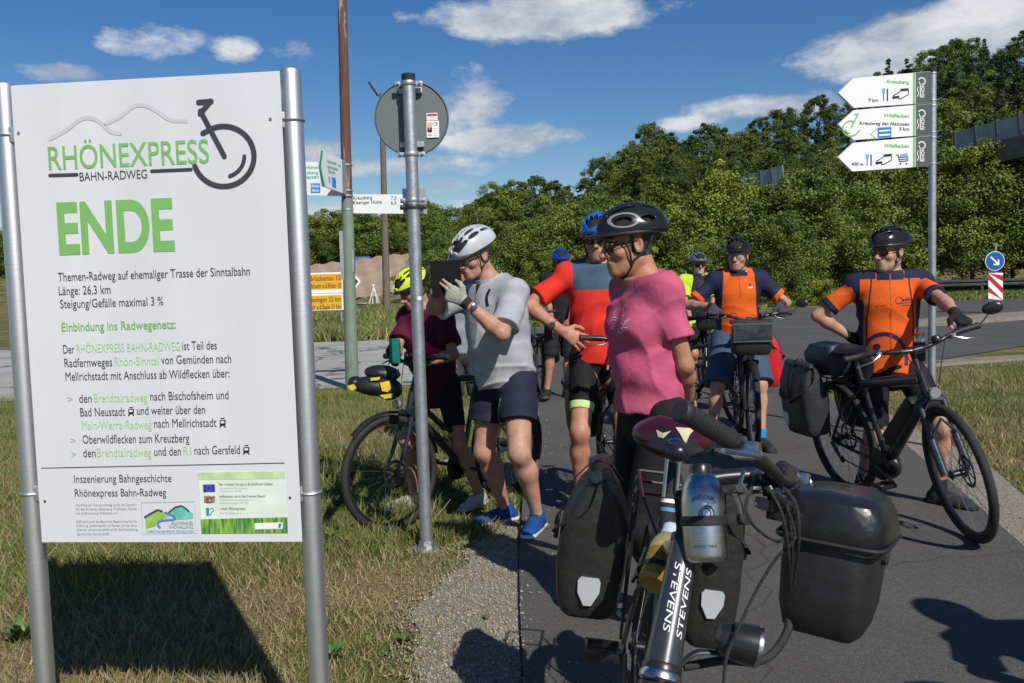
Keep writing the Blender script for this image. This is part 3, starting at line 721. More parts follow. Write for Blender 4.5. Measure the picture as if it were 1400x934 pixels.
# ---------------------------------------------------------------- bicycles
def soft_rings(rings, n=28, e=4.5, wob=0.0, ph=0.0, close=True):
    """stack of rounded rectangles: (cx,cy,z,half x,half y)"""
    V = []; F = []
    for i, (cx, cy, z, a, b) in enumerate(rings):
        for j in range(n):
            t = 2*PI*j/n; c, s = math.cos(t), math.sin(t)
            x = a*abs(c)**(2/e)*math.copysign(1, c); y = b*abs(s)**(2/e)*math.copysign(1, s)
            k = 1+wob*(math.sin(3*t+z*21+ph)+.6*math.sin(5*t-z*33+ph*2))
            V.append((cx+x*k, cy+y*k, z+wob*.05*math.sin(4*t+ph)))
    for i in range(len(rings)-1):
        for j in range(n): F.append((i*n+j, i*n+(j+1) % n, (i+1)*n+(j+1) % n, (i+1)*n+j))
    if close: F.append(tuple(range(n))[::-1]); F.append(tuple((len(rings)-1)*n+j for j in range(n)))
    return V, F
BLK = lambda: mat('black paint', (.018, .018, .02), .32, var=.2, coat=.3)
RUB = lambda: mat('black rubber', (.022, .022, .022), .75, bump=.3, bs=200, var=.3)
STL = lambda: mat('bright steel', (.55, .55, .56), .25, 1, var=.1)
DKM = lambda: mat('dark metal', (.06, .06, .065), .35, .8, var=.3)
def wheel(c, R, axis, parent, name='wheel', side_col=None, disc=False, tread=True):
    """c centre, axis = axle direction; wheel > tyre, rim, spokes, hub"""
    Mw = frame_M(c, Vector(axis), Vector((0, 0, 1)) if abs(Vector(axis).normalized().z) < .9 else Vector((0, 1, 0)))
    # local: X = axle; ring in YZ
    def ring(r, m_, k=56, n=10, flat=1):
        V = []; F = []
        for i in range(k):
            a = 2*PI*i/k
            for j in range(n):
                b = 2*PI*j/n; rr = r+m_*math.cos(b)*(1+(.05 if tread and i % 2 and abs(b) < 1 else 0)); V.append((m_*flat*math.sin(b), rr*math.cos(a), rr*math.sin(a)))
        for i in range(k):
            for j in range(n): F.append((i*n+j, i*n+(j+1) % n, ((i+1) % k)*n+(j+1) % n, ((i+1) % k)*n+j))
        return V, F
    V, F = ring(R-.022, .022); tyre = MB().add(V, F, Mw).build('tyre', RUB(), parent); tyre.name = name
    V, F = ring(R-.048, .011, n=6, flat=1.1); MB().add(V, F, Mw).build('rim', DKM() if side_col is None else side_col, tyre)
    sp = MB()
    for i in range(28):
        a = 2*PI*i/28; sd = (-1, 1)[i % 2]; b = a+(.62 if (i//2) % 2 else -.62)
        sp.tube([(sd*.028, .022*math.cos(b), .022*math.sin(b)), (0, (R-.052)*math.cos(a), (R-.052)*math.sin(a))], .0014, 3, Mw, cap=False)
    sp.build('spokes', STL(), tyre)
    hb = MB().lathe([(.008, -.05), (.012, -.045), (.026, -.034), (.016, -.026), (.016, .026), (.026, .034), (.012, .045), (.008, .05)], 14, Mw @ Matrix.Rotation(PI/2, 4, 'Y'))
    if disc:
        dM = Mw @ Matrix.Translation((disc*.045, 0, 0)) @ Matrix.Rotation(PI/2, 4, 'Y')
        V = []; F = []
        for i in range(36):
            a = 2*PI*i/36; V += [(.085*math.cos(a), .085*math.sin(a), 0), (.066*math.cos(a), .066*math.sin(a), 0)]
        for i in range(36): F.append((2*i, 2*i+1, (2*i+3) % 72, (2*i+2) % 72))
        hb.add(V, F, dM)
        for i in range(6):
            a = i*PI/3; hb.tube([(0, .015*math.cos(a), .015*math.sin(a)), (0, .07*math.cos(a+.3), .07*math.sin(a+.3))], .004, 4, Mw @ Matrix.Translation((disc*.045, 0, 0)))
    hb.build('hub', DKM(), tyre)
    return tyre
def bike(label, pos, heading, lean=0, steer=0, col=(.02, .02, .022), s=1.0, R=.35, barz=1.06, bar_w=.31, reach=.075, rise=.03, sweep=.06, front='fork', fat=False,
         guards=True, rack=True, battery=False, mirror=0, light=True, saddle_z=.97, seat=True, crank=0.3, cage=True, barends=False, knobs=False, top_flat=False, low=False, name='bicycle', forkcol=None, seatcol=None, head=None, rackz=.74, sadw=1.0, barM=None, stz=None, bell=True, bbz=.28, headr=None, ik=(.62, 1.0)):
    t = thing(name, label, 'bicycle'); t.location = pos; t.rotation_euler = (lean, 0, math.radians(heading)); t.scale = (s, s, s)
    MT = Matrix.Translation(pos) @ t.rotation_euler.to_matrix().to_4x4() @ Matrix.Scale(s, 4)
    fm_ = mat('frame paint %.2f %.2f %.2f' % col, col, .3, .3, var=.1, coat=.5); fk = fm_ if forkcol is None else mat('fork %.2f' % forkcol[0], forkcol, .3, .4)
    rear = Vector((0, 0, R)); bb = Vector((.45, 0, bbz)); st = Vector((.315, 0, .74)); h0 = Vector((.905, 0, .70)); h1 = Vector((.86, 0, .835)); ax = (h1-h0).normalized()
    if head: h0 = Vector(head[0]); h1 = Vector(head[1]); ax = (h1-h0).normalized()
    if top_flat: st = Vector((.32, 0, .76 if stz is None else stz))
    fr = MB(); tr = .019 if not fat else .024
    ttop = h1-ax*.03
    if low: fr.tube([ttop-ax*.02, Vector((.6, 0, .56)), Vector((.42, 0, .48))], tr, 10)
    else: fr.tube([ttop, st-(st-bb).normalized()*.02], [tr*1.1 if not fat else .033, tr*.85 if not fat else .027], 24)
    fr.tube([h0+ax*.03, bb], [tr*1.35, tr*1.2] if not battery else [.03, .034], 14); fr.tube([bb, st], .0165, 10); fr.tube([h0, h1], .023 if headr is None else list(headr), 12 if headr is None else 32)
    for q in (-1, 1):
        fr.tube([st-Vector((0, 0, .04)), Vector((.15, q*.05, .57)), rear+Vector((0, q*.066, 0))], .0085, 6); fr.tube([bb+Vector((-.02, q*.02, 0)), Vector((.2, q*.06, .32)), rear+Vector((0, q*.066, 0))], .0095, 6)
    fr.lathe([(.024, -.04), (.024, .04)], 14, Matrix.Translation(bb) @ Matrix.Rotation(PI/2, 4, 'X'))
    fo = fr.build('frame', fm_, t)
    if battery:
        d = (h0-bb).normalized(); Mb = frame_M(bb+(h0-bb)*.5+Vector((-.03, 0, .055)), d, (0, 0, 1)); MB().box((0, 0, 0), (.37, .075, .09), Mb, bev=.022).build('battery', mat('battery case', (.015, .015, .017), .4), t)
        MB().ell(bb+Vector((0, 0, -.01)), (.1, .055, .08)).build('motor', mat('battery case', 0), t)
    # seat
    if seat:
        sd = (st-bb).normalized(); sp = st+sd*((saddle_z-.07-st.z)/sd.z); MB().tube([st-sd*.05, sp], .0145, 12).build('seat_post', BLK() if seatcol is None else seatcol, t)
        V = []; F = []; ks = 16; n = 14
        for i in range(ks):
            u = i/(ks-1); x = -.13+.27*u; w = .078*(1-u)**.75+.02 if u > .18 else .085*math.sqrt(max(.05, 1-((.18-u)/.2)**2))
            if u > .97: w *= .5
            for j in range(n):
                a = 2*PI*j/n; zz = .022*math.sin(a)*(1 if math.sin(a) > 0 else .9)-.012*abs(math.cos(a))**2
                V.append((sp.x+x, sadw*w*math.cos(a), saddle_z-.012+zz+.012*abs(u-.45)))
        for i in range(ks-1):
            for j in range(n): F.append((i*n+j, i*n+(j+1) % n, (i+1)*n+(j+1) % n, (i+1)*n+j))
        F.append(tuple(range(n))[::-1]); F.append(tuple((ks-1)*n+j for j in range(n)))
        MB().add(V, F).tube([(sp.x-.07, .02, saddle_z-.045), (sp.x+.07, .02, saddle_z-.045)], .0035, 6).tube([(sp.x-.07, -.02, saddle_z-.045), (sp.x+.07, -.02, saddle_z-.045)], .0035, 6).build('saddle', mat('saddle vinyl', (.02, .02, .022), .45, bump=.15, bs=80), t)
    # rear wheel, chain, cranks
    wheel(rear, R, (0, 1, 0), t, disc=1 if battery else False)
    cg = MB()
    for r_, y in ((.045, -.03), (.038, -.034), (.032, -.038), (.026, -.042)): cg.lathe([(r_, -.001), (r_+.003, 0), (r_, .001)], 18, Matrix.Translation(rear+Vector((0, y, 0))) @ Matrix.Rotation(PI/2, 4, 'X'))
    cg.build('cassette', STL(), t)
    cr = MB(); cM = Matrix.Translation(bb+Vector((0, -.05, 0))) @ Matrix.Rotation(PI/2, 4, 'X'); cr.lathe([(.085, -.0015), (.09, 0), (.085, .0015)], 32, cM)
    d = Vector((math.cos(crank), 0, math.sin(crank)))
    for q in (-1, 1): cr.tube([bb+Vector((0, -q*.068, 0)), bb+Vector((0, -q*.08, 0))+d*.17*q], .011, 8)
    ck = cr.build('crank', DKM(), t)
    for q in (-1, 1):
        c = bb+Vector((0, -q*.135, 0))+d*.17*q; mb = MB()
        for sx in (-1, 1): mb.box(c+Vector((sx*.042, 0, 0)), (.01, .09, .022), bev=.003)
        for sy in (-1, 1): mb.box(c+Vector((0, sy*.04, 0)), (.08, .008, .02), bev=.003)
        mb.tube([c-Vector((0, .045, 0)), c+Vector((0, .05, 0))], .008, 8); mb.build('pedal', DKM(), t)
    ch = MB(); pts = [bb+Vector((0, -.05, .088)), rear+Vector((0, -.038, .042))]; ch.tube(pts, .0045, 5); ch.tube([bb+Vector((0, -.05, -.088)), rear+Vector((.03, -.036, -.12)), rear+Vector((0, -.036, -.1))], .0045, 5); ch.build('chain', DKM(), t)
    dr = MB(); dr.tube([rear+Vector((0, -.07, -.01)), rear+Vector((.015, -.06, -.06)), rear+Vector((.03, -.04, -.13))], [.014, .012, .008], 8); dr.lathe([(.022, -.004), (.022, .004)], 12, Matrix.Translation(rear+Vector((.03, -.036, -.125))) @ Matrix.Rotation(PI/2, 4, 'X')); dr.build('derailleur', DKM(), t)
    gm = mat('mudguard black', (.02, .02, .022), .35)
    def guard(c, a0, a1, M=None):
        V = []; F = []; k = 18; n = 5
        for i in range(k+1):
            a = a0+(a1-a0)*i/k
            for j in range(n):
                w = (j/(n-1)-.5)*2; rr = R+.012+.014*(1-w*w); V.append((c[0]+rr*math.cos(a), w*.027, c[2]+rr*math.sin(a)))
        for i in range(k):
            for j in range(n-1): F.append((i*n+j, i*n+j+1, (i+1)*n+j+1, (i+1)*n+j)); 
        V2 = [tuple(np.array(v)+(0, 0, -.0025)) for v in V]; o = len(V)
        F2 = [tuple(o+i for i in f[::-1]) for f in F]
        return MB().add(V+V2, F+F2, M)
    if guards:
        g = guard(rear, math.radians(35), math.radians(205))
        for q in (-1, 1): g.tube([rear+Vector((0, q*.07, 0)), rear+Vector((-(R+.015), q*.03, .03))], .0025, 5)
        g.build('rear_mudguard', gm, t)
    if rack:
        k = MB()
        for q in (-1, 1):
            k.tube([(.16, q*.06, rackz), (-.2, q*.065, rackz)], .005, 6); k.tube([(-.12, q*.075, rackz), rear+Vector((0, q*.075, .02)), (.06, q*.072, rackz)], .005, 6); k.tube([(-.2, q*.075, rackz-.08), (.1, q*.075, rackz-.08)], .004, 6)
        for x in (-.2, -.05, .1): k.tube([(x, -.065, rackz), (x, .065, rackz)], .005, 6)
        k.tube([(.16, -.06, rackz), st-Vector((0, 0, .05))], .004, 6); k.build('rear_rack', BLK(), t); light and MB().box((-.235, 0, rackz-.04), (.015, .09, .045), bev=.006).build('rear_light', mat('red lens', (.35, .01, .01), .15), t)
    # steering assembly
    S = Matrix.Rotation(math.radians(steer), 4, ax); S = Matrix.Translation(h0) @ S @ Matrix.Translation(-h0)
    fa = Vector((h0.x+.16, 0, R)); f_ = MB(); crown = h0-ax*(.02 if headr is None else .10)
    for q in (-1, 1):
        if front == 'susp':
            f_.tube([crown+Vector((.01, q*.06, .02)), crown+Vector((.01, q*.06, .02))+(fa+Vector((0, q*.062, 0))-crown-Vector((.01, q*.06, .02)))*.5], .0155, 10, S); f_.tube([crown+(fa-crown)*.42+Vector((0, q*.061, 0)), fa+Vector((-.005, q*.062, 0))], .021, 10, S)
        else: f_.tube([crown+Vector((.005, q*.045, 0)), crown+(fa-crown)*.55+Vector((-.01, q*.055, 0)), fa+Vector((0, q*.056, 0))], [.016, .0135, .009], 8, S)
    f_.tube([crown+Vector((.01, -.065, .012)), crown+Vector((0, 0, .03)), crown+Vector((.01, .065, .012))], .02, 8, S)
    if front == 'susp': f_.tube([crown+(fa-crown)*.42+Vector((.03, -.06, .0)), crown+Vector((.09, 0, -.06)), crown+(fa-crown)*.42+Vector((.03, .06, .0))], .009, 8, S)
    f_.build('fork', fk, t)
    wheel(S @ fa, R, S.to_3x3() @ Vector((0, 1, 0)), t, disc=1)
    if guards: guard((fa.x, 0, fa.z), math.radians(45), math.radians(170), S).build('front_mudguard', gm, t)
    top = h1+ax*((barz-rise-h1.z)/ax.z); bc = top+Vector((reach, 0, .01)); hb = MB()
    if barM is not None: S = MT.inverted() @ barM @ Matrix.Translation(-bc)
    if barM is None: hb.tube([h1-ax*.01, top+ax*.015], [.0165, .015], 12, S); hb.tube([top, bc], [.019, .017], 10, S); hb.lathe([(.02, -.022), (.02, .022)], 14, S @ Matrix.Translation(bc) @ Matrix.Rotation(PI/2, 4, 'X'))
    hb.build('stem', BLK(), t)
    w = bar_w; pts = smooth_pts([bc+Vector((-sweep, -w, rise)), bc+Vector((-sweep*min(.45, ik[0]*.9), -w*.6, rise*ik[1])), bc+Vector((0, -w*.25, .01)), bc, bc+Vector((0, w*.25, .01)), bc+Vector((-sweep*min(.45, ik[0]*.9), w*.6, rise*ik[1])), bc+Vector((-sweep, w, rise))], 5)
    bar = MB().tube(pts, .0125, 10, S).build('handlebar', BLK(), t)
    ends = {}
    for q in (-1, 1):
        e = bc+Vector((-sweep, q*w, rise)); i_ = bc+Vector((-sweep*ik[0], q*(w-.125), rise*ik[1])); dd = (e-i_).normalized()
        g = MB(); gp = [i_, i_+dd*.004, i_+dd*.010]; gr_ = [.0175, .0185, .0165]
        for z_ in np.arange(.016, (e-i_).length-.02, .008): gp += [i_+dd*z_, i_+dd*(z_+.0045), i_+dd*(z_+.005)]; gr_ += [.0168, .0168, .0158]
        g.tube(gp+[e-dd*.012, e-dd*.008, e, e+dd*.005, e+dd*.006], gr_+[.0165, .0185, .0188, .015, .006], 18, S); g.build('grip', mat('grip rubber', (.02, .02, .021), .6, var=.15, bump=.05, bs=120), bar)
        l = MB(); l.box(i_-dd*.03+Vector((.012, 0, -.008)), (.045, .028, .03), S, bev=.008); l.tube([i_-dd*.03+Vector((.03, 0, -.01)), i_+dd*.02+Vector((.06, 0, -.03)), i_+dd*.095+Vector((.045, 0, -.045))], [.008, .006, .0055], 8, S, flat=.7)
        l.build('brake_lever', STL() if knobs else DKM(), bar)
        c = MB()
        if barM is None: c.tube(smooth_pts([i_-dd*.04+Vector((.02, 0, -.01)), i_-dd*.1+Vector((.09, 0, .01)), bc+Vector((.1, q*.06, -.08)), h0+Vector((.06, q*.02, .02))], 6), .0027, 6, S); c.build('cable', RUB(), bar)
        ends[q] = MT @ (S @ ((i_+e)/2))
        if mirror == q or mirror == 2:
            mr = MB(); mc = e+Vector((.03, q*.075, .075)); mr.tube([e, e+Vector((.02, q*.02, .02)), mc], .0035, 6, S); mr.build('mirror_arm', BLK(), bar)
            MB().ell((0, 0, 0), (.05, .012, .033), S @ Matrix.Translation(mc) @ Matrix.Rotation(math.radians(q*90-q*20), 4, 'Z')).build('mirror', BLK(), bar)
    if bell: MB().lathe([(.0, .022), (.018, .02), (.026, .008), (.027, -.002), (.02, -.004)], 16, S @ Matrix.Translation(bc+Vector((.005, .1, .028)))).build('bell', DKM(), bar)
    if light: MB().lathe([(.012, -.03), (.024, -.012), (.028, .02), (.026, .026), (.0, .026)], 16, S @ Matrix.Translation(h0+Vector((.075, 0, .055))) @ Matrix.Rotation(PI/2, 4, 'Y')).tube([h0+Vector((.03, 0, .02)), h0+Vector((.06, 0, .05))], .005, 6, S).build('headlight', mat('lamp glass', (.55, .57, .6), .08, .6), t)
    if cage:
        bM = frame_M(bb+(h0-bb)*.45+Vector((-.035, 0, .05)), (h0-bb), (0, 0, 1)) if not battery else None
        if bM: MB().tube([(-.07, -.035, 0), (.07, -.038, .0)], .003, 5, bM).tube([(-.07, .035, 0), (.07, .038, 0)], .003, 5, bM).tube([(-.07, -.035, 0), (-.075, 0, .03), (-.07, .035, 0)], .003, 5, bM).build('bottle_cage', DKM(), t)
    return dict(t=t, M=MT, S=S, bc=bc, bar=bar, ends=ends, h0=h0, h1=h1, ax=ax, st=st, bb=bb, top=top)
def bag_mat(name, c, **k): return mat(name, c, k.get('rough', .45), bump=.25, bs=k.get('bs', 30), var=.25, vs=6, spec=.45)
def pannier(label, M, w=.31, d=.17, h=.38, col=(.02, .02, .022), col2=None, flapcol=None, refl=(1,), side=1, roll=True, name='pannier', refl_pos=(.08, .1), group=None):
    """M: world matrix, X along the bicycle, Y outward, Z up, origin at the bag's upper inner edge centre"""
    M3 = M.to_3x3().normalized() if False else M.to_3x3()
    t = thing(name, label, 'pannier', group=group); t.matrix_world = M
    bm_ = bag_mat('bag %.3f %.3f %.3f' % col, col)
    V, F = soft_rings([(0, d*.5, -h, w*.40, d*.34), (0, d*.5, -h+.012, w*.44, d*.42), (0, d*.5, -h+.05, w*.46, d*.47), (.0, d*.5, -h*.6, w*.485, d*.52), (0, d*.5, -h*.25, w*.5, d*.5), (0, d*.5, -.03, w*.5, d*.42), (0, d*.5, .02, w*.49, d*.3), (0, d*.5, .06, w*.49, d*.12)], wob=.012, ph=side*2+w*10)
    body = MB().add(V, F).build('bag_body', bm_, t)
    if roll:
        rl = MB(); rl.tube([(x, d*.5+.012*math.sin(x*30), .065+.006*math.sin(x*22)) for x in np.linspace(-w*.52, w*.52, 12)], [.012]+[.028]*10+[.012], 12, flat=.8)
        rl.build('rolled_top', bm_ if col2 is None else bag_mat('bag %.3f %.3f %.3f' % col2, col2), t)
        mb = MB()
        for q in (-1, 1): mb.tube(smooth_pts([(q*w*.5, d*.5, .07), (q*w*.52, d*.62, -.02), (q*w*.3, d*1.06, -.1), (q*w*.05, d*1.08, -.13)], 6), .011, 6, flat=.15)
        mb.tube(smooth_pts([(0, d*.15, .04), (0, d*.5, .1), (0, d*.95, .0), (0, d*1.06, -.15)], 6), .012, 6, flat=.15)
        mb.build('strap', mat('strap webbing', (.012, .012, .014), .7), t)
        MB().box((0, d*1.07, -.14), (.045, .014, .03), bev=.005).build('buckle', BLK(), t)
    for q in refl:
        x0, z0 = refl_pos; poly = [(-.032, .03), (-.024, .04), (.026, .04), (.033, .03), (.032, 0), (.012, -.04), (-.01, -.042), (-.03, -.005)]
        Mr = Matrix.Translation((x0*q, d*1.015, -h+z0)) @ Matrix.Rotation(PI/2, 4, 'X')
        MB().prism(poly, .012, Mr).build('reflector', mat('reflector silver', (.62, .66, .7), .25, .3, var=.1), t)
    return t
# ---------------------------------------------------------------- terrain
def hill(x, y):
    """height of the wooded slope behind the road"""
    x = np.asarray(x, float); y = np.asarray(y, float)
    az = x/np.maximum(y, 1)
    H = np.interp(az, [-.6, -.22, -.1, .0, .13, .25, .38, .5, .8], [2.5, 3.0, 3.4, 4.5, 8.0, 11.0, 16.0, 21, 24])
    t0 = np.interp(az, [-.6, -.1, .1, .8], [70, 60, 52, 46]); t = np.clip((y-t0)/62, 0, 1.6)
    h = H*np.where(t < 1, t*t*(3-2*t), 1-.06*(t-1))
    # bank in front of the wood on the left: the bare earth slope
    b = np.clip((y-60)/22, 0, 1)*np.clip((-.02-az)/.08, 0, 1); b = b*b*(3-2*b)
    far = np.interp(az, [-.3, -.2, -.12, -.02], [2.7, 3.1, 3.7, 3.2])
    h = np.maximum(h*np.clip((y-84)/30, 0, 1) if False else h, b*far)
    return h
def sheet(name, xs, ys, m, z=0.0, fz=None):
    X, Y = np.meshgrid(xs, ys, indexing='ij'); Z = np.full_like(X, z) if fz is None else fz(X, Y)+z
    v = np.stack([X.ravel(), Y.ravel(), Z.ravel()], 1); nx, ny = X.shape
    i, j = np.meshgrid(np.arange(nx-1), np.arange(ny-1), indexing='ij'); a = (i*ny+j).ravel()
    return put(name, mesh_np(name, v, np.stack([a, a+ny, a+ny+1, a+1], 1)), m)
def ground_mat():
    M = bpy.data.materials.new('ground'); M.use_nodes = True; N = M.node_tree.nodes; L = M.node_tree.links; b = N['Principled BSDF']; b.inputs['Roughness'].default_value = .95; b.inputs['Specular IOR Level'].default_value = .1
    tc = N.new('ShaderNodeTexCoord')
    def nz(s, d=5):
        n = N.new('ShaderNodeTexNoise'); n.inputs['Scale'].default_value = s; n.inputs['Detail'].default_value = d; L.new(tc.outputs['Object'], n.inputs[0]); return n.outputs[0]
    def ramp(src, lo, hi, c0, c1):
        r = N.new('ShaderNodeValToRGB'); r.color_ramp.elements[0].position = lo; r.color_ramp.elements[1].position = hi; r.color_ramp.elements[0].color = (*c0, 1); r.color_ramp.elements[1].color = (*c1, 1); L.new(src, r.inputs[0]); return r.outputs[0]
    def mix(f, a, c):
        x = N.new('ShaderNodeMix'); x.data_type = 'RGBA'; L.new(f, x.inputs[0]); L.new(a, x.inputs[6]); L.new(c, x.inputs[7]); return x.outputs[2]
    green = ramp(nz(6), .3, .7, (.06, .085, .02), (.14, .16, .04)); straw = ramp(nz(45), .3, .7, (.12, .09, .045), (.36, .28, .15))
    f = ramp(nz(.9, 4), .42, .58, (0, 0, 0), (1, 1, 1)); c = mix(f, green, straw)
    L.new(c, b.inputs['Base Color'])
    bp = N.new('ShaderNodeBump'); bp.inputs['Strength'].default_value = .8; bp.inputs['Distance'].default_value = .05; L.new(nz(40, 6), bp.inputs['Height']); L.new(bp.outputs[0], b.inputs['Normal'])
    return M
GM = ground_mat()
xs = np.unique(np.concatenate([np.linspace(-400, -60, 18), np.linspace(-60, 90, 101), np.linspace(90, 500, 20)])); ys = np.unique(np.concatenate([np.linspace(-60, 40, 21), np.linspace(40, 170, 66), np.linspace(170, 900, 20)]))
def relief(X, Y): return hill(X, Y)+.06*np.sin(X*.31)*np.sin(Y*.23)*np.clip((Y-45)/10, 0, 1)
tag(sheet('ground', xs, ys, GM, 0, relief), kind='structure')

def flat_poly(name, pts, m, z, thick=0, sub=0):
    """flat piece of paving from outline points (x,y); thick > 0 gives it an edge going down"""
    n = len(pts); bm = bmesh.new(); vs = [bm.verts.new((p[0], p[1], z)) for p in pts]; f = bm.faces.new(vs)
    if f.normal.z < 0: f.normal_flip()
    bmesh.ops.triangulate(bm, faces=bm.faces[:])
    if thick:
        lo = [bm.verts.new((p[0], p[1], z-thick)) for p in pts]
        for i in range(n):
            j = (i+1) % n; bm.faces.new((vs[i], vs[j], lo[j], lo[i]))
    bm.normal_update(); me = bpy.data.meshes.new(name); bm.to_mesh(me); bm.free(); return tag(put(name, me, m, smooth=False), kind='structure')
def asphalt_mat(name, c0, c1, crack=None, grain=1.0, patch=.5):
    M = bpy.data.materials.new(name); M.use_nodes = True; N = M.node_tree.nodes; L = M.node_tree.links; b = N['Principled BSDF']; b.inputs['Roughness'].default_value = .88; b.inputs['Specular IOR Level'].default_value = .35
    tc = N.new('ShaderNodeTexCoord')
    def nz(s, d=5, r=.6):
        n = N.new('ShaderNodeTexNoise'); n.inputs['Scale'].default_value = s; n.inputs['Detail'].default_value = d; n.inputs['Roughness'].default_value = r; L.new(tc.outputs['Object'], n.inputs[0]); return n.outputs[0]
    def ramp(src, lo, hi, a, c):
        r = N.new('ShaderNodeValToRGB'); r.color_ramp.elements[0].position = lo; r.color_ramp.elements[1].position = hi; r.color_ramp.elements[0].color = (*a, 1); r.color_ramp.elements[1].color = (*c, 1); L.new(src, r.inputs[0]); return r.outputs[0]
    a = ramp(nz(.8, 6), .3, .7, c0, c1); g = ramp(nz(75, 7, .75), .3, .7, (.55, .55, .55), (1.35, 1.34, 1.32))
    x = N.new('ShaderNodeMix'); x.data_type = 'RGBA'; x.blend_type = 'MULTIPLY'; x.inputs[0].default_value = grain; L.new(a, x.inputs[6]); L.new(g, x.inputs[7]); src = x.outputs[2]
    v = N.new('ShaderNodeTexVoronoi'); v.inputs['Scale'].default_value = 60; L.new(tc.outputs['Object'], v.inputs[0])
    sp = ramp(v.outputs['Distance'], .1, .17, (1, 1, 1), (0, 0, 0)); rnd = N.new('ShaderNodeSeparateXYZ'); L.new(v.outputs['Color'], rnd.inputs[0])
    gt = N.new('ShaderNodeMath'); gt.operation = 'GREATER_THAN'; gt.inputs[1].default_value = .8; L.new(rnd.outputs[0], gt.inputs[0]); ml = N.new('ShaderNodeMath'); ml.operation = 'MULTIPLY'; L.new(gt.outputs[0], ml.inputs[0]); L.new(sp, ml.inputs[1])
    m4 = N.new('ShaderNodeMath'); m4.operation = 'MULTIPLY'; m4.inputs[1].default_value = .75; L.new(ml.outputs[0], m4.inputs[0])
    y = N.new('ShaderNodeMix'); y.data_type = 'RGBA'; L.new(m4.outputs[0], y.inputs[0]); L.new(src, y.inputs[6]); y.inputs[7].default_value = (min(1, c1[0]*2.4), min(1, c1[1]*2.35), min(1, c1[2]*2.2), 1); src = y.outputs[2]
    if crack:
        w = N.new('ShaderNodeTexVoronoi'); w.feature = 'DISTANCE_TO_EDGE'; w.inputs['Scale'].default_value = crack; n5 = N.new('ShaderNodeTexNoise'); n5.inputs['Scale'].default_value = 1.5; L.new(tc.outputs['Object'], n5.inputs[0])
        ad = N.new('ShaderNodeVectorMath'); ad.operation = 'ADD'; L.new(tc.outputs['Object'], ad.inputs[0]); L.new(n5.outputs[1], ad.inputs[1]); L.new(ad.outputs[0], w.inputs[0])
        k = ramp(w.outputs['Distance'], .006 if crack < .5 else .0012, .022 if crack < .5 else .006, (.3, .3, .3) if crack < .5 else (.62, .62, .62), (1, 1, 1)); z = N.new('ShaderNodeMix'); z.data_type = 'RGBA'; z.blend_type = 'MULTIPLY'; z.inputs[0].default_value = 1; L.new(src, z.inputs[6]); L.new(k, z.inputs[7]); src = z.outputs[2]
    L.new(src, b.inputs['Base Color'])
    bp = N.new('ShaderNodeBump'); bp.inputs['Strength'].default_value = .8; bp.inputs['Distance'].default_value = .008; L.new(nz(160, 4), bp.inputs['Height']); L.new(bp.outputs[0], b.inputs['Normal'])
    return M
ASP = asphalt_mat('asphalt', (.088, .083, .075), (.116, .110, .100), crack=.55); ASP2 = asphalt_mat('road asphalt', (.082, .081, .08), (.112, .110, .108)); OLD = asphalt_mat('old asphalt', (.33, .325, .30), (.46, .452, .415), crack=.4)
KRB = mat('concrete kerb', (.26, .22, .17), .9, var=.3, vs=12, bump=.5, bs=90)
def gxy(px, py): g = G(px, py); return (g.x, g.y)
# cycle path: a slightly raised strip of asphalt
jit = lambda a: a+random.uniform(-.003, .003)
left = [(jit(.0+.03*max(0, y-4)), y) for y in np.arange(-3, 12.5, .3)]; left = [(.03*max(0, y-4.6), y) for x, y in left]
left = [(x+random.uniform(-.002, .002), y) for x, y in left]
right = [(2.35+.06*(y+3), y) for y in (-3, 0, 2)]+[(2.6, 4.6), (2.95, 6.2), (3.25, 7.7), (3.55, 10.4), (4.4, 12.2), (6.5, 13.6)]
cen = gxy(1400, 474)
near_edge = [(6.5, 13.7), (cen[0], cen[1]), (30, 19.2), (60, 26)]
path_poly = left+[(.2, 12.6), (-1.2, 13.3), (-3, 13.3), (6.5, 14.2)]+right[::-1]
flat_poly('path', left+[(.3, 12.6), (-1.6, 13.15), (4.8, 14.6)]+[(x+.0, y) for x, y in right[::-1]], ASP, .035, .06)
far_pts = [gxy(500, 468), gxy(740, 450), gxy(900, 440), gxy(1060, 425), gxy(1230, 413), gxy(1400, 403)]
road = [(-60, 16.0), (-8, 12.4), (-4, 12.6), (-1.5, 13.0), (3, 13.9), (6.5, 14.0), (cen[0], cen[1]), (30, 19.2), (80, 28), (110, 60), (60, 50)]+far_pts[::-1]+[(-8, 22.2), (-60, 30)]
flat_poly('road', [(-1.2, 13.0), (3, 13.9), (6.5, 14.0), (cen[0], cen[1]), (30, 19.2), (110, 34), (130, 75), (60, 52)]+far_pts[:0:-1]+[gxy(640, 458)], ASP2, .012)
flat_poly('side_road', [(-60, 14.0), (-8, 12.4), (-4, 12.6), (-1.1, 13.0), gxy(648, 456.5), gxy(500, 466.5), (-9, 22.8), (-60, 32)], OLD, .008)
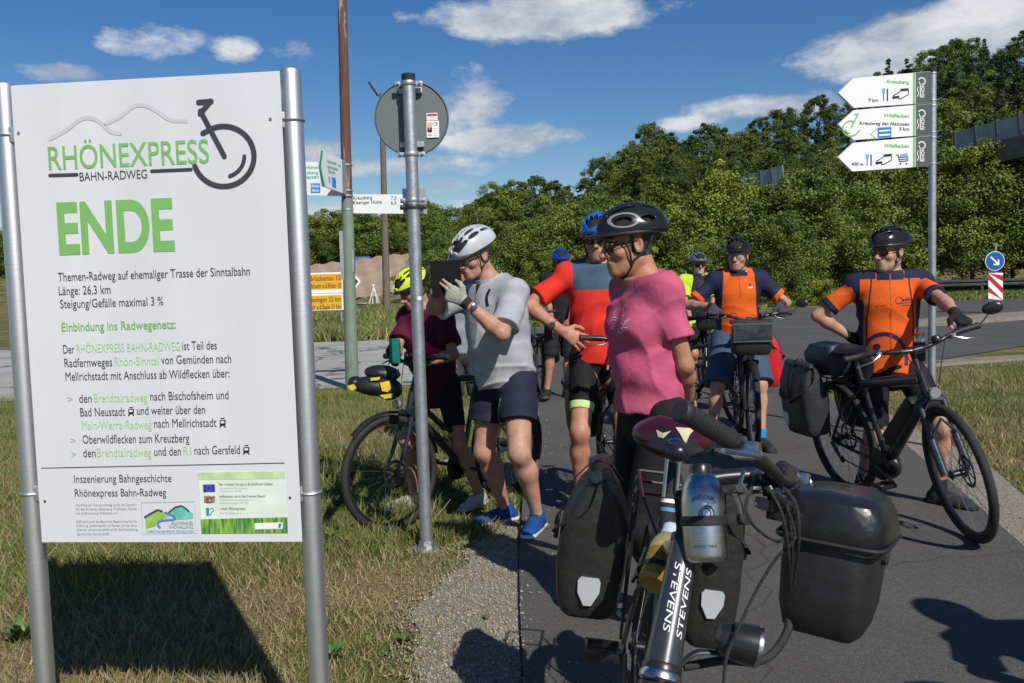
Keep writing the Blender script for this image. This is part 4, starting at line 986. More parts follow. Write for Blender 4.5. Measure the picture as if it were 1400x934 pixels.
# concrete gutter along the near edge, and the traffic island
def band(name, a, b, w, z, m, h=.0, parts=0):
    a, b = Vector((*a, 0)), Vector((*b, 0)); d = (b-a); n = max(1, int(d.length/1.0)); u = d.normalized(); nn = Vector((-u.y, u.x, 0))
    o = None
    for i in range(n):
        p = a+d*(i/n); q = a+d*((i+1)/n)-u*.012; mb = MB()
        c = (p+q)/2; mb.box((0, 0, 0), ((q-p).length, w, h), frame_M(c+Vector((0, 0, z-h/2)), u, (0, 0, 1)), bev=.01)
        o2 = mb.build(name, m, None, smooth=False); tag(o2, kind='structure')
band('gutter_slab', (4.9, 13.1), (7.0, 13.78), .5, .03, KRB, .1); band('gutter_slab', (7.0, 13.78), (20.5, 17.0), .5, .03, KRB, .1)
isl = [gxy(1188, 449), gxy(1300, 438), gxy(1400, 431), (30, 27.5), (30, 26.2), gxy(1400, 438), gxy(1300, 446)]
flat_poly('traffic_island', isl, KRB, .11, .12)
# bare earth slope and a pale gravel patch on the left
SOIL = mat('red soil', (.44, .32, .22), .95, var=.3, vs=.6, bump=.6, bs=3, col2=(.30, .205, .14), wear=((.24, .22, .10), .8, .6))
def soil():
    a = []; b = []
    A0 = np.linspace(-.235, -.105, 40); D = np.linspace(61, 88, 24); v = []; 
    for i, az in enumerate(A0):
        lo = np.interp(az, [-.235, -.19, -.15, -.105], [63.5, 62.5, 64, 67]); hi = np.interp(az, [-.235, -.16, -.115, -.105], [77, 86, 90, 86])
        for j in range(24):
            d = lo+(hi-lo)*j/23+.5*math.sin(i*.9+j); x = az*d; v.append((x, d, float(hill(x, d))+.1+.09*math.sin(i*1.3+j*.2)))
    f = [(i*24+j, (i+1)*24+j, (i+1)*24+j+1, i*24+j+1) for i in range(39) for j in range(23)]
    me = mesh_np('bare_earth_slope', v, f); tag(put('bare_earth_slope', me, SOIL), kind='structure')
soil()
flat_poly('gravel_patch', [gxy(x, y) for x, y in ((486, 416), (500, 417), (511, 410), (508, 405), (490, 401), (470, 402), (440, 405), (455, 414))], mat('pale gravel', (.4, .36, .3), .95, bump=.6, bs=20), .05)
# gravel shoulder beside the path (left) and along the right verge
GRV = mat('fine gravel', (.52, .47, .38), .95, col2=(.20, .17, .125), vs=110, bump=1.0, bs=160, cs=(.35, .65), wear=((.3, .24, .13), 3.5, .6))
def shoulder_w(y):
    return np.interp(y, [1.5, 3.2, 4.2, 4.8, 5.4, 7], [-.52, -.44, -.42, -.30, -.16, -.10])-.04*np.sin(np.asarray(y)*5.1)-.025*np.sin(np.asarray(y)*13)
lsh = [(-.004, y) for y in np.arange(1.5, 7.2, .3)]
lso = [(float(shoulder_w(y)), y) for y in np.arange(7.0, 1.4, -.1)]
flat_poly('gravel_shoulder', lsh+lso, GRV, .012)
rp = [(2.35+.06*5, 2), (2.6, 4.6), (2.95, 6.2), (3.25, 7.7), (3.45, 9.4)]; flat_poly('gravel_shoulder', rp+[(x+.38+.1*math.sin(y*3), y) for x, y in [(3.4, 9.4), (3.3, 8.2), (3.25, 7.6), (3.1, 7), (3.0, 6.2), (2.85, 5.5), (2.7, 4.6), (2.6, 3.4), (2.5, 2)]], GRV, .012)

# loose stones and grass: real geometry, too many to count
def scatter_mesh(name, base_v, base_f, pos, yaw, scl, tint, m, lean=None):
    """copies of a small shape joined in one mesh"""
    n = len(pos); bv = np.array(base_v, float); c, s = np.cos(yaw), np.sin(yaw)
    V = bv[None]*scl[:, None, :]; 
    if lean is not None: V[..., 0] += V[..., 2]*lean[:, None]
    X = V[..., 0]*c[:, None]-V[..., 1]*s[:, None]+pos[:, 0:1]; Y = V[..., 0]*s[:, None]+V[..., 1]*c[:, None]+pos[:, 1:2]; Z = V[..., 2]+pos[:, 2:3]
    v = np.stack([X, Y, Z], -1).reshape(-1, 3); f = (np.array(base_f)[None]+(np.arange(n)*len(bv))[:, None, None]).reshape(-1, len(base_f[0]))
    me = mesh_np(name, v, f); at = me.color_attributes.new('tint', 'FLOAT_COLOR', 'POINT')
    t = np.repeat(np.concatenate([tint, np.ones((n, 1))], 1), len(bv), 0); at.data.foreach_set('color', t.ravel().astype(np.float32))
    return put(name, me, m, smooth=False)
rng = np.random.default_rng(3)
def vnoise(x, y, s, ph=0): return (np.sin(x*s+1.3*np.sin(y*s*.7+ph))+np.sin(y*s*1.2+1.7*np.sin(x*s*.8-ph))+np.sin((x+y)*s*.7+ph*2))/3
oct_v = [(1, 0, 0), (-1, 0, 0), (0, 1, 0), (0, -1, 0), (0, 0, 1), (.1, .1, -.4)]; oct_f = [(0, 2, 4), (2, 1, 4), (1, 3, 4), (3, 0, 4), (2, 0, 5), (1, 2, 5), (3, 1, 5), (0, 3, 5)]
def stones():
    n = 22000; y = 2.6+rng.random(n)**1.3*4.8; x = -rng.random(n)*.72-.01; k = (x > shoulder_w(y)-.18*rng.random(n)**2); x, y = x[k], y[k]; n = len(x)
    n2 = 2500; y2 = 2.4+rng.random(n2)*6.5; x2 = np.interp(y2, [2, 4.6, 6.2, 7.7, 9.4], [2.65, 2.6, 2.95, 3.25, 3.45])+.02+rng.random(n2)**1.2*.45
    n3 = 520; y3 = 2.7+rng.random(n3)*7; x3 = .03*np.maximum(0, y3-4)+rng.random(n3)**3*.3
    zz = np.concatenate([np.full(n+n2, .014), np.full(n3, .037)]); x = np.concatenate([x, x2, x3]); y = np.concatenate([y, y2, y3]); n = len(x)
    sc_ = (.0025+.006*rng.random(n)**2.2)[:, None]*(.7+.6*rng.random((n, 3))); g = (.35+.6*rng.random(n))[:, None]*np.array([[1, .95, .88]])
    tag(scatter_mesh('gravel', oct_v, oct_f, np.stack([x, y, zz], 1), rng.random(n)*6.3, sc_, g, mat('gravel stone', (.5, .47, .41), .9, var=.3, vs=60, attr=True)), kind='stuff')
stones()
GRS = mat('grass blade', (.9, .9, .9), .6, var=.15, vs=1, attr=True, spec=.3)
def grass(name, x, y, hgt, dry, z=0.0, wid=.0032, seed=0):
    n = len(x); bv = [(-1, 0, 0), (1, 0, 0), (-.75, .12, .5), (.75, .12, .5), (0, .45, 1)]; bf = [(0, 1, 3), (0, 3, 2), (2, 3, 4)]
    yaw = rng.random(n)*6.3; h = hgt*(.45+.9*rng.random(n)); w = wid*(.6+.8*rng.random(n)); lean = rng.normal(0, .6, n)
    scl = np.stack([w, h*(.2+.9*rng.random(n)), h], 1)
    G0 = np.array([.11, .16, .028]); G1 = np.array([.22, .265, .062]); D0 = np.array([.44, .35, .18]); D1 = np.array([.27, .19, .09])
    a = rng.random((n, 1)); gcol = G0*(1-a)+G1*a; dcol = D0*(1-a)+D1*a; isd = (rng.random(n) < dry)[:, None]
    t = np.where(isd, dcol, gcol)*(.7+.5*rng.random((n, 1)))
    zz = np.full(n, z) if np.isscalar(z) else z
    V = scatter_mesh(name, bv, bf, np.stack([x, y, zz], 1), yaw, scl, t, GRS, lean)
    return tag(V, kind='stuff')
def left_grass():
    n = 150000; y = 2.3+rng.random(n)**1.25*10.4; xr = .03*np.maximum(0, y-4)-.015; x = xr-rng.random(n)**.9*(1.0+.66*y)
    edge = shoulder_w(y)
    sh = (x > edge) & (y < 8); pk = np.clip((x-edge)/.6, 0, 1); keep = (~sh) | (rng.random(n) < .75*(1-pk)**1.2+.06); 
    pr = vnoise(x, y, 2.3, 1); keep &= rng.random(n) < .78+.3*pr
    x, y, pr = x[keep], y[keep], pr[keep]
    green = np.clip((y-4.3)/1.5, 0, 1)*.8+.2*np.clip((-x-1.5)/2, 0, 1); dry = np.clip(.74-.60*green-.5*vnoise(x, y, 1.7, 4), .10, .92)
    hgt = .044+.022*np.clip(green, 0, 1)+.03*np.clip(vnoise(x, y, 3.1, 2), 0, 1)
    hgt = hgt*np.where((x > -.7) & (y < 6), .75, 1)
    grass('grass', x, y, hgt, dry, wid=.0026)
    # taller tufts: round the sign pole, the wheel and the green post
    n = 9000; c = np.array([(-.46, 5.15, .17, .13), (-.25, 5.25, .16, .12), (-.9, 5.1, .25, .15), (-1.6, 5.6, .5, .2), (-1.5, 6.7, .6, .26), (-1.3, 4.9, .3, .13), (-1.0, 7.4, .5, .26), (-.45, 6.6, .3, .16), (-2.1, 4.6, .5, .17), (-1.45, 3.1, .25, .13), (-.62, 3.0, .12, .09), (-2.6, 6.4, .8, .25), (-.1, 7.6, .25, .16), (-2, 8.5, 1, .28), (-.7, 5.75, .25, .16), (-.06, 5.9, .1, .1), (-.5, 9, .6, .28)])
    i = rng.integers(0, len(c), n); x = c[i, 0]+rng.normal(0, 1, n)*c[i, 2]*.45; y = c[i, 1]+rng.normal(0, 1, n)*c[i, 2]*.45; k = x < -.01
    grass('grass_tufts', x[k], y[k], c[i, 3][k]*.72, np.full(k.sum(), .25), wid=.003)
left_grass()
def right_grass():
    n = 110000; y = 2.0+rng.random(n)**1.1*14; x0 = np.interp(y, [2, 4.6, 6.2, 7.7, 10.4, 12.2, 13.4, 16], [2.9, 2.95, 3.35, 3.7, 3.95, 4.9, 7.2, 17])
    x = x0+rng.random(n)**1.2*(7.5); k = (rng.random(n) < .75+.3*vnoise(x, y, 2, 3)) & (x < y*.62+1.5); x, y, x0 = x[k], y[k], x0[k]
    d = np.clip(.5-.35*np.clip((x-x0)/2.2, 0, 1)-.5*vnoise(x, y, 1.1, 2)+.25*np.exp(-(x-x0)*2), .08, .9)
    grass('grass', x, y, .055+.04*vnoise(x, y, 1.5, 1), d*.75, wid=.0035)
    n = 14000; y = 9.5+rng.random(n)*4; x = 3.3+rng.random(n)*2.4; x0 = np.interp(y, [7.7, 10.4, 12.2, 13.4], [3.7, 3.9, 4.8, 6.6]); k = x > x0
right_grass()
def mid_grass():
    # verge beyond the side road and below the bushes beyond the road
    n = 60000; y = 23+rng.random(n)**1.4*36; x = (-.34+rng.random(n)*.62)*y; far = np.interp(x/y, [-.3, -.16, .03, .16, .29, .42], [22.6, 22.6, 26.5, 30, 33.5, 38])
    k = (y > far+.15) & (y < far+26); x, y = x[k], y[k]; grass('grass', x, y, .22+.1*vnoise(x, y, .9, 1), np.clip(.28+.3*vnoise(x, y, .35, 2), .05, .7), z=hill(x, y), wid=.02)
    n = 30000; y = 36+rng.random(n)*16; x = y*(.36+rng.random(n)*.35); grass('grass', x, y, np.full(n, .16), np.clip(.04+.1*vnoise(x, y, .4, 2), .0, .3), wid=.02, z=hill(x, y))
mid_grass()

def weed(x, y, n, ln, label, up=.5, col=((.05, .10, .02), (.10, .17, .04))):
    t = thing('weed', label, 'plant', (x, y, .01)); m_ = mat('weed leaf %.2f' % up, col[1], .5, col2=col[0], vs=9); V = []; F = []
    for i in range(7):
        u = i/6; w = ln*(.13 if i % 2 else .2)*math.sin(PI*min(1, u*.92+.08))**.8; z = ln*(up*u-.55*up*u*u); V += [(-w, ln*u, z+.012*ln), (0, ln*u, z), (w, ln*u, z+.012*ln)]
    for i in range(6):
        for j in (0, 1): a = i*3+j; F.append((a, a+1, a+4, a+3))
    me = bpy.data.meshes.new('leaf'); me.from_pydata(V, [], F); me.materials.append(m_); me.polygons.foreach_set('use_smooth', [True]*len(F)); r_ = random.Random(int(x*100))
    for i in range(n):
        o = bpy.data.objects.new('leaf', me); COL.objects.link(o); o.parent = t; s_ = r_.uniform(.5, 1.1); o.scale = (s_, s_, s_*r_.uniform(.6, 1.5)); o.rotation_euler = (r_.uniform(0, .5), r_.uniform(-.3, .3), i*2.4+r_.uniform(-.3, .3))
for px, py, n, ln, lab, up in [(553, 880, 16, .085, 'dark green leafy rosette growing in the gravel at the lower middle', .5), (468, 700, 26, .16, 'bushy green weed left of the front wheel of the maroon rider', .9), (452, 745, 18, .12, 'low leafy weed beside the right board post', .7), (610, 735, 14, .12, 'grassy weed at the foot of the round sign pole', 1.2),
                               (475, 660, 20, .17, 'tall leafy weed behind the front wheel', 1.1), (455, 905, 14, .10, 'green weed at the lower end of the right board post', .8), (665, 850, 8, .05, 'small weed by the path edge near the bottom', .6), (30, 880, 22, .14, 'green weeds at the lower left corner by the left post', .9), (640, 752, 12, .07, 'small green clump in the gravel beside the path edge', .8)]:
    g = G(px, py); weed(g.x, g.y, int(n*1.5), ln*.72, lab, up*1.2)
# ---------------------------------------------------------------- trees
def leaf_mat(name, c0, c1, dry=None):
    return mat(name, c1, .55, col2=c0, vs=3.0, attr=True, spec=.25, cs=(.25, .75))
LEAF = {'deep': leaf_mat('leaf deep green', (.042, .07, .014), (.10, .138, .028)), 'mid': leaf_mat('leaf mid green', (.07, .112, .02), (.17, .21, .038)),
        'olive': leaf_mat('leaf olive', (.085, .118, .018), (.175, .215, .036)), 'yell': leaf_mat('leaf yellow green', (.13, .165, .018), (.30, .32, .04)), 'conif': leaf_mat('needle dark', (.022, .042, .018), (.05, .075, .03))}
BARK = mat('bark', (.10, .08, .06), .95, var=.4, vs=20, bump=.6, bs=50)
def crown_mesh(name, kind, h, r, n, ls, seed, base=.12, clumps=60):
    """leaf-sized faces gathered in clumps through the crown volume, gaps between clumps"""
    g = np.random.default_rng(seed); C = []
    while len(C) < clumps:
        z = g.random(); a = g.random()*2*PI
        if kind == 'cone': prof = (1-z)**.9*(.85+.3*g.random())
        elif kind == 'column': prof = math.sin(PI*min(1, z*1.02+.02))**.5*.8
        elif kind == 'bush': prof = math.sqrt(max(0, 1-(z*1.0)**2.2))*(.85+.3*g.random())
        else: prof = math.sin(PI*(z*.88+.1))**.62*(.75+.45*g.random())
        rr = r*prof*(g.random()**.35); C.append((rr*math.cos(a)*(1+.28*math.sin(2*a+seed)), rr*math.sin(a)*(1+.2*math.sin(3*a+seed)), h*(base+(1-base)*z)+g.normal(0, .045*h), r*(.10+.22*g.random()**1.4)*(.6+.6*prof)))
    C = np.array(C); i = g.integers(0, clumps, n); d = g.normal(0, 1, (n, 3)); d /= np.linalg.norm(d, axis=1)[:, None]; rad = g.random(n)**.45
    p = C[i, :3]+d*rad[:, None]*C[i, 3:4]*np.array([1.05, 1.05, .8 if kind != 'cone' else .4]); p[:, 2] = np.maximum(p[:, 2], h*.02)
    nn = d+g.normal(0, .75, (n, 3))+np.array([0, 0, .35]); nn /= np.linalg.norm(nn, axis=1)[:, None]
    t1 = np.cross(nn, g.normal(0, 1, (n, 3))); t1 /= np.linalg.norm(t1, axis=1)[:, None]; t2 = np.cross(nn, t1); s = ls*(.55+.8*g.random((n, 1)))
    v = np.stack([p-t1*s*.95, p-t2*s*.5+t1*s*.05, p+t1*s*.95, p+t2*s*.5+nn*s*.15], 1).reshape(-1, 3); f = np.arange(4*n).reshape(-1, 4)
    me = mesh_np(name, v, f); ct = .72+.6*g.random(clumps); tint = (ct[i]*(.8+.4*g.random(n)))[:, None]*np.array([[1, 1, 1]]); tint[:, 0] *= 1+.25*(g.random(clumps)[i]-.4)
    at = me.color_attributes.new('tint', 'FLOAT_COLOR', 'POINT'); at.data.foreach_set('color', np.repeat(np.concatenate([tint, np.ones((n, 1))], 1), 4, 0).ravel().astype(np.float32))
    return me
def trunk_mesh(name, h, r, seed, limbs=7, spread=.5, tr=.03):
    g = random.Random(seed); mb = MB(); top = Vector((g.uniform(-.1, .1)*r, g.uniform(-.1, .1)*r, h*.85))
    pts = smooth_pts([(0, 0, -.4), (g.uniform(-.04, .04)*h, 0, h*.3), (g.uniform(-.05, .05)*h, g.uniform(-.05, .05)*h, h*.6), top], 3); n = len(pts)
    mb.tube(pts, [h*tr*(1-.85*i/(n-1))*(1.35 if i == 0 else 1) for i in range(n)], 7)
    for i in range(limbs):
        k = int(n*(.25+.6*i/limbs)); p = pts[min(k, n-1)]; a = i*2.4+g.random(); L_ = r*spread*(1.3-.6*i/limbs); e = p+Vector((math.cos(a)*L_, math.sin(a)*L_, L_*.75)); mb.tube([p, (p+e)/2+Vector((0, 0, -.05*L_)), e], [h*tr*.45, h*tr*.3, h*tr*.1], 5)
    me = bpy.data.meshes.new(name); me.from_pydata(mb.v, [], mb.f); me.materials.append(BARK); return me
KINDS = {}
def kind(k, *a, **kw):
    tr = kw.pop('tr', .022); lim = kw.pop('limbs', 7); lm = kw.pop('leaf'); me = crown_mesh('crown_'+k, *a, **kw); me.materials.append(LEAF[lm]); KINDS[k] = (me, trunk_mesh('trunk_'+k, a[1], a[2], kw['seed'], limbs=lim, tr=tr), a[1], a[2])
kind('broad1', 'round', 10, 3.6, 13950, 0.127, seed=1, base=.2, clumps=85, leaf='deep')
kind('broad2', 'round', 10, 3.2, 13175, 0.123, seed=2, base=.2, clumps=70, leaf='mid')
kind('broad3', 'round', 10, 3.9, 13950, 0.131, seed=3, base=.15, clumps=95, leaf='mid')
kind('birch', 'column', 10, 2.1, 10075, 0.107, seed=4, base=.2, clumps=80, leaf='olive', tr=.014)
kind('fir', 'cone', 10, 2.3, 12400, 0.123, seed=5, base=.08, clumps=150, leaf='conif', limbs=0)
kind('bushA', 'bush', 5, 2.9, 24800, 0.070, seed=6, base=.03, clumps=90, leaf='olive', tr=.012)
kind('bushB', 'bush', 5, 2.5, 23250, 0.070, seed=7, base=.03, clumps=80, leaf='mid', tr=.012)
kind('bushC', 'bush', 5, 2.7, 23250, 0.066, seed=8, base=.02, clumps=75, leaf='yell', tr=.012)
kind('maple', 'round', 8, 3.7, 31000, 0.086, seed=9, base=.22, clumps=85, leaf='olive', tr=.016)
kind('maple2', 'round', 8, 3.5, 27900, 0.086, seed=10, base=.22, clumps=80, leaf='mid', tr=.016)
kind('low', 'bush', 2, 1.3, 9300, 0.041, seed=11, base=.02, clumps=40, leaf='yell', tr=.01)
def tree(k, x, y, h, label, group=None, wide=1.0, rot=None, name='tree', z=None, cat='tree'):
    crown, trunk, h0, r0_ = KINDS[k]; t = thing(name, label, cat, (x, y, float(hill(x, y)) if z is None else z), random.random()*6.28 if rot is None else rot, group)
    s = h/h0; t.scale = (s*wide, s*wide, s)
    for nm, me in (('trunk', trunk), ('crown', crown)):
        o = bpy.data.objects.new(nm, me); COL.objects.link(o); o.parent = t
    return t
def px_tree(k, px, ptop, d, label, **kw):
    """tree whose foot stands at depth d on the terrain and whose top reaches photo height ptop"""
    p = P(px, ptop, d); x = p.x; z0 = float(hill(x, d)); h = max(kw.pop('mn', 1.0), p.z-z0); return tree(k, x, d, h, label, **kw)
# skyline (photo x, photo y) of the wooded hill
SKY = [(-400, 300), (-150, 315), (0, 322), (150, 312), (300, 318), (395, 322), (430, 318), (470, 300), (520, 285), (560, 272), (600, 290), (640, 282), (670, 256), (690, 240), (730, 246), (760, 252), (790, 246), (816, 217), (840, 226), (870, 196), (892, 173), (915, 182), (940, 196), (968, 172), (1000, 176), (1030, 160), (1060, 152), (1090, 150), (1125, 132), (1160, 140), (1200, 96), (1230, 80), (1260, 76), (1300, 56), (1335, 52), (1365, 66), (1395, 50), (1430, 46), (1500, 60), (1600, 50)]
sx = [p[0] for p in SKY]; sy = [p[1] for p in SKY]
FOREST_L = {'broad1': 'dark green broadleaf tree in the dense wood covering the hillside', 'broad2': 'mid green broadleaf tree in the dense wood covering the hillside', 'broad3': 'wide round green tree in the dense wood covering the hillside', 'birch': 'slender olive green birch in the dense wood on the hillside', 'fir': 'dark pointed fir in the dense wood covering the hillside'}
def forest():
    R_ = random.Random(5)
    # ridge trees follow the skyline, lower rows fill the slope below
    for row, (dd, off, step) in enumerate([(0, 0, 19), (-9, 26, 22), (-18, 50, 25), (-27, 76, 28), (-36, 100, 32)]):
        x = -260+row*7
        while x < 1500:
            base_d = float(np.interp(x, [0, 600, 800, 1000, 1200, 1500], [150, 135, 118, 108, 100, 96])); d = base_d+dd*1.05+R_.uniform(-4, 4)
            top = float(np.interp(x, sx, sy))+off*float(np.interp(x, [400, 650, 900, 1200], [.3, .45, .8, 1.25]))+R_.uniform(-4, 12)*(1 if row else .7)
            k = R_.choice(['broad1', 'broad2', 'broad3', 'birch', 'birch', 'broad1', 'broad2'] if R_.random() > (.42 if x > 1180 and row < 3 else .1) else ['fir'])
            if row == 0 and abs(x-816) < 12: k = 'broad1'
            p = P(x, top, d); z0 = float(hill(p.x, d)); h = p.z-z0
            if h > 3.0:
                h = min(h, 15 if row else 18); tree(k, p.x, d, h, FOREST_L[k], 'trees of the wood on the hillside', wide=R_.uniform(.85, 1.15)*max(.75, min(1.1, 9/h)))
            x += step*R_.uniform(.75, 1.25)
forest()
for _i, _x in enumerate(range(-240, 620, 21)):
    _d = 104+7*math.sin(_i*1.7); _p = P(_x, 360, _d); tree(('bushB', 'bushA')[_i % 2], _p.x, _d, 5.2+1.3*math.sin(_i*2.3), 'dark bush at the foot of the wood behind the bare slope', 'bushes at the foot of the wood', wide=1.5, name='bush', cat='bush')
# row of big shrubs and young trees directly beyond the road, from left to right
B = 'shrubs along the far side of the road'
for i, (k, px, top, d, w, lab) in enumerate([
    ('broad2', 560, 292, 84, 1.1, 'green tree at the right edge of the bare earth slope'),
    ('bushB', 592, 345, 60, 1.3, 'dark green bush right of the bare earth slope'),
    ('broad3', 600, 318, 72, 1.0, 'green tree rising just left of the silver helmet'),
    ('broad2', 650, 285, 60, 1.0, 'green tree behind the silver helmet'), ('birch', 690, 262, 58, 1.3, 'tall narrow tree between silver helmet and red shirt'),
    ('bushB', 640, 335, 50, 1.5, 'green bush right behind the silver helmet'), ('bushA', 712, 325, 44, 1.3, 'olive bush above the shoulder of the grey polo shirt'),
    ('broad2', 735, 272, 54, 1.1, 'green tree over the blue helmet at the back'), ('bushC', 752, 345, 41, 1.1, 'yellowish bush behind the blue helmet at the back'),
    ('bushA', 790, 290, 43, 1.15, 'olive shrub behind the man in the red shirt'), ('broad3', 815, 262, 52, 1.0, 'green tree above the man in the red shirt'),
    ('bushA', 862, 280, 43, 1.2, 'olive shrub behind the large black helmet'), ('birch', 905, 245, 50, 1.2, 'slender tree just right of the large black helmet'),
    ('bushB', 925, 285, 42, 1.2, 'green shrub above the neon yellow shirt'), ('bushC', 985, 240, 45, 1.0, 'yellow green shrub between the neon shirt and centre orange shirt'),
    ('bushB', 975, 330, 39, 1.2, 'green shrub left of the middle orange rider'), ('bushA', 1040, 268, 44, 1.2, 'olive shrub behind the middle orange rider'),
    ('bushA', 1100, 246, 41, 1.15, 'big olive shrub between the two orange riders'), ('bushA', 1068, 300, 37.5, 1.1, 'olive shrub at the road beside the middle orange rider'),
    ('broad3', 1112, 232, 46, 1.0, 'young green tree in front of the distant noise barrier'), ('bushB', 1135, 290, 38.5, 1.1, 'dark green shrub left of the right orange rider'), ('bushB', 1165, 262, 43, 1.2, 'dark green shrub behind the black helmet of the right rider')]):
    px_tree(k, px, top, d, lab, wide=w, name='shrub' if k.startswith('bush') else 'tree', cat='shrub' if k.startswith('bush') else 'tree')
for i, (px, top, d, lab) in enumerate([(1075, 372, 36.5, 'low yellow green bush at the road edge between the orange riders'), (1052, 385, 35.5, 'small yellow green bush behind the left hand grip of the middle rider'), (1120, 383, 36.2, 'low yellow bush beside the right rider elbow'), (770, 395, 33, 'low yellow bush behind the rider in dark clothes'), (950, 400, 34, 'low bush behind the neon rider'), (1222, 372, 40, 'small bush under the maple left of the grey signpost')]):
    px_tree('low', px, top, d, lab, wide=1.4, name='bush', cat='bush')
for k, px, top, d, w, lab in [('maple', 1215, 205, 47, 1.0, 'maple tree behind the arrow shaped route signs'), ('maple2', 1275, 200, 44, 1.05, 'maple tree right behind the grey signpost'), ('maple', 1330, 212, 44.5, 1.05, 'maple tree under the noise barrier right of the signpost'),
                             ('maple', 1385, 215, 45, 1.0, 'maple tree at the right edge above the blue arrow sign'), ('maple2', 1450, 210, 47, 1.0, 'maple tree at the far right under the bridge')]:
    px_tree(k, px, top, d, lab, wide=w, name='maple_tree')

# ---------------------------------------------------------------- far street furniture
GALV = mat('galvanised steel', (.50, .53, .56), .5, .8, var=.3, vs=22, bump=.08, bs=60, col2=(.34, .37, .40))
GREYP = mat('grey painted metal', (.16, .17, .18), .5, .2)
WHT = mat('sign white', (.78, .8, .8), .35, var=.05, vs=3); GRNT = mat('print green', (.20, .46, .13), .5, var=.03); TEAL = mat('print teal green', (.0, .3, .2), .5, var=.03); DKT = mat('print dark grey', (.045, .05, .06), .5, var=.03); BLUT = mat('print blue', (.02, .2, .55), .5, var=.03); LGT = mat('print light grey', (.45, .47, .48), .5, var=.03)
LGREEN = mat('print pale green', (.38, .6, .33), .5, var=.03); WPR = mat('print white', (.85, .85, .85), .5, var=.02); BLKT = mat('print black', (.015, .015, .015), .5, var=.02); YEL = mat('sign yellow', (.75, .40, .02), .4, var=.06, vs=4); RED = mat('print red', (.5, .015, .015), .45, var=.05); ORG = mat('print orange', (.8, .25, .05), .5)
def noise_barrier(label, p0, p1, n, h, name='noise_barrier'):
    t = thing(name, label, 'noise barrier', tuple(p0)); d = (p1-p0)/n; u = d.normalized(); pm = mat('barrier panel', (.27, .31, .31), .22, .1, var=.25, vs=2); gm = mat('barrier post', (.13, .14, .15), .5, .5)
    for i in range(n):
        c = d*(i+.5); M = frame_M(c+Vector((0, 0, h/2)), u, (0, 0, 1)); MB().box((0, 0, 0), (d.length-.09, .06, h-.06), M).build('panel', pm, t, smooth=False); 
        MB().box((0, 0, 0), (.12, .16, h+.06), frame_M(d*i+Vector((0, 0, h/2)), u, (0, 0, 1))).build('post', gm, t, smooth=False)
    MB().box((0, 0, 0), ((p1-p0).length, .22, .12), frame_M((p1-p0)/2+Vector((0, 0, -.05)), u, (0, 0, 1))).build('base_beam', gm, t, smooth=False)
    return t
a, b = P(1306, 208, 46), P(1460, 170, 41); noise_barrier('grey glass noise barrier on the bridge at the right edge', a, b, 5, 1.0+.0)
a2, b2 = P(1010, 266, 56), P(1072, 250, 53); noise_barrier('distant noise barrier panels between the bushes and the wood', a2, b2, 4, 1.05)
def bridge():
    t = thing('road_bridge', 'dark concrete road bridge behind the maples at right', 'bridge', tuple(Vector((a.x, a.y, 0)))); u = (b-a).normalized(); L_ = 24
    cm = mat('weathered concrete', (.16, .155, .145), .9, var=.35, vs=2, bump=.4, bs=15); c = (a+u*(L_/2-1)); c.z += -.55; c = c-Vector((a.x, a.y, 0)); nn = Vector((-u.y, u.x, 0)).normalized()
    MB().box((0, 0, 0), (L_, 7, .9), frame_M(c+nn*3.4, u, (0, 0, 1)), bev=.03).build('deck', cm, t, smooth=False)
    for k in (5.0, 17.0):
        q = a+u*k-Vector((a.x, a.y, 0)); MB().box((0, 0, 0), (1.0, 6, q.z-.9), frame_M(Vector((q.x, q.y, (q.z-.9)/2))+nn*3.4, Vector((u.x, u.y, 0)), (0, 0, 1)), bev=.03).build('pier', cm, t, smooth=False)
bridge()
def guardrail():
    p0, p1 = P(1205, 343, 39), P(1420, 348, 37); p1 = Vector((p1.x+6, p1.y, p0.z)); p0.z = p1.z = .78
    t = thing('guardrail', 'dark galvanised guardrail on the grass bank under the maples', 'guardrail', (p0.x, p0.y, 0)); u = (p1-p0); L_ = u.length; u.normalize(); o = Vector((p0.x, p0.y, 0)); gm = mat('old guardrail', (.07, .07, .07), .6, .4, var=.4, vs=3)
    prof = [(0, .0), (.06, .05), (.06, .1), (0, .155), (.06, .21), (.06, .26), (0, .31)]; nn = Vector((u.y, -u.x, 0)); V = []; 
    for q in (0, L_):
        for x, z in prof: V.append(p0-o+u*q+nn*x+Vector((0, 0, z-.31)))
    k = len(prof); F = [(i, i+1, k+i+1, k+i) for i in range(k-1)]; MB().add(V+[v-nn*.006 for v in V], F+[tuple(2*k+j for j in f[::-1]) for f in F]).build('rail', gm, t, smooth=False)
    for i in range(int(L_/2)+1): MB().box(p0-o+u*i*2+Vector((0, 0, -.38)), (.1, .06, .78)).build('post', gm, t, smooth=False)
guardrail()
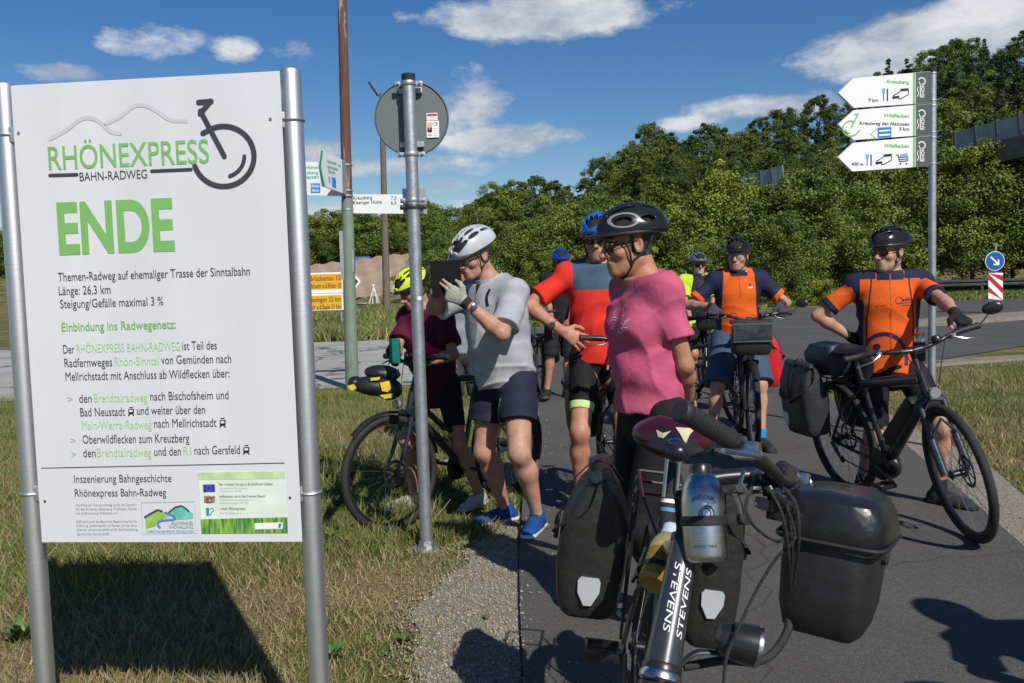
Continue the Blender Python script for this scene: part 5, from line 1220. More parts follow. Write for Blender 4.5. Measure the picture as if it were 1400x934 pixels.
def keep_right():
    d = 26.5; b_ = P(1362, 431, d); t = thing('keep_right_sign', 'round blue keep right arrow sign over red and white striped marker on the island', 'road sign', (b_.x, d, .1)); R_ = Vector((b_.x, d, .1))
    MB().tube([(0, .05, 0), (0, .05, 1.9)], .03, 10).build('pole', GALV, t)
    c = P(1360, 357, d)-R_; rd = 13.2/FL*d; Mx = Matrix.Translation(c) @ Matrix.Rotation(PI/2, 4, 'X'); MB().lathe([(rd, -.012), (rd, .012)], 36, Mx).build('rim_ring', WPR, t, smooth=False)
    MB().lathe([(rd*.94, .0), (rd*.94, .015)], 36, Mx).build('disc', mat('sign blue', (.01, .09, .36), .35, var=.05), t, smooth=False)
    A = Matrix.Translation(c+Vector((0, -.018, 0))) @ Matrix.Rotation(PI/2, 4, 'X') @ Matrix.Rotation(math.radians(-45), 4, 'Z'); k = rd
    MB().prism([(-.62*k, -.08*k), (.3*k, -.08*k), (.05*k, -.36*k), (.25*k, -.36*k), (.62*k, 0), (.25*k, .36*k), (.05*k, .36*k), (.3*k, .08*k), (-.62*k, .08*k)], .004, A).build('arrow', WPR, t, smooth=False)
    q0, q1 = P(1351, 411, d)-R_, P(1371, 373, d)-R_; w = q1.x-q0.x; h = q1.z-q0.z; mc = (q0+q1)/2; mc.y = 0
    MB().box(mc, (w, .02, h)).build('marker_board', WPR, t, smooth=False); RM = Matrix.Translation(mc+Vector((0, -.0125, 0))) @ Matrix.Rotation(PI/2, 4, 'X')
    for i in range(-2, 3, 1):
        yc = i*.36; sw = .17; pl = []
        pts = [(-w/2, yc+w/2-0), (w/2, yc-w/2), (w/2, yc-w/2+sw), (-w/2, yc+w/2+sw)]; pts = [(x, min(h/2, max(-h/2, y))) for x, y in pts]
        if max(p[1] for p in pts)-min(p[1] for p in pts) > .02 and len(set(pts)) > 2: MB().prism(pts, .002, RM).build('red_stripe', RED, t, smooth=False)
keep_right()
def town_sign():
    d = 31; y0 = P(466, 447, d); t = thing('direction_sign', 'pair of yellow direction boards with black town names on grey posts', 'road sign', (y0.x, d, 0)); o = Vector((y0.x, d, 0))
    for px in (400, 465): q = P(px, 400, d)-o; MB().tube([(q.x, .06, 0), (q.x, .06, 2.0)], .04, 8).build('post', GALV, t)
    for (ya, yb, txt) in ((372.5, 397, (('Bad Brückenau 12', 387), ('Bischofsheim a.d.Rhön 10', 395.5))), (401.5, 424, (('Bad Kissingen 32 km', 412), ('Neustadt a.d.Saale 21 km', 421)))):
        A, B_ = P(394, yb+2, d), P(469, ya-.5, d); c = (A+B_)/2-o; w = B_.x-A.x; h = B_.z-A.z
        MB().box(c, (w, .04, h), bev=.01).build('board_frame', WPR, t, smooth=False); MB().box(c+Vector((0, -.024, 0)), (w-.1, .01, h-.1)).build('board', YEL, t, smooth=False)
        Pm = Matrix(((1, 0, 0, 0), (0, 0, -1, 0), (0, 1, 0, 0), (0, 0, 0, 1))); Pm = Matrix.Translation(c+Vector((0, -.031, 0))) @ Matrix.Rotation(PI/2, 4, 'X')
        for k, (s_, py) in enumerate(txt): lettering(s_, Pm, -w/2+.42+.02*k, h/2-.27-.255*k, w-.5-.02*k, .16, BLKT, t, .008)
    q = P(431, 399.5, d)-o; MB().box(q, (1.9, .03, .09)).build('cross_board', WPR, t, smooth=False)
    d2 = 34; q = P(487, 385, d2); t2 = thing('chevron_sign', 'small yellow arrow sign with black chevron behind the rusty pole', 'road sign', (q.x, d2, 0)); Mx = Matrix.Translation((-.05, 0, q.z)) @ Matrix.Rotation(PI/2, 4, 'X')
    MB().prism([(-.32, -.25), (.02, -.25), (.22, 0), (.02, .25), (-.32, .25)], .03, Mx).build('board', WPR, t2, smooth=False); Mx = Mx @ Matrix.Translation((0, 0, .018)); MB().prism([(-.3, -.2), (-.02, -.2), (.14, 0), (-.02, .2), (-.3, .2)], .004, Mx).build('yellow_face', YEL, t2, smooth=False)
    MB().prism([(-.16, -.19), (-.04, -.19), (.12, 0), (-.04, .19), (-.16, .19), (.0, 0)], .004, Mx @ Matrix.Translation((0, 0, .004))).build('chevron', BLKT, t2, smooth=False); MB().tube([(-.1, .03, 0), (-.1, .03, q.z-.2)], .03, 8).build('post', GALV, t2)
town_sign()
def bean_poles():
    g = G(511, 399); g = P(511, 399, 52); t = thing('pole_tripod', 'small tent of white sticks standing on the bare slope edge', 'stick tent', (g.x, 52, 0)); r_ = random.Random(2)
    for i in range(7): a_ = i*.9; MB().tube([(math.cos(a_)*.32, math.sin(a_)*.3, .2), (0, 0, 1.15), (-math.cos(a_)*.07, 0, 1.3)], .018, 5).build('stick', WPR, t)
bean_poles()
def far_lamp():
    d = 44; b_ = P(529, 425, d); t = thing('street_lamp', 'weathered wooden lamp pole with black lantern behind the round sign', 'street lamp', (b_.x, d, 0)); top = P(520, 128, d).z
    lean = P(522, 128, d).x-b_.x
    MB().tube([(0, 0, 0), (lean*.3, 0, top*.35), (lean, 0, top)], [.19, .16, .12], 12).build('pole', mat('weathered wood', (.17, .14, .11), .9, var=.4, vs=3, stretch=(8, 8, .6), bump=.5, bs=10), t)
    MB().tube([(lean, 0, top-.9), (lean-.02, 0, top-.2), (lean-.2, -.1, top-.05)], .035, 8).build('arm', GREYP, t)
    MB().box((0, 0, 0), (.75, .22, .1), Matrix.Translation((lean-.38, -.1, top+.2)) @ Matrix.Rotation(math.radians(58), 4, 'Y'), bev=.03).build('lantern', BLK(), t)
far_lamp()
MB_ = MB().box((0, 0, .2), (1.9, .7, .45), bev=.08); o = MB_.build('tarpaulin', mat('blue tarp', (.02, .12, .5), .6), None); q = P(492, 353, 84); o.location = (q.x, 84, q.z-.3); tag(o, 'small bright blue tarpaulin on the top edge of the bare slope', 'tarpaulin')
# ---------------------------------------------------------------- near signs
ALU = mat('brushed aluminium', (.70, .71, .72), .46, .95, var=.08, vs=4, stretch=(1, 1, 60), bump=.05, bs=20)
def info_sign():
    TL, TR, BR = P(14, 113, 2.72), P(382, 97, 2.64), P(410, 741, 2.64)
    pR = P(397, 95, 2.69); pL = P(5, 115, 2.80); root = Vector(((pR.x+pL.x)/2, (pR.y+pL.y)/2, 0))
    t = thing('information_sign', 'large white information board with green ENDE lettering on two aluminium posts', 'sign board', tuple(root))
    for p in (pL, pR):
        q = p-root; MB().tube([(q.x, q.y, -.2), (q.x, q.y, q.z-.012), (q.x, q.y, q.z-.004), (q.x, q.y, q.z)], [.0305, .0305, .0295, .026], 40).build('post', ALU, t)
    x = (TR-TL); W_ = Vector((x.x, x.y, 0)).length; top = TR.z; bot = BR.z; X = Vector((x.x, x.y, 0)).normalized(); H_ = top-bot
    pl = Plane(Vector((TL.x, TL.y, bot)), X, (0, 0, 1), root); mid = pl.o+X*W_/2+Vector((0, 0, H_/2))-root
    ex = Plane(pl.o, X, (0, 0, 1))
    M = frame_M(mid-pl.n*.002, X, (0, 0, 1)); MB().box((0, 0, 0), (W_, .004, H_), M, bev=.0015).build('panel', mat('board face', (.68, .70, .725), .24, var=.07, vs=1.6, stretch=(3, 3, .5), bump=.015, bs=4, spec=.6), t, smooth=False)
    pan = [o for o in t.children if o.name.startswith('panel')][0]
    MB().box((0, 0, 0), (W_, .004, H_-.02), frame_M(mid-pl.n*.062+X*.012+Vector((0, 0, -.006)), X, (0, 0, 1)), bev=.0015).build('rear_panel', mat('board edge', (.6, .63, .66), .4), t, smooth=False)
    for py in (163, 677):
        for (pp, sx_) in ((pR, 1), (pL, -1)):
            zz = P(388, py, 2.66).z; q = pp-root; MB().box((q.x-sx_*.03, q.y-.01, zz), (.03, .03, .045), bev=.003).tube([(q.x+.0325*math.cos(a), q.y+.0325*math.sin(a), zz) for a in np.linspace(0, 2*PI, 22)[:-1]], .004, 5, closed=True).build('bracket', ALU, t)
    for px, py in ((370, 163), (397, 680), (26, 182), (62, 685)):
        u, v = pl.uv(px, py); Mb = pl.M(.001) @ Matrix.Translation((u, v, 0)); MB().lathe([(.0045, 0), (.004, .002), (.0015, .0026)], 12, Mb).build('screw', STL(), t)
    T = lambda s, px, py, px2, cap, m, b=0: pl.text(s, px, py, px2, cap, m, pan, b)
    G_, D_, LG = GRNT, DKT, LGREEN
    T('RHÖNEXPRESS', 67.5, 232.5, 287, 31.5, G_, .006); T('BAHN-RADWEG', 109.5, 247.8, 202, 11.8, D_, .0)
    pl.line([(70, 240), (104, 239)], 4.6, D_, pan); pl.line([(209, 234.2), (260, 232)], 4.6, D_, pan)
    GL = mat('print hill grey', (.55, .57, .6), .5, var=.02)
    pl.line([tuple(p[:2]) for p in smooth_pts([(70, 189.5, 0), (91, 178, 0), (110, 163.5, 0), (126, 162, 0), (138, 168, 0), (151, 180, 0), (163, 182.5, 0)], 6)], 5, GL, pan)
    pl.line([tuple(p[:2]) for p in smooth_pts([(146, 169, 0), (164, 160, 0), (182, 146, 0), (198, 144.5, 0), (214, 152, 0), (233, 164, 0), (253, 165.5, 0)], 6)], 5, GL, pan)
    cx, cy, r = 306, 214, 41.5; arc = [(279.5, 181.5)]+[(cx+r*math.cos(a), cy+r*.99*math.sin(a)) for a in np.radians(np.arange(-118, 161, 6))]; pl.line(arc, 7.2, D_, pan, lift=.0014)
    pl.line([(cx+r*.68*math.cos(a), cy+r*.68*math.sin(a)) for a in np.radians(np.arange(3, 75, 6))], 5.5, D_, pan)
    pl.line([(275.5, 154), (306, 212)], 7, D_, pan, lift=.0018); pl.line([(274, 140), (287, 139)], 7, D_, pan, lift=.0020); pl.line([(287, 140), (275.5, 154)], 7, D_, pan, lift=.0022)
    T('ENDE', 81.5, 346, 240, 66, G_, .032)
    b = 0; c = 11.6
    for s, x0, y0, x1, m, bb in [('Themen-Radweg auf ehemaliger Trasse der Sinntalbahn', 80, 384.7, 342.3, D_, b), ('Länge: 26,3 km', 81, 403.5, 151.8, D_, b), ('Steigung/Gefälle maximal 3 %', 83, 421.5, 224, D_, b), ('Einbindung ins Radwegenetz:', 85, 453, 241.3, G_, .011),
        ('Der', 87, 483.4, 102.4, D_, b), ('RHÖNEXPRESS BAHN-RADWEG', 105.5, 482.6, 247, LG, b), ('ist Teil des', 249.8, 478.6, 297, D_, b), ('Radfernweges', 88.8, 502, 154, D_, b), ('Rhön-Sinntal', 157.2, 500, 217.9, LG, b), ('von Gemünden nach', 221, 498, 316.6, D_, b),
        ('Mellrichstadt mit Anschluss ab Wildflecken über:', 90.3, 520.5, 314.6, D_, b), ('>', 93, 550.5, 100.4, LG, b), ('den', 108.9, 550.6, 126, D_, b), ('Brendtalradweg', 129, 550, 202.2, LG, b), ('nach Bischofsheim und', 206, 547.5, 313, D_, b),
        ('Bad Neustadt', 110.4, 569.3, 171.6, D_, b), ('und weiter über den', 187.8, 567, 281, D_, b), ('Main-Werra-Radweg', 112.5, 587.2, 207.9, LG, b), ('nach Mellrichstadt', 211.2, 584.6, 296.6, D_, b), ('>', 97, 606.5, 104, LG, b), ('Oberwildflecken zum Kreuzberg', 113.7, 606.5, 259.4, D_, b),
        ('>', 98, 625.5, 105, LG, b), ('den', 114.3, 625, 131.4, D_, b), ('Brendtalradweg', 133.7, 624.5, 207.7, LG, b), ('und den', 211.4, 623, 248, D_, b), ('R1', 251.4, 622, 262.3, LG, b), ('nach Gersfeld', 266.3, 621.3, 328.6, D_, b)]: T(s, x0, y0, x1, c if s != '>' else 9, m, bb)
    T('Inszenierung Bahngeschichte', 102, 660, 235, 10.6, D_, b); T('Rhönexpress Bahn-Radweg', 102.9, 679, 227.7, 10.4, D_, b)
    def tram(x, y, w, h):
        pl.poly([(x, y-h*.82), (x+w, y-h*.87), (x+w, y-h*.25), (x, y-h*.2)], BLKT, pan, 'tram_symbol'); pl.poly([(x+w*.2, y-h*.7), (x+w*.8, y-h*.72), (x+w*.8, y-h*.5), (x+w*.2, y-h*.48)], WPR, pan, 'tram_symbol', lift=.002)
        pl.line([(x+w*.2, y-h*1.02), (x+w*.8, y-h*1.05)], 1.2, BLKT, pan); pl.line([(x, y), (x+w*.35, y-h*.25)], 1.2, BLKT, pan); pl.line([(x+w, y-.3), (x+w*.65, y-h*.25)], 1.2, BLKT, pan)
    tram(175.8, 568.5, 7.5, 11); tram(300.6, 584.5, 8, 12); tram(333, 621.5, 8, 12)
    pl.line([(57, 640), (389, 633)], 1.1, D_, pan)
    sm = mat('print mid grey', (.28, .29, .31), .5, var=.02)
    for k, (s, y) in enumerate([('Zertifizierter Themenradweg durch die Gemein-', 692), ('den Bad Brückenau, Riedenberg, Wildflecken, Zeitlofs', 697.5), ('und die Brückenauer Rhönallianz e. V.', 703), ('Gefördert durch das Bayerische Staatsministerium für', 714.5), ('Ernährung, Landwirtschaft und Forsten und den Euro-', 720), ('päischen Landwirtschaftsfonds für die Entwicklung', 725.5), ('des ländlichen Raumes (ELER)', 731.5)]):
        T(s, 104+k*.3, y, 187+k*.3 if k not in (2, 6) else (162 if k == 2 else 150), 3.2, sm)
    # logo of the municipal alliance: two hills and a river
    pl.line([(193.5, 687.2), (266, 685.6), (269, 728.7), (196, 730), (193.5, 687.2)], .8, LGT, pan)
    gr = mat('print grass green', (.3, .5, .1), .5, var=.3, vs=30); tq = mat('print turquoise', (.16, .55, .45), .5, var=.3, vs=30)
    pl.poly([(198.8, 708), (204, 704), (211, 698.5), (217, 697), (222, 700), (228, 702), (232, 706), (221, 710), (215, 714), (213, 719), (200, 723)], gr, pan, 'logo_hill'); pl.poly([(231, 701), (238, 695), (246, 691.5), (252, 693.5), (258, 698.5), (264, 701.5), (264.5, 709), (240, 710.5), (237, 705)], tq, pan, 'logo_hill')
    pl.line([(198.5, 707), (206, 702.5), (216, 697), (222, 699)], 2.6, D_, pan, lift=.0022); pl.line([(230, 701.5), (240, 693.5), (248, 691.5), (253, 694), (259, 699)], 2.2, D_, pan, lift=.0022)
    pl.line([tuple(p[:2]) for p in smooth_pts([(226, 700.5, 0), (236, 704.5, 0), (240, 709, 0), (232, 710.5, 0), (220, 712, 0), (216, 716, 0), (219, 721, 0)], 5)], 2.6, mat('print river blue', (.07, .25, .55), .5), pan, lift=.0024)
    T('BRÜCKENAUER', 235, 717, 264.5, 4, sm, .004); T('RHÖNALLIANZ', 232, 722.5, 265, 4.4, sm, .004); T('GEMEINSAM MEHR ERREICHEN', 200.5, 728, 265.7, 3.2, mat('print light blue', (.15, .42, .8), .5), .004)
    # funding notice
    pl.poly([(271, 646), (389.5, 644), (394, 728.6), (276, 729.4)], mat('print mint', (.72, .8, .70), .5, var=.12, vs=12), pan, 'notice'); pl.poly([(271, 646), (389.5, 644), (390, 654.5), (271.6, 656)], mat('print light lime', (.6, .74, .42), .5, var=.25, vs=18), pan, 'notice', lift=.0018)
    pl.poly([(275, 709.8), (393, 707), (394, 728.6), (276, 729.4)], mat('print grass photo', (.30, .52, .08), .5, col2=(.01, .15, .03), vs=22, stretch=(5, 1, .6), cs=(.38, .62)), pan, 'notice_band', lift=.0018)
    T('Europäischer Landwirtschaftsfonds für die Entwicklung des ländlichen Raumes (ELER)', 277, 654.6, 379, 2.6, D_); T('Hier investiert Europa in die ländlichen Gebiete', 299.4, 664, 372.9, 3.6, BLKT, .008); T('mitfinanziert durch den Freistaat Bayern', 300.2, 680.3, 362.9, 3.5, BLKT, .008); T('Lokale Aktionsgruppe', 301.5, 697, 335.5, 3.4, BLKT, .008)
    for s, y, x1 in (('Europäische Kommission', 668.6, 338), ('im Rahmen von LEADER', 672.8, 331), ('im Rahmen des Entwicklungsprogramms für den', 684.8, 349), ('ländlichen Raum in Bayern 2014 - 2020', 689, 340), ('Bad Kissingen e. V.', 702.6, 331)): T(s, 300.6, y, x1, 2.4, sm)
    pl.poly([(278, 662.5), (294, 662), (294.4, 672.5), (278.4, 673)], mat('print flag blue', (.01, .05, .4), .5), pan, 'flag', lift=.0018)
    for i in range(12): a = i*PI/6; x, y = 286.2+3.6*math.cos(a), 667.5+3.6*math.sin(a); pl.poly([(x-.4, y), (x, y-.5), (x+.4, y), (x, y+.5)], YEL, pan, 'flag_star', lift=.0026)
    for i, (x, y, w, h, mm) in enumerate([(282.5, 679, 8, 9, 'print crest red'), (279.5, 678, 3.4, 9, 'crest tan'), (291, 677.6, 3.4, 9, 'crest tan'), (284, 677.5, 4, 3, 'print crest tan'), (286.3, 682, 2.6, 4.2, 'crest blue')]):
        pl.poly([(x, y), (x+w, y-.2), (x+w, y+h-.2), (x, y+h)], mat(mm, {'r': (.35, .05, .04), 't': (.35, .22, .1), 'b': (.2, .35, .6)}[mm.split()[-1][0]], .5, var=.4, vs=90), pan, 'crest', lift=.0018+i*.0004)
    pl.poly([(282, 694), (286, 694), (286.6, 705), (282.5, 705)], mat('print teal blue', (.02, .3, .4), .5), pan, 'leader_logo', lift=.0018); pl.line([(287, 696), (291, 694.8), (292.8, 698), (289, 701), (287.5, 704.5)], 1.2, mat('print teal blue', 0), pan, lift=.0020)
    pl.poly([(348.6, 715), (386.6, 714), (387, 722.6), (349, 723.5)], WPR, pan, 'notice_label', lift=.0024); T('Landwirtschaft und Forsten', 351, 718.6, 380, 1.9, sm); 
    pl.poly([(381.5, 715.6), (385.3, 715.5), (384, 721.6), (381.2, 721.6)], BLUT, pan, 'notice_label', lift=.0030)
info_sign()

def clamp(t, c, r, m=None, ears=.04, name='clamp'):
    mb = MB().lathe([(r+.004, -.012), (r+.006, -.009), (r+.006, .009), (r+.004, .012)], 24, Matrix.Translation(c))
    for q in (-1, 1):
        mb.box((c[0]+q*(r+ears/2), c[1]+.012, c[2]), (ears, .008, .026), bev=.003); mb.lathe([(.009, 0), (.009, .008), (.004, .012)], 6, Matrix.Translation((c[0]+q*(r+ears*.62), c[1]+.006, c[2])) @ Matrix.Rotation(PI/2, 4, 'X'))
    return mb.build(name, m or GALV, t)
def round_sign():
    b = G(583, 751); d = b.y; t = thing('round_sign', 'round traffic sign seen from its grey back on a galvanised pole', 'road sign', (b.x, d, 0)); R_ = Vector((b.x, d, 0)); top = P(559, 101, d).z; r = .034
    MB().tube([(0, 0, -.05), (0, 0, top-.05)], r, 28).build('pole', GALV, t); MB().lathe([(r+.002, -.045), (r+.003, -.004), (r*.9, 0)], 24, Matrix.Translation((0, 0, top))).build('cap', RUB(), t)
    MB().lathe([(.085, 0), (.085, .012), (.045, .02), (.04, .05)], 6, Matrix.Translation((0, 0, .0)) @ Matrix.Rotation(.3, 4, 'Z')).build('base_flange', GALV, t, smooth=False)
    c = P(563, 162, d+.075)-R_; rd = 50/FL*(d+.07); A = Matrix.Translation(c) @ Matrix.Rotation(math.radians(4), 4, 'Z') @ Matrix.Rotation(PI/2, 4, 'X')
    disc = MB().lathe([(rd-.004, -.014), (rd, -.01), (rd, .008), (rd-.006, .012), (rd-.01, .004)], 56, A).build('disc', mat('sign back grey', (.125, .145, .15), .5, var=.06, vs=3), t)
    for f in (-.145, .145): MB().box(c+Vector((0, -.02, f)), (.13, .02, .03), bev=.003).build('rail', GALV, t, smooth=False); 
    for py in (114, 211): clamp(t, Vector((0, 0, P(563, py, d).z)), r)
    pl = Plane(R_+c+Vector((0, -.0115, 0)), A.to_3x3() @ Vector((1, 0, 0)), (0, 0, 1), R_)
    pl.poly([(583, 155), (598, 154.4), (598.3, 164.4), (583.3, 165)], WPR, disc, 'sticker'); pl.poly([(583, 165.6), (600, 165.2), (600.4, 187.8), (583.4, 188.4)], WPR, disc, 'sticker')
    pl.poly([(584, 156), (597.5, 155.6), (597.6, 158.6), (584, 159)], RED, disc, 'sticker_print', lift=.002)
    for y in (161, 163): pl.line([(584.5, y), (597, y-.3)], .7, LGT, disc, lift=.002)
    pl.poly([(584.3, 167.5), (590.6, 167.2), (590.8, 174), (584.4, 174.2)], mat('print salmon', (.75, .45, .38), .5), disc, 'sticker_print', lift=.002); pl.poly([(584.3, 174.4), (590.8, 174.2), (590.8, 180.8), (584.4, 181)], ORG, disc, 'sticker_print', lift=.0022); pl.poly([(584.5, 174.8), (586, 174.7), (587.6, 178), (589.4, 174.6), (590.8, 174.6), (590.6, 181), (584.6, 181)], BLKT, disc, 'sticker_print', lift=.003)
    pl.text('CE', 591.6, 171.6, 598.6, 4.2, BLKT, disc, .01, lift=.002)
    for y in (176, 179, 182, 185): pl.line([(592, y), (598.5, y-.2)], .8, LGT, disc, lift=.002)
    for y in (183.5, 185.5): pl.line([(585, y), (590, y-.1)], .8, RED, disc, lift=.002)
    # small lower plate, edge on to us
    q0, q1 = P(551.5, 294, d+.06)-R_, P(583, 257, d+.06)-R_; m_ = (q0+q1)/2; MB().box(m_, (q1.x-q0.x, .004, q1.z-q0.z), bev=.001).build('lower_plate', mat('plate back', (.5, .53, .56), .4, .6, var=.1), t, smooth=False)
    clamp(t, Vector((0, 0, P(563, 283, d).z)), r, mat('dark clamp', (.09, .09, .09), .5, .7)); clamp(t, Vector((0, 0, P(563, 274, d).z)), r*.9, GALV)
    MB().lathe([(.012, 0), (.012, .001)], 20, Matrix.Translation(P(573.5, 408, d-.034)-R_) @ Matrix.Rotation(PI/2, 4, 'X')).build('round_sticker', WPR, t)
round_sign()

def rusty_pole():
    d = 12.8; b = G(481.5, 528); d = 12.6; b = P(481, 528, d); t = thing('signpost', 'tall pole rusty above and pale green below carrying white cycle route boards', 'signpost', (b.x, d, 0)); R_ = Vector((b.x, d, 0))
    off = P(468, 10, d).x-b.x; tz = P(468, 10, d).z; RM = mat('rusty steel', (.16, .075, .045), .8, var=.3, vs=5, col2=(.09, .045, .03), bump=.4, bs=50, stretch=(5, 5, .5), wear=((.30, .32, .28), 2.2, .56)); GP = mat('flaking green paint', (.21, .27, .21), .6, col2=(.155, .2, .155), vs=4, bump=.3, bs=50, wear=((.18, .11, .06), 7, .63))
    zt = P(474, 272, d).z; f = lambda z: off*(z/tz)
    MB().tube([(0, 0, -.3), (f(zt*.6), 0, zt*.6), (f(zt), 0, zt)], [.094, .086, .079], 20).build('lower_pole', GP, t); MB().tube([(f(zt), 0, zt), (f(7.5), 0, 7.5)], [.074, .052], 18).build('upper_pole', RM, t)
    for y in (226, 261, 268, 287): z = P(474, y, d).z; MB().lathe([(.084, -.01), (.086, 0), (.084, .01)], 20, Matrix.Translation((f(z), 0, z))).build('band', GALV, t)
    yb = -.1
    def board(pts, dd, name='route_board', m=WHT, x=(1, 0, 0)):
        pl = Plane(P(*pts[0], dd), x, (0, 0, 1), R_); o = pl.poly(pts, m, t, name, t=.03, lift=-.016); return pl, o
    pl, o = board([(384.6, 221), (468, 221.5), (468, 268), (384.6, 266.5)], d+.1)
    pl.poly([(384.8, 221.2), (391, 221), (385.4, 244), (392, 266.3), (384.8, 266)], TEAL, o, 'arrow_band', lift=.001); pl.poly([(388.5, 221.2), (393, 221.2), (387, 244), (393, 266.3), (388.5, 266.4), (384.7, 244)], TEAL, o, 'arrow_band', lift=.002)
    for s, y, x0, x1 in (('Bischofsheim', 231.9, 400, 441), ('Kreuzberg', 238.9, 405, 435), ('Wildflecken', 245, 402, 436)): pl.text(s, x0, y, x1, 4.6, TEAL, o, .004, lift=.002)
    def blue(pl, o, x0, y0, x1, y1, s1='Rhön', s2='Sinn'):
        pl.poly([(x0, y0), (x1, y0), (x1, y1), (x0, y1)], mat('print sky blue', (.02, .28, .62), .5), o, 'route_badge', lift=.002); h = y1-y0
        pl.text(s1, x0+1.4, y0+h*.42, x1-1.4, h*.26, WPR, o, .01, lift=.003); pl.text(s2, x0+1.8, y0+h*.86, x1-2, h*.26, WPR, o, .01, lift=.003)
    blue(pl, o, 425, 250.7, 438, 264)
    ax = (P(474, 240, d-.2)-P(437, 240, d-.75)); pl, o = board([(434.3, 202.5), (472.4, 220.3), (474, 266), (445, 254.5), (439, 251)], d-.45, x=(ax.x, ax.y, 0)) if False else (None, None)
    A_, B_ = P(437, 228, d-.95), P(473, 240, d-.12); x_ = Vector((B_.x-A_.x, B_.y-A_.y, 0)); pl = Plane(B_, x_, (0, 0, 1), R_)
    o = pl.poly([(434.5, 203), (472.4, 220.3), (474, 266), (443, 254.5)], WHT, t, 'route_board', t=.03, lift=-.016); pl.poly([(439, 205), (441.5, 206.5), (438.6, 228), (444.3, 254.8), (442, 254), (436.3, 228)], TEAL, o, 'arrow_band', lift=.001)
    for s, x0, y, x1 in (('Gemünden', 447.5, 222.5, 460), ('Bad Brückenau', 448, 230, 461), ('Obersinn', 448.5, 236, 458)): pl.text(s, x0, y, x1, 4.6, TEAL, o, .004, lift=.002)
    pl.poly([(453.6, 242), (459, 243.6), (459.6, 257.5), (454.2, 255.6)], mat('print sky blue', 0), o, 'route_badge', lift=.002); pl.text('km', 462, 227.8, 466, 4, TEAL, o, lift=.002)
    pl.poly([(449, 241), (451, 241.6), (451.6, 250.2), (449.6, 249.6)], mat('print light blue', 0), o, 'route_badge', lift=.002)
    pl.poly([(467.4, 218.5), (472.5, 220.5), (473.8, 265.6), (468.6, 263.6)], mat('plate back', 0), o, 'clamp_strip', lift=.002)
    pl, o = board([(480.2, 265.8), (553, 266), (553, 292.2), (480.8, 291.6)], d+.1)
    for s, x0, y, x1 in (('Kreuzberg', 483, 273, 509), ('Kissinger Hütte', 483, 279.4, 522.3), ('7,5', 534.6, 273.2, 542), ('6,5', 534.6, 279.6, 542)): pl.text(s, x0, y, x1, 4.6, DKT, o, .006, lift=.002)
    for x, y0, y1 in ((468.3, 316, 382), (483, 342, 372)): q0, q1 = P(x-1, y1, d)-R_, P(x+1, y0, d)-R_; MB().box(((q0+q1)/2), (q1.x-q0.x, .12, q1.z-q0.z)).build('small_plate', mat('plate back', 0), t, smooth=False)
rusty_pole()

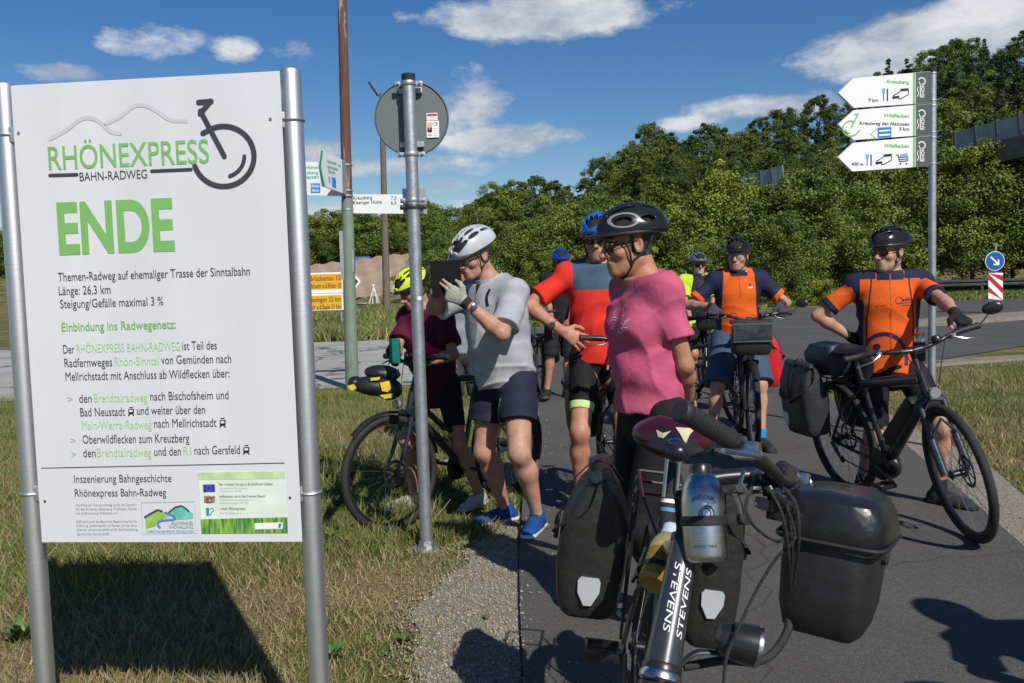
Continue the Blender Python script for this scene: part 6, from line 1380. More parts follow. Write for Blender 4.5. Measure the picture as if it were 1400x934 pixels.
def route_post():
    b = G(1274, 612); d = b.y; t = thing('route_signpost', 'slim grey post with three white arrow boards for cycle routes', 'signpost', (b.x, d, 0)); R_ = Vector((b.x, d, 0)); top = P(1277.5, 94, d).z
    MB().tube([(0, 0, -.1), (0, 0, top-.03)], .030, 20).build('post', GALV, t); MB().lathe([(.031, -.04), (.032, 0), (.025, .006)], 16, Matrix.Translation((0, 0, top))).build('cap', RUB(), t)
    DG = mat('board dark grey', (.085, .095, .105), .45, var=.06, vs=4)
    A_, B_ = P(1147, 127, d-.28), P(1272, 120, d-.02); x_ = Vector((B_.x-A_.x, B_.y-A_.y, 0)); pl = Plane(B_, x_, (0, 0, 1), R_)
    for k, pts in enumerate([[(1146.2, 127), (1167, 107), (1272, 97.5), (1272, 140.4), (1167.6, 147.4)], [(1146.4, 170), (1168, 150.6), (1272, 141.8), (1272, 184.2), (1167, 191.4)], [(1146, 215), (1167, 195.4), (1272, 185.6), (1272, 227), (1165.6, 234.4)]]):
        o = pl.poly(pts, WHT, t, 'arrow_board', t=.022, lift=-.0115); oy = pts[0][1]
        yt = lambda x: pts[1][1]+(pts[2][1]-pts[1][1])*(x-pts[1][0])/(pts[2][0]-pts[1][0]); ybm = lambda x: pts[4][1]+(pts[3][1]-pts[4][1])*(x-pts[4][0])/(pts[3][0]-pts[4][0])
        pl.poly([(1252.4, yt(1252.4)+.3), (1272, yt(1272)+.3), (1272, ybm(1272)-.3), (1252.4, ybm(1252.4)-.3)], DG, o, 'grey_end'); pl.poly([(1248.2, yt(1248)+.3), (1250.6, yt(1250)+.3), (1250.6, ybm(1250)-.3), (1248.2, ybm(1248)-.3)], GRNT, o, 'green_line')
        pl.poly([(1251.1, yt(1251)+.3), (1252.1, yt(1252)+.3), (1252.1, ybm(1252)-.3), (1251.1, ybm(1251)-.3)], LGREEN, o, 'green_line')
        cy = (yt(1260)+ybm(1260))/2; # white route emblem turned on its side
        ring = [(1260+4.6*math.cos(a), cy-8.8+4.6*math.sin(a)) for a in np.radians(np.arange(-150, 90, 15))]; pl.line(ring, 1.2, WPR, o, lift=.002); pl.line([(1258, cy+13), (1258, cy-4), (1256, cy-8)], 1.0, WPR, o, lift=.0022); pl.line([(1255, cy-1), (1254, cy+3), (1256, cy+8), (1254, cy+12)], .9, WPR, o, lift=.002)
        u, v = pl.uv(1263.5, cy+13.5); v2 = pl.uv(1263.5, cy-5)[1]; lettering('RHÖN', pl.M(.002) @ Matrix.Translation((u, v, 0)) @ Matrix.Rotation(PI/2, 4, 'Z'), 0, 0, v2-v, .03, WPR, o, .01)
        def fork(x, y0, y1): pl.line([(x, y0), (x, y1)], 1.3, BLUT, o, lift=.002); pl.poly([(x-2.2, y0-1), (x+2.2, y0-1), (x+1.6, y0+5), (x-1.6, y0+5)], mat('print light blue', 0), o, 'fork_symbol', lift=.002); pl.line([(x+5.2, y0), (x+5.2, y1)], 1.6, BLKT, o, lift=.002)
        def bed(x, y): pl.poly([(x, y+2), (x+9, y+.8), (x+9, y+4), (x, y+5.4)], BLKT, o, 'bed_symbol', lift=.002); pl.poly([(x+11, y-8.4), (x+22, y-9.4), (x+22, y-6), (x+11, y-5.2)], BLKT, o, 'bed_symbol', lift=.002); pl.line([(x+8, y+5), (x+12, y+5), (x+22, y-1), (x+22, y-6)], 1, BLKT, o, lift=.002); pl.line([(x+1, y+1), (x+11, y-5)], 1, BLKT, o, lift=.002)
        def tx(s, x0, y, x1, cap, m, b=.006): pl.text(s, x0, y, x1, cap, m, o, b, lift=.002, shear=.15)
        if k == 0: tx('Kreuzberg', 1212.4, 113.4, 1242.4, 4.4, GRNT, .016); tx('9 km', 1187, 139, 1200, 4.4, BLKT); fork(1208, 122, 137.5); bed(1220, 130)
        if k == 1:
            tx('Wildflecken', 1208, 160, 1242.4, 4.6, GRNT, .016); tx('Kreuzweg der Nationen', 1175, 170.4, 1242.6, 4.6, BLKT); tx('3 km', 1229, 178.4, 1242.6, 4.4, BLKT)
            pl.poly([(1200, 174.6), (1218.4, 173.6), (1218.4, 187.4), (1200, 188.4)], BLUT, o, 'route_badge', lift=.002); pl.line([(1202, 179.4), (1216, 178.2)], 1.6, WPR, o, lift=.003); pl.line([(1202, 185), (1216, 184)], 1.8, WPR, o, lift=.003); pl.line([(1199.5, 176), (1189.5, 183.4), (1197, 189)], 1.3, LGT, o, lift=.002)
            pl.line([(1163+11*math.cos(a), 176+10.4*math.sin(a)) for a in np.radians(np.arange(-95, -290, -12)[::-1])], 1.7, GRNT, o, lift=.002); pl.line([(1163, 165.5), (1168, 167)], 1.7, GRNT, o, lift=.0021); pl.line([(1164, 174), (1172, 158), (1168, 156.6), (1173, 156)], 1.7, GRNT, o, lift=.0022); pl.line([(1155.5, 177), (1158, 181), (1162, 182.5)], 1.2, GRNT, o, lift=.002)
            pl.line([(1163, 186.5), (1170, 184), (1175, 178.5)], 1.7, GRNT, o, lift=.0023)
        if k == 2:
            tx('Wildflecken', 1208.4, 201.4, 1242.4, 4.6, GRNT, .016); tx('400 m', 1163.6, 226.4, 1180, 4.4, BLKT); fork(1185.6, 212, 226); bed(1197, 219.6)
            pl.poly([(1231, 211.6), (1240, 209), (1241, 214), (1231, 215.4)], mat('print light blue', 0), o, 'cart_symbol', lift=.002)
            pl.line([(1225, 212), (1228, 212.4), (1229.5, 221), (1240.5, 220)], 1.1, BLKT, o, lift=.0022); pl.line([(1228, 215.6), (1242, 214.4), (1240.6, 220)], 1, BLKT, o, lift=.0022); pl.line([(1229, 218.4), (1241, 217.2)], .9, BLKT, o, lift=.0022)
            for x in (1231, 1239): pl.poly([(x-1, 223), (x+1, 223), (x+1, 225), (x-1, 225)], BLKT, o, 'cart_symbol', lift=.002)
        for y in (yt(1272)+3, ybm(1272)-3):
            z = P(1277, y, d).z; MB().lathe([(.032, -.006), (.034, 0), (.032, .006)], 20, Matrix.Translation((0, 0, z))).tube([(.03, -.01, z), (.058, -.035, z+.012)], .004, 5).build('band', GALV, t)
route_post()
STRAP = mat('strap webbing', (.012, .012, .014), .7)
def ring_mesh(r, w, a0=0, a1=360, n=40, sx=1.0):
    V = []; F = []
    for i in range(n+1):
        a = math.radians(a0+(a1-a0)*i/n); V += [(r*sx*math.cos(a), r*math.sin(a), 0), ((r-w)*sx*math.cos(a), (r-w)*math.sin(a), 0)]
    for i in range(n): F.append((2*i, 2*i+1, 2*i+3, 2*i+2))
    me = bpy.data.meshes.new('ring'); me.from_pydata(V, [], F); me.update(); return me
# ---------------------------------------------------------------- the bicycles
def hbag(label, B, M=None, w=.26, d=.19, h=.22, drop=.12, fw=.15, col=(.02, .02, .022), lid=True, mapcase=False, name='handlebar_bag', tilt=0.0):
    if M is None: M = B['M'] @ B['S'] @ Matrix.Translation(B['bc']+Vector((fw, 0, -drop+.06))) @ Matrix.Rotation(tilt, 4, 'Y')
    t = thing(name, label, 'handlebar bag'); t.matrix_world = M
    m_ = bag_mat('handlebar bag %.3f' % col[0], col, bs=18, rough=.5)
    V, F = soft_rings([(0, 0, -h, d*.36, w*.40), (0, 0, -h+.012, d*.43, w*.45), (0, 0, -h+.05, d*.48, w*.49), (0, 0, -h*.5, d*.5, w*.5), (0, 0, -.03, d*.5, w*.49), (0, 0, .0, d*.47, w*.48)], n=48, e=4.6, wob=.016, ph=w*9); MB().add(V, F).build('bag_body', m_, t)
    if lid:
        V, F = soft_rings([(.006, 0, -.055, d*.56, w*.54), (.006, 0, -.05, d*.57, w*.55), (.004, 0, -.01, d*.555, w*.54), (0, 0, .018, d*.5, w*.5), (0, 0, .03, d*.38, w*.4), (0, 0, .034, d*.1, w*.12)], n=48, e=4.6, wob=.024, ph=2)
        ld = MB().add(V, F).build('lid', mat('glossy lid vinyl', (.015, .016, .018), .3, bump=.45, bs=9, var=.3), t); pts = [(.006+d*.575*abs(math.cos(a))**.33*math.copysign(1, math.cos(a)), w*.555*abs(math.sin(a))**.33*math.copysign(1, math.sin(a)), -.055) for a in np.linspace(0, 2*PI, 41)[:-1]]
        MB().tube(pts, .0045, 6, closed=True).build('piping', mat('strap webbing', 0), ld); MB().lathe([(.016, 0), (.017, .008), (.012, .012)], 16, Matrix.Translation((d*.5, 0, -.085)) @ Matrix.Rotation(PI/2, 4, 'Y')).build('fastener', RUB(), t)
    if mapcase:
        MB().box((0, 0, .03), (d*1.0, w*1.04, .03), bev=.012).build('lid', m_, t); MB().box((d*.49+.012, 0, -.045), (.006, w*.95, h*.5), Matrix.Rotation(-.0, 4, 'Y'), bev=.002).build('map_window', mat('clear vinyl', (.05, .06, .07), .08, var=.5, vs=14, bump=.7, bs=12), t)
        MB().box((d*.49+.012, 0, .018), (.012, w*.98, .02), bev=.004).box((d*.49+.012, 0, -.112), (.012, w*.98, .014), bev=.004).build('trim', mat('grey trim', (.08, .08, .085), .5), t)
    return t, M
def pan_on(label, B, side, col=(.02, .02, .022), x=-.02, z=.76, w=.31, d=.17, h=.38, off=.085, **kw):
    M = B['M'] @ Matrix.Translation((x, side*off, z)) @ (Matrix.Identity(4) if side > 0 else Matrix.Rotation(PI, 4, 'Z')); return pannier(label, M, w=w, d=d, h=h, col=col, side=side, **kw)
# foreground bicycle, seen from the front and above
_n, _f = P(932, 562, 1.38), P(1070, 641, 2.02); _y = (_f-_n).normalized(); _x = Vector((.88, -.47, 0)); _x = (_x-_y*_x.dot(_y)).normalized(); _z = _x.cross(_y)
BARM = Matrix((_x, _y, _z)).transposed().to_4x4(); BARM.translation = (_n+_f)/2+_x*.075-_z*.06
_pos, _hd, _ln = Vector((.325, 2.66, .035)), -97.0, -.125
_Mi = (Matrix.Translation(_pos) @ Matrix.Rotation(math.radians(_hd), 4, 'Z') @ Matrix.Rotation(_ln, 4, 'X')).inverted(); _h0, _h1 = _Mi @ P(906, 908, 1.50), _Mi @ P(936, 742, 1.60)
B1 = bike('black trekking bicycle in the foreground with its handlebar turned to the right', tuple(_pos), _hd, lean=_ln, steer=66, col=(.05, .053, .065), barz=1.165, rise=.06, sweep=.075, reach=.115, bar_w=(_f-_n).length/2, fat=False, rack=True, rackz=.84, guards=True,
          saddle_z=1.04, top_flat=True, stz=.79, head=(tuple(_h0), tuple(_h1)), sadw=1.25, light=False, crank=1.95, cage=False, bell=False, bbz=.33, seatcol=mat('post black', (.02, .02, .022), .3), knobs=True, barM=BARM, headr=(.031, .024), ik=(.42, .62))
def b1_details():
    M = B1['M']; Mi = M.inverted(); t = B1['t']; h0, h1 = B1['h0'], B1['h1']; A_ = (h0-h1); Lt = A_.length; A_.normalize()
    fr_ = [o for o in t.children if o.name.startswith('frame')][0]; cam_l = Mi @ Vector((0, 0, CH)); N = cam_l-h1; N = (N-A_*N.dot(A_)).normalized(); side = A_.cross(N); side = side if (M.to_3x3() @ side).x > 0 else -side
    # STEVENS twice down the head tube, tops towards each other
    for q, a0 in ((-1, -.12), (1, .62)):
        me = text_mesh('STEVENS', .004); n = len(me.vertices); a = np.empty(n*3, np.float32); me.vertices.foreach_get('co', a); a = a.reshape(-1, 3); x0, x1 = a[:, 0].min(), a[:, 0].max()
        x = (a[:, 0]-x0)/(x1-x0)*Lt*.56; y = a[:, 1]/CAPH*.0115; x = x+y*.3; out = []
        for i in range(n):
            s_ = Lt*.20+(x[i] if q < 0 else Lt*.6-x[i]); rr = .024+(.031-.024)*s_/Lt+.0012; ang = a0+q*(.0065-y[i])/rr
            out.append(h1+A_*s_+N*math.cos(ang)*rr+side*(math.sin(ang)*rr))
        me.vertices.foreach_set('co', np.array([tuple(p) for p in out], np.float32).ravel()); me.update(); put('lettering', me, mat('print silver white', (.8, .82, .84), .3), fr_, smooth=False)
    def colr(c, prof, name, m_): MB().lathe(prof, 30, Matrix.Translation(c) @ (-A_).to_track_quat('Z', 'Y').to_matrix().to_4x4()).build(name, m_, t)
    colr(h0, [(.032, .0), (.034, -.004), (.034, -.012)], 'headset_cup', BLK()); colr(h0, [(.033, -.012), (.036, -.018), (.036, -.026), (.030, -.032)], 'headset_ring', STL()); colr(h0, [(.034, -.034), (.036, -.05), (.030, -.09)], 'fork_crown', BLK())
    colr(h1, [(.0255, 0), (.026, .012), (.019, .016), (.019, .055), (.017, .06)], 'spacer', BLK())
    bcw = Mi @ (BARM @ Vector((-.01, 0, 0))); MB().tube(smooth_pts([h1-A_*.05, h1-A_*.11, (h1-A_*.14)*.4+bcw*.6, bcw], 5), [.015]*16, 12).build('quill', BLK(), t)
    # seat post rings, print and rails
    sd = (B1['st']-B1['bb']).normalized(); Ms = Matrix.Translation(B1['st']) @ sd.to_track_quat('Z', 'Y').to_matrix().to_4x4()
    MB().lathe([(.022, -.03), (.023, -.02), (.023, .012), (.02, .016)], 24, Ms).build('seat_clamp', BLK(), t); MB().lathe([(.019, .02), (.021, .03), (.021, .10), (.0195, .105)], 24, Ms).build('post_sleeve', RUB(), t)
    MB().lathe([(.0213, .06), (.0213, .07)], 24, Ms).build('blue_ring', mat('ring blue', (.12, .3, .5), .4), t); MB().lathe([(.0213, .082), (.0213, .092)], 24, Ms).build('white_ring', WPR, t)
    for q in (-1, 1): MB().tube([B1['st']+sd*.1+Vector((.02, q*.016, 0)), B1['st']+sd*.24+Vector((.03, q*.016, 0))], .005, 8).build('post_link', STL(), t)
    # plump saddle cover with cream flashes and a chrome badge under the nose
    cm = mat('saddle cream print', (.62, .54, .33), .4); sad = [o for o in t.children if o.name.startswith('saddle')][0]
    from mathutils.bvhtree import BVHTree
    sx_ = (B1['st']+sd*((1.04-.07-B1['st'].z)/sd.z)).x; K = SDF(); K.ell((sx_-.055, 0, 1.03), (.105, .112, .052), None); K.cone((sx_-.02, 0, 1.04), (sx_+.125, 0, 1.025), .05, .032, k=.05, sc=(1, 1, .8), fr=np.eye(3)); K.ell((sx_-.07, 0, 1.09), (.05, .02, .03), None, k=.03, op='sub')
    cov = vf_obj('saddle_cover', nets(*K.grid(.006)), mat('saddle cover', (.014, .015, .03), .28, col2=(.055, .006, .012), vs=7, cs=(.42, .52), bump=.06, bs=20), t, (0, 0, 0))
    bv = BVHTree.FromPolygons([v.co.copy() for v in cov.data.vertices], [tuple(p.vertices) for p in cov.data.polygons]); cl = Mi @ Vector((0, 0, CH)); cpx, cpy = PJ(M @ Vector((sx_-.03, 0, 1.045))); ox, oy = cpx-918, cpy-600
    for pts in ([(874, 643), (868, 615), (871, 595), (884, 578), (893, 577), (882, 598), (876, 622)], [(919, 593), (932, 594), (946, 594), (938, 603), (932, 616), (926, 604)], [(943, 592), (954, 600), (960, 612), (948, 640), (944, 614)], [(893, 596), (902, 601), (913, 598), (903, 608), (896, 606)]):
        q_ = []
        for px, py in pts:
            d = ((Mi @ P(px+ox, py+oy, 2.3))-cl).normalized(); h = bv.ray_cast(cl, d)
            if h[0] is None: break
            q_.append(h[0]+h[1]*.002)
        if len(q_) == len(pts): me = bpy.data.meshes.new('saddle_print'); me.from_pydata([tuple(p) for p in q_], [], [tuple(range(len(q_)))]); me.update(); put('saddle_print', me, cm, cov, smooth=False)
    h = bv.ray_cast(cl, ((Mi @ P(917+ox, 612+oy, 2.3))-cl).normalized())
    if h[0] is not None:
        Mb = Matrix.Translation(h[0]) @ h[1].to_track_quat('Z', 'Y').to_matrix().to_4x4(); MB().lathe([(.015, 0), (.015, .003), (.011, .006), (0, .007)], 20, Mb).build('saddle_badge', mat('badge chrome', (.5, .55, .5), .12, 1), cov)
    # headlight pointing to the right, with its bracket
    S = B1['S']; w2l = Mi
    c = w2l @ P(1010, 878, 1.62); f = (w2l.to_3x3() @ Vector((.93, -.15, -.22))).normalized(); Ml = Matrix.Translation(c) @ f.to_track_quat('Z', 'Y').to_matrix().to_4x4()
    hl = MB().lathe([(.012, -.045), (.026, -.036), (.034, -.01), (.037, .02), (.038, .03)], 26, Ml).build('headlight', BLK(), t); MB().lathe([(.038, .03), (.0385, .034), (.0375, .038)], 26, Ml).build('chrome_ring', STL(), hl); MB().lathe([(.036, .034), (.0, .037)], 26, Ml, cap=False).build('lens', mat('lamp glass', (.55, .57, .6), .08, .6), hl)
    br = MB().tube(smooth_pts([w2l @ P(915, 925, 1.62), w2l @ P(950, 893, 1.63), w2l @ P(990, 893, 1.63), w2l @ P(1005, 880, 1.62)], 5), .007, 8, flat=.6).build('light_bracket', BLK(), t)
    MB().tube(smooth_pts([w2l @ P(1078, 822, 1.72), w2l @ P(1078, 858, 1.7), w2l @ P(1058, 892, 1.68), w2l @ P(1032, 905, 1.67), w2l @ P(990, 903, 1.67), w2l @ P(935, 912, 1.66)], 6), .0085, 10).build('support_arm', RUB(), t)
    # cables falling from the handlebar
    mb = MB()
    for pts in ([(1075, 690, 1.6), (1086, 735, 1.6), (1060, 765, 1.6), (1030, 815, 1.6), (1005, 870, 1.58), (992, 905, 1.57), (988, 960, 1.56)], [(1040, 640, 1.62), (1020, 690, 1.55), (1032, 720, 1.55), (1062, 740, 1.6), (1080, 730, 1.65)],
                [(1052, 660, 1.64), (1075, 690, 1.62), (1083, 740, 1.62), (1082, 790, 1.66)], [(1060, 655, 1.66), (1088, 690, 1.62), (1092, 740, 1.62), (1085, 800, 1.68)], [(1050, 665, 1.6), (1070, 705, 1.58), (1078, 760, 1.6), (1080, 810, 1.68)]):
        mb.tube(smooth_pts([w2l @ P(*p) for p in pts], 7), .003, 6)
    mb.build('cable', RUB(), t)
    # brake hoods and shifter cluster on the bar
    mb = MB()
    rr_ = random.Random(3)
    for px, py, dd, sz in ((1038, 652, 1.62, .03), (1055, 668, 1.64, .034), (1030, 668, 1.6, .024), (1075, 690, 1.66, .028), (1046, 690, 1.62, .034), (1062, 705, 1.64, .026), (1085, 705, 1.66, .024)):
        Mq = Matrix.Translation(w2l @ P(px, py, dd)) @ Matrix.Rotation(rr_.uniform(-1, 1), 4, 'Z') @ Matrix.Rotation(rr_.uniform(-.6, .6), 4, 'Y'); mb.box((0, 0, 0), (sz*1.3, sz*.8, sz*.6), Mq, bev=sz*.16)
    for a_, b_ in (((1030, 655), (1085, 700)), ((1040, 645), (1062, 700)), ((1025, 665), (1060, 672))): mb.tube([w2l @ P(*a_, 1.62), w2l @ P((a_[0]+b_[0])/2, (a_[1]+b_[1])/2-4, 1.6), w2l @ P(*b_, 1.64)], .008, 8)
    mb.build('shifter_cluster', BLK(), t)
    MB().tube([w2l @ P(1018, 640, 1.56), w2l @ P(1012, 660, 1.55), w2l @ P(1022, 675, 1.55)], .004, 6).build('lever_blade', STL(), t); MB().tube([w2l @ P(1068, 672, 1.75), w2l @ P(1090, 676, 1.85), w2l @ P(1112, 684, 1.9)], .0045, 6).build('lever_blade', STL(), t)
b1_details()
def steel_bottle():
    c = P(966, 768, 1.56); t = thing('steel_bottle', 'brushed steel drinking bottle strapped beside the stem of the foreground bicycle', 'bottle'); top = P(958, 646, 1.60); u = (top-c).normalized(); q = u.to_track_quat('Z', 'Y'); Lh = (top-c).length
    toC = Vector((0, 0, CH))-c; x = (toC-u*toC.dot(u)).normalized(); M = Matrix((u.cross(x)*-1, x, u)).transposed().to_4x4()
    M = Matrix((x.cross(u), -x, u)).transposed().to_4x4(); M.translation = c; t.matrix_world = M; r = .0385
    SB = mat('brushed steel', (.55, .55, .55), .26, 1, var=.12, vs=30, stretch=(1, 1, 30), bump=.08, bs=40)
    MB().lathe([(r*.86, 0), (r*.97, .004), (r, .012), (r, Lh*.62), (r*.97, Lh*.72), (r*.86, Lh*.85), (r*.66, Lh*.95), (r*.5, Lh*.985), (r*.46, Lh)], 40).build('bottle_body', SB, t); MB().lathe([(r*.5, Lh*.98), (r*.5, Lh*1.07), (r*.42, Lh*1.1)], 24).build('cap', BLK(), t)
    DK = mat('etched print', (.03, .035, .04), .5)
    def wrapc(me, ang0, z0, m_, name='lettering'):
        n = len(me.vertices); a = np.empty(n*3, np.float32); me.vertices.foreach_get('co', a); a = a.reshape(-1, 3); th = ang0+a[:, 0]/r; rr = r+.0006
        zz = z0+a[:, 1]; rs = np.where(zz > Lh*.62, r*(1-.14*((zz-Lh*.62)/(Lh*.23))**1.6*1.0), r)+.0008
        v = np.stack([-rs*np.sin(th), -rs*np.cos(th), zz], 1); me.vertices.foreach_set('co', v.astype(np.float32).ravel()); me.update(); put(name, me, m_, t, smooth=False)
    def txt(s, w, cap, b=0):
        me = text_mesh(s, b); n = len(me.vertices); a = np.empty(n*3, np.float32); me.vertices.foreach_get('co', a); a = a.reshape(-1, 3); x0, x1 = a[:, 0].min(), a[:, 0].max(); a[:, 0] = (a[:, 0]-(x0+x1)/2)*w/(x1-x0); a[:, 1] *= cap/CAPH; me.vertices.foreach_set('co', a.ravel()); return me
    me = txt('ECO LOGIC', .042, .0065, .01)
    for v in me.vertices: v.co.y += .006-(v.co.x/.021)**2*.006
    wrapc(me, .05, Lh*.66, DK); rg = ring_mesh(.0145, .0028, 20, 400); wrapc(rg, .15, Lh*.53, DK, 'emblem'); rg = ring_mesh(.009, .0022, 0, 360); wrapc(rg, .12, Lh*.54, DK, 'emblem'); wrapc(txt('CLASSIC TRIKA', .040, .005), .0, Lh*.16, DK)
    MB().lathe([(r+.0015, Lh*.40), (r+.003, Lh*.41), (r+.003, Lh*.50), (r+.0015, Lh*.51)], 40, cap=False).box((-.055, .01, Lh*.455), (.05, .03, Lh*.12), bev=.004).build('strap', mat('strap webbing', 0), t)
    # holder between the stem and the bottle
    Mi = M.inverted(); MB().box(Mi @ P(932, 705, 1.62), (.022, .03, .09), bev=.006).tube([Mi @ P(966, 775, 1.6), Mi @ P(975, 782, 1.58)], .012, 8).build('holder', RUB(), t)
steel_bottle()
def juice_bottle():
    c = P(893, 800, 2.0); u = (P(915, 735, 2.1)-c).normalized(); t = thing('drink_bottle', 'clear bottle half full of yellow drink in the frame of the foreground bicycle', 'bottle'); M = Matrix.Translation(c) @ u.to_track_quat('Z', 'Y').to_matrix().to_4x4(); t.matrix_world = M; r = .037
    MB().lathe([(r*.8, 0), (r, .008), (r, .085)], 32).build('drink', mat('yellow drink', (.30, .17, .02), .15, var=.3, vs=20), t); MB().lathe([(r, .085), (r*1.0, .10), (r*.9, .12), (r*.55, .14)], 32, cap=False).build('bottle_wall', mat('clear plastic', (.6, .5, .25), .08, alpha=.45), t)
    MB().lathe([(r*.6, .138), (r*.62, .165), (r*.5, .17)], 24).build('cap', mat('pale blue cap', (.5, .62, .72), .3), t); MB().lathe([(r+.002, .03), (r+.003, .033), (r+.003, .042), (r+.002, .045)], 32, cap=False).tube([(r, 0, .03), (r+.012, 0, 0), (r+.01, 0, .1)], .004, 6).build('cage', RUB(), t)
juice_bottle()
def front_refl(p, w, h, d, side):
    poly = [(-.032, .03), (-.024, .04), (.026, .04), (.033, .03), (.032, 0), (.012, -.04), (-.01, -.042), (-.03, -.005)]; s = 1 if side > 0 else -1
    Mr = Matrix.Translation((s*(w*.485), d*.5, -h*.72)) @ Matrix.Rotation(s*PI/2, 4, 'Z') @ Matrix.Rotation(PI/2, 4, 'X'); MB().prism(poly, .012, Mr).build('reflector', mat('reflector silver', (.62, .66, .7), .25, .3, var=.1), p)
for side, lab, kw in ((-1, 'black roll top pannier with silver reflector at the left side of the foreground bicycle', dict(x=-.03, w=.30, d=.20, off=.085)), (1, 'black pannier with silver reflector behind the steel bottle of the foreground bicycle', dict(x=-.05, w=.28, d=.165, h=.40))):
    p = pan_on(lab, B1, side, col=(.024, .024, .022), z=.80, h=kw.pop('h', .35), refl=(), **kw); front_refl(p, kw['w'], .36, kw['d'], side)
    if side < 0: MB().box((0, .23, -.22), (.29, .006, .36)).build('khaki_side', mat('khaki vinyl', (.10, .09, .03), .4, bump=.2), p) if False else None
_c = P(1148, 690, 1.78); _x = Vector((.86, -.50, -.08)).normalized(); _z = Vector((.17, .03, 1)); _z = (_z-_x*_z.dot(_x)).normalized(); _M = Matrix((_x, _z.cross(_x), _z)).transposed().to_4x4(); _M.translation = _c
hbag('big black handlebar bag with glossy lid on the foreground bicycle', B1, M=_M, w=.25, d=.175, h=.24)

# right rider's mountain style bicycle
B2 = bike('dark electric bicycle with suspension fork held by the right rider', (2.165, 5.84, .035), -79, lean=.16, steer=-13, col=(.02, .023, .028), s=1.06, front='susp', fat=True, battery=True, mirror=1, barz=.985, bar_w=.345, rise=.03, guards=False, rack=True, saddle_z=.93, forkcol=(.05, .06, .075), crank=-.4, knobs=True)
pan_on('dark grey pannier with silver reflector on the right rider bicycle', B2, -1, col=(.03, .032, .036), x=-.06, z=.77, w=.33, d=.18, h=.36); pan_on('black pannier on the hidden side of the right rider bicycle', B2, 1, x=-.06, z=.77)
def rackbag(label, B, col, z=.76, x=-.02, h=.14):
    t = thing('rack_bag', label, 'bag'); t.matrix_world = B['M'] @ Matrix.Translation((x, 0, z)); V, F = soft_rings([(0, 0, 0, .15, .08), (0, 0, .02, .165, .09), (0, 0, h*.7, .16, .088), (0, 0, h, .12, .06)], wob=.02, ph=z*7); MB().add(V, F).build('bag_body', bag_mat('bag navy black', col), t); return t
rackbag('dark blue rolled bag on the rear rack behind the right rider', B2, (.02, .027, .042), h=.17)
def flask():
    c = P(1257, 463, 5.25); t = thing('flask', 'small black and silver flask with copper lid on the right rider handlebar', 'flask', tuple(c)); MB().lathe([(.03, -.13), (.033, -.12), (.033, -.02)], 20).build('sleeve', RUB(), t); MB().lathe([(.03, -.02), (.031, .0), (.026, .012)], 20).build('neck', STL(), t); MB().lathe([(.026, .012), (.027, .03), (.02, .034)], 20).build('lid', mat('copper lid', (.5, .25, .1), .3, .8), t)
flask()
# middle rider
B3 = bike('black bicycle seen head on with mirror and handlebar bag in the middle', (2.03, 8.22, .035), -98, steer=0, col=(.02, .02, .022), s=1.03, mirror=1, barz=1.06, bar_w=.33, saddle_z=.98, rise=.04)
hbag('black handlebar bag with clear map window in front of the middle rider', B3, w=.30, d=.17, h=.22, drop=.10, fw=.16, lid=False, mapcase=True)
pan_on('bright red pannier on the middle rider bicycle', B3, 1, col=(.55, .012, .02), z=.78, d=.22, off=.15, refl=()); pan_on('red pannier half hidden behind the middle rider leg', B3, -1, col=(.45, .01, .02), z=.78, refl=())
B3b = bike('dark bicycle leaning left of the middle rider behind the pink shirt', (1.5, 9.0, .035), -60, steer=-15, col=(.02, .02, .02), lean=.05)
pan_on('black pannier between pink shirt and middle rider', B3b, -1, z=.78, refl=())
# maroon rider
B4 = bike('dark bicycle behind the round sign pole with a disc brake and handlebar bag', (-.06, 6.2, 0), -130, steer=-6, col=(.03, .032, .036), barz=1.02, saddle_z=.86, rise=.03, low=True)
def dogbag():
    c = P(513, 528, 5.42); t = thing('handlebar_bag', 'black and yellow soft bag hanging at the front of the maroon rider bicycle', 'handlebar bag', tuple(c)); b_ = bag_mat('bag black soft', (.018, .018, .02)); yl = mat('yellow fabric', (.75, .55, .02), .7, bump=.3)
    M = Matrix.Rotation(.12, 4, 'Y'); MB().ell((0, 0, .0), (.15, .09, .058), M, 20, 12).ell((.085, .0, -.01), (.08, .09, .065), M, 18, 12).ell((-.12, 0, .01), (.045, .06, .04), M).build('bag_body', b_, t)
    for pts, d in (([(.035, .03), (.078, .04), (.085, -.005), (.07, -.026), (.043, -.018)], -.094), ([(-.12, .016), (-.09, .026), (-.078, .0), (-.1, -.012)], -.085), ([(-.01, .058), (.035, .062), (.03, .046), (-.01, .042)], -.078), ([(.03, -.045), (.095, -.035), (.085, -.062), (.05, -.066)], -.08)):
        MB().prism([(x*1.25, z) for x, z in pts], .012, Matrix.Translation((0, d, 0)) @ Matrix.Rotation(PI/2, 4, 'X')).build('yellow_patch', yl, t)
    MB().ell((.03, .05, .075), (.11, .08, .05), M, 16, 10).build('top_pocket', b_, t); MB().tube(smooth_pts([(.1, -.06, .03), (.13, -.1, .07), (.15, -.05, .1)], 5), .008, 6, flat=.4).build('blue_strap', mat('blue strap', (.02, .1, .5), .5), t)
dogbag()
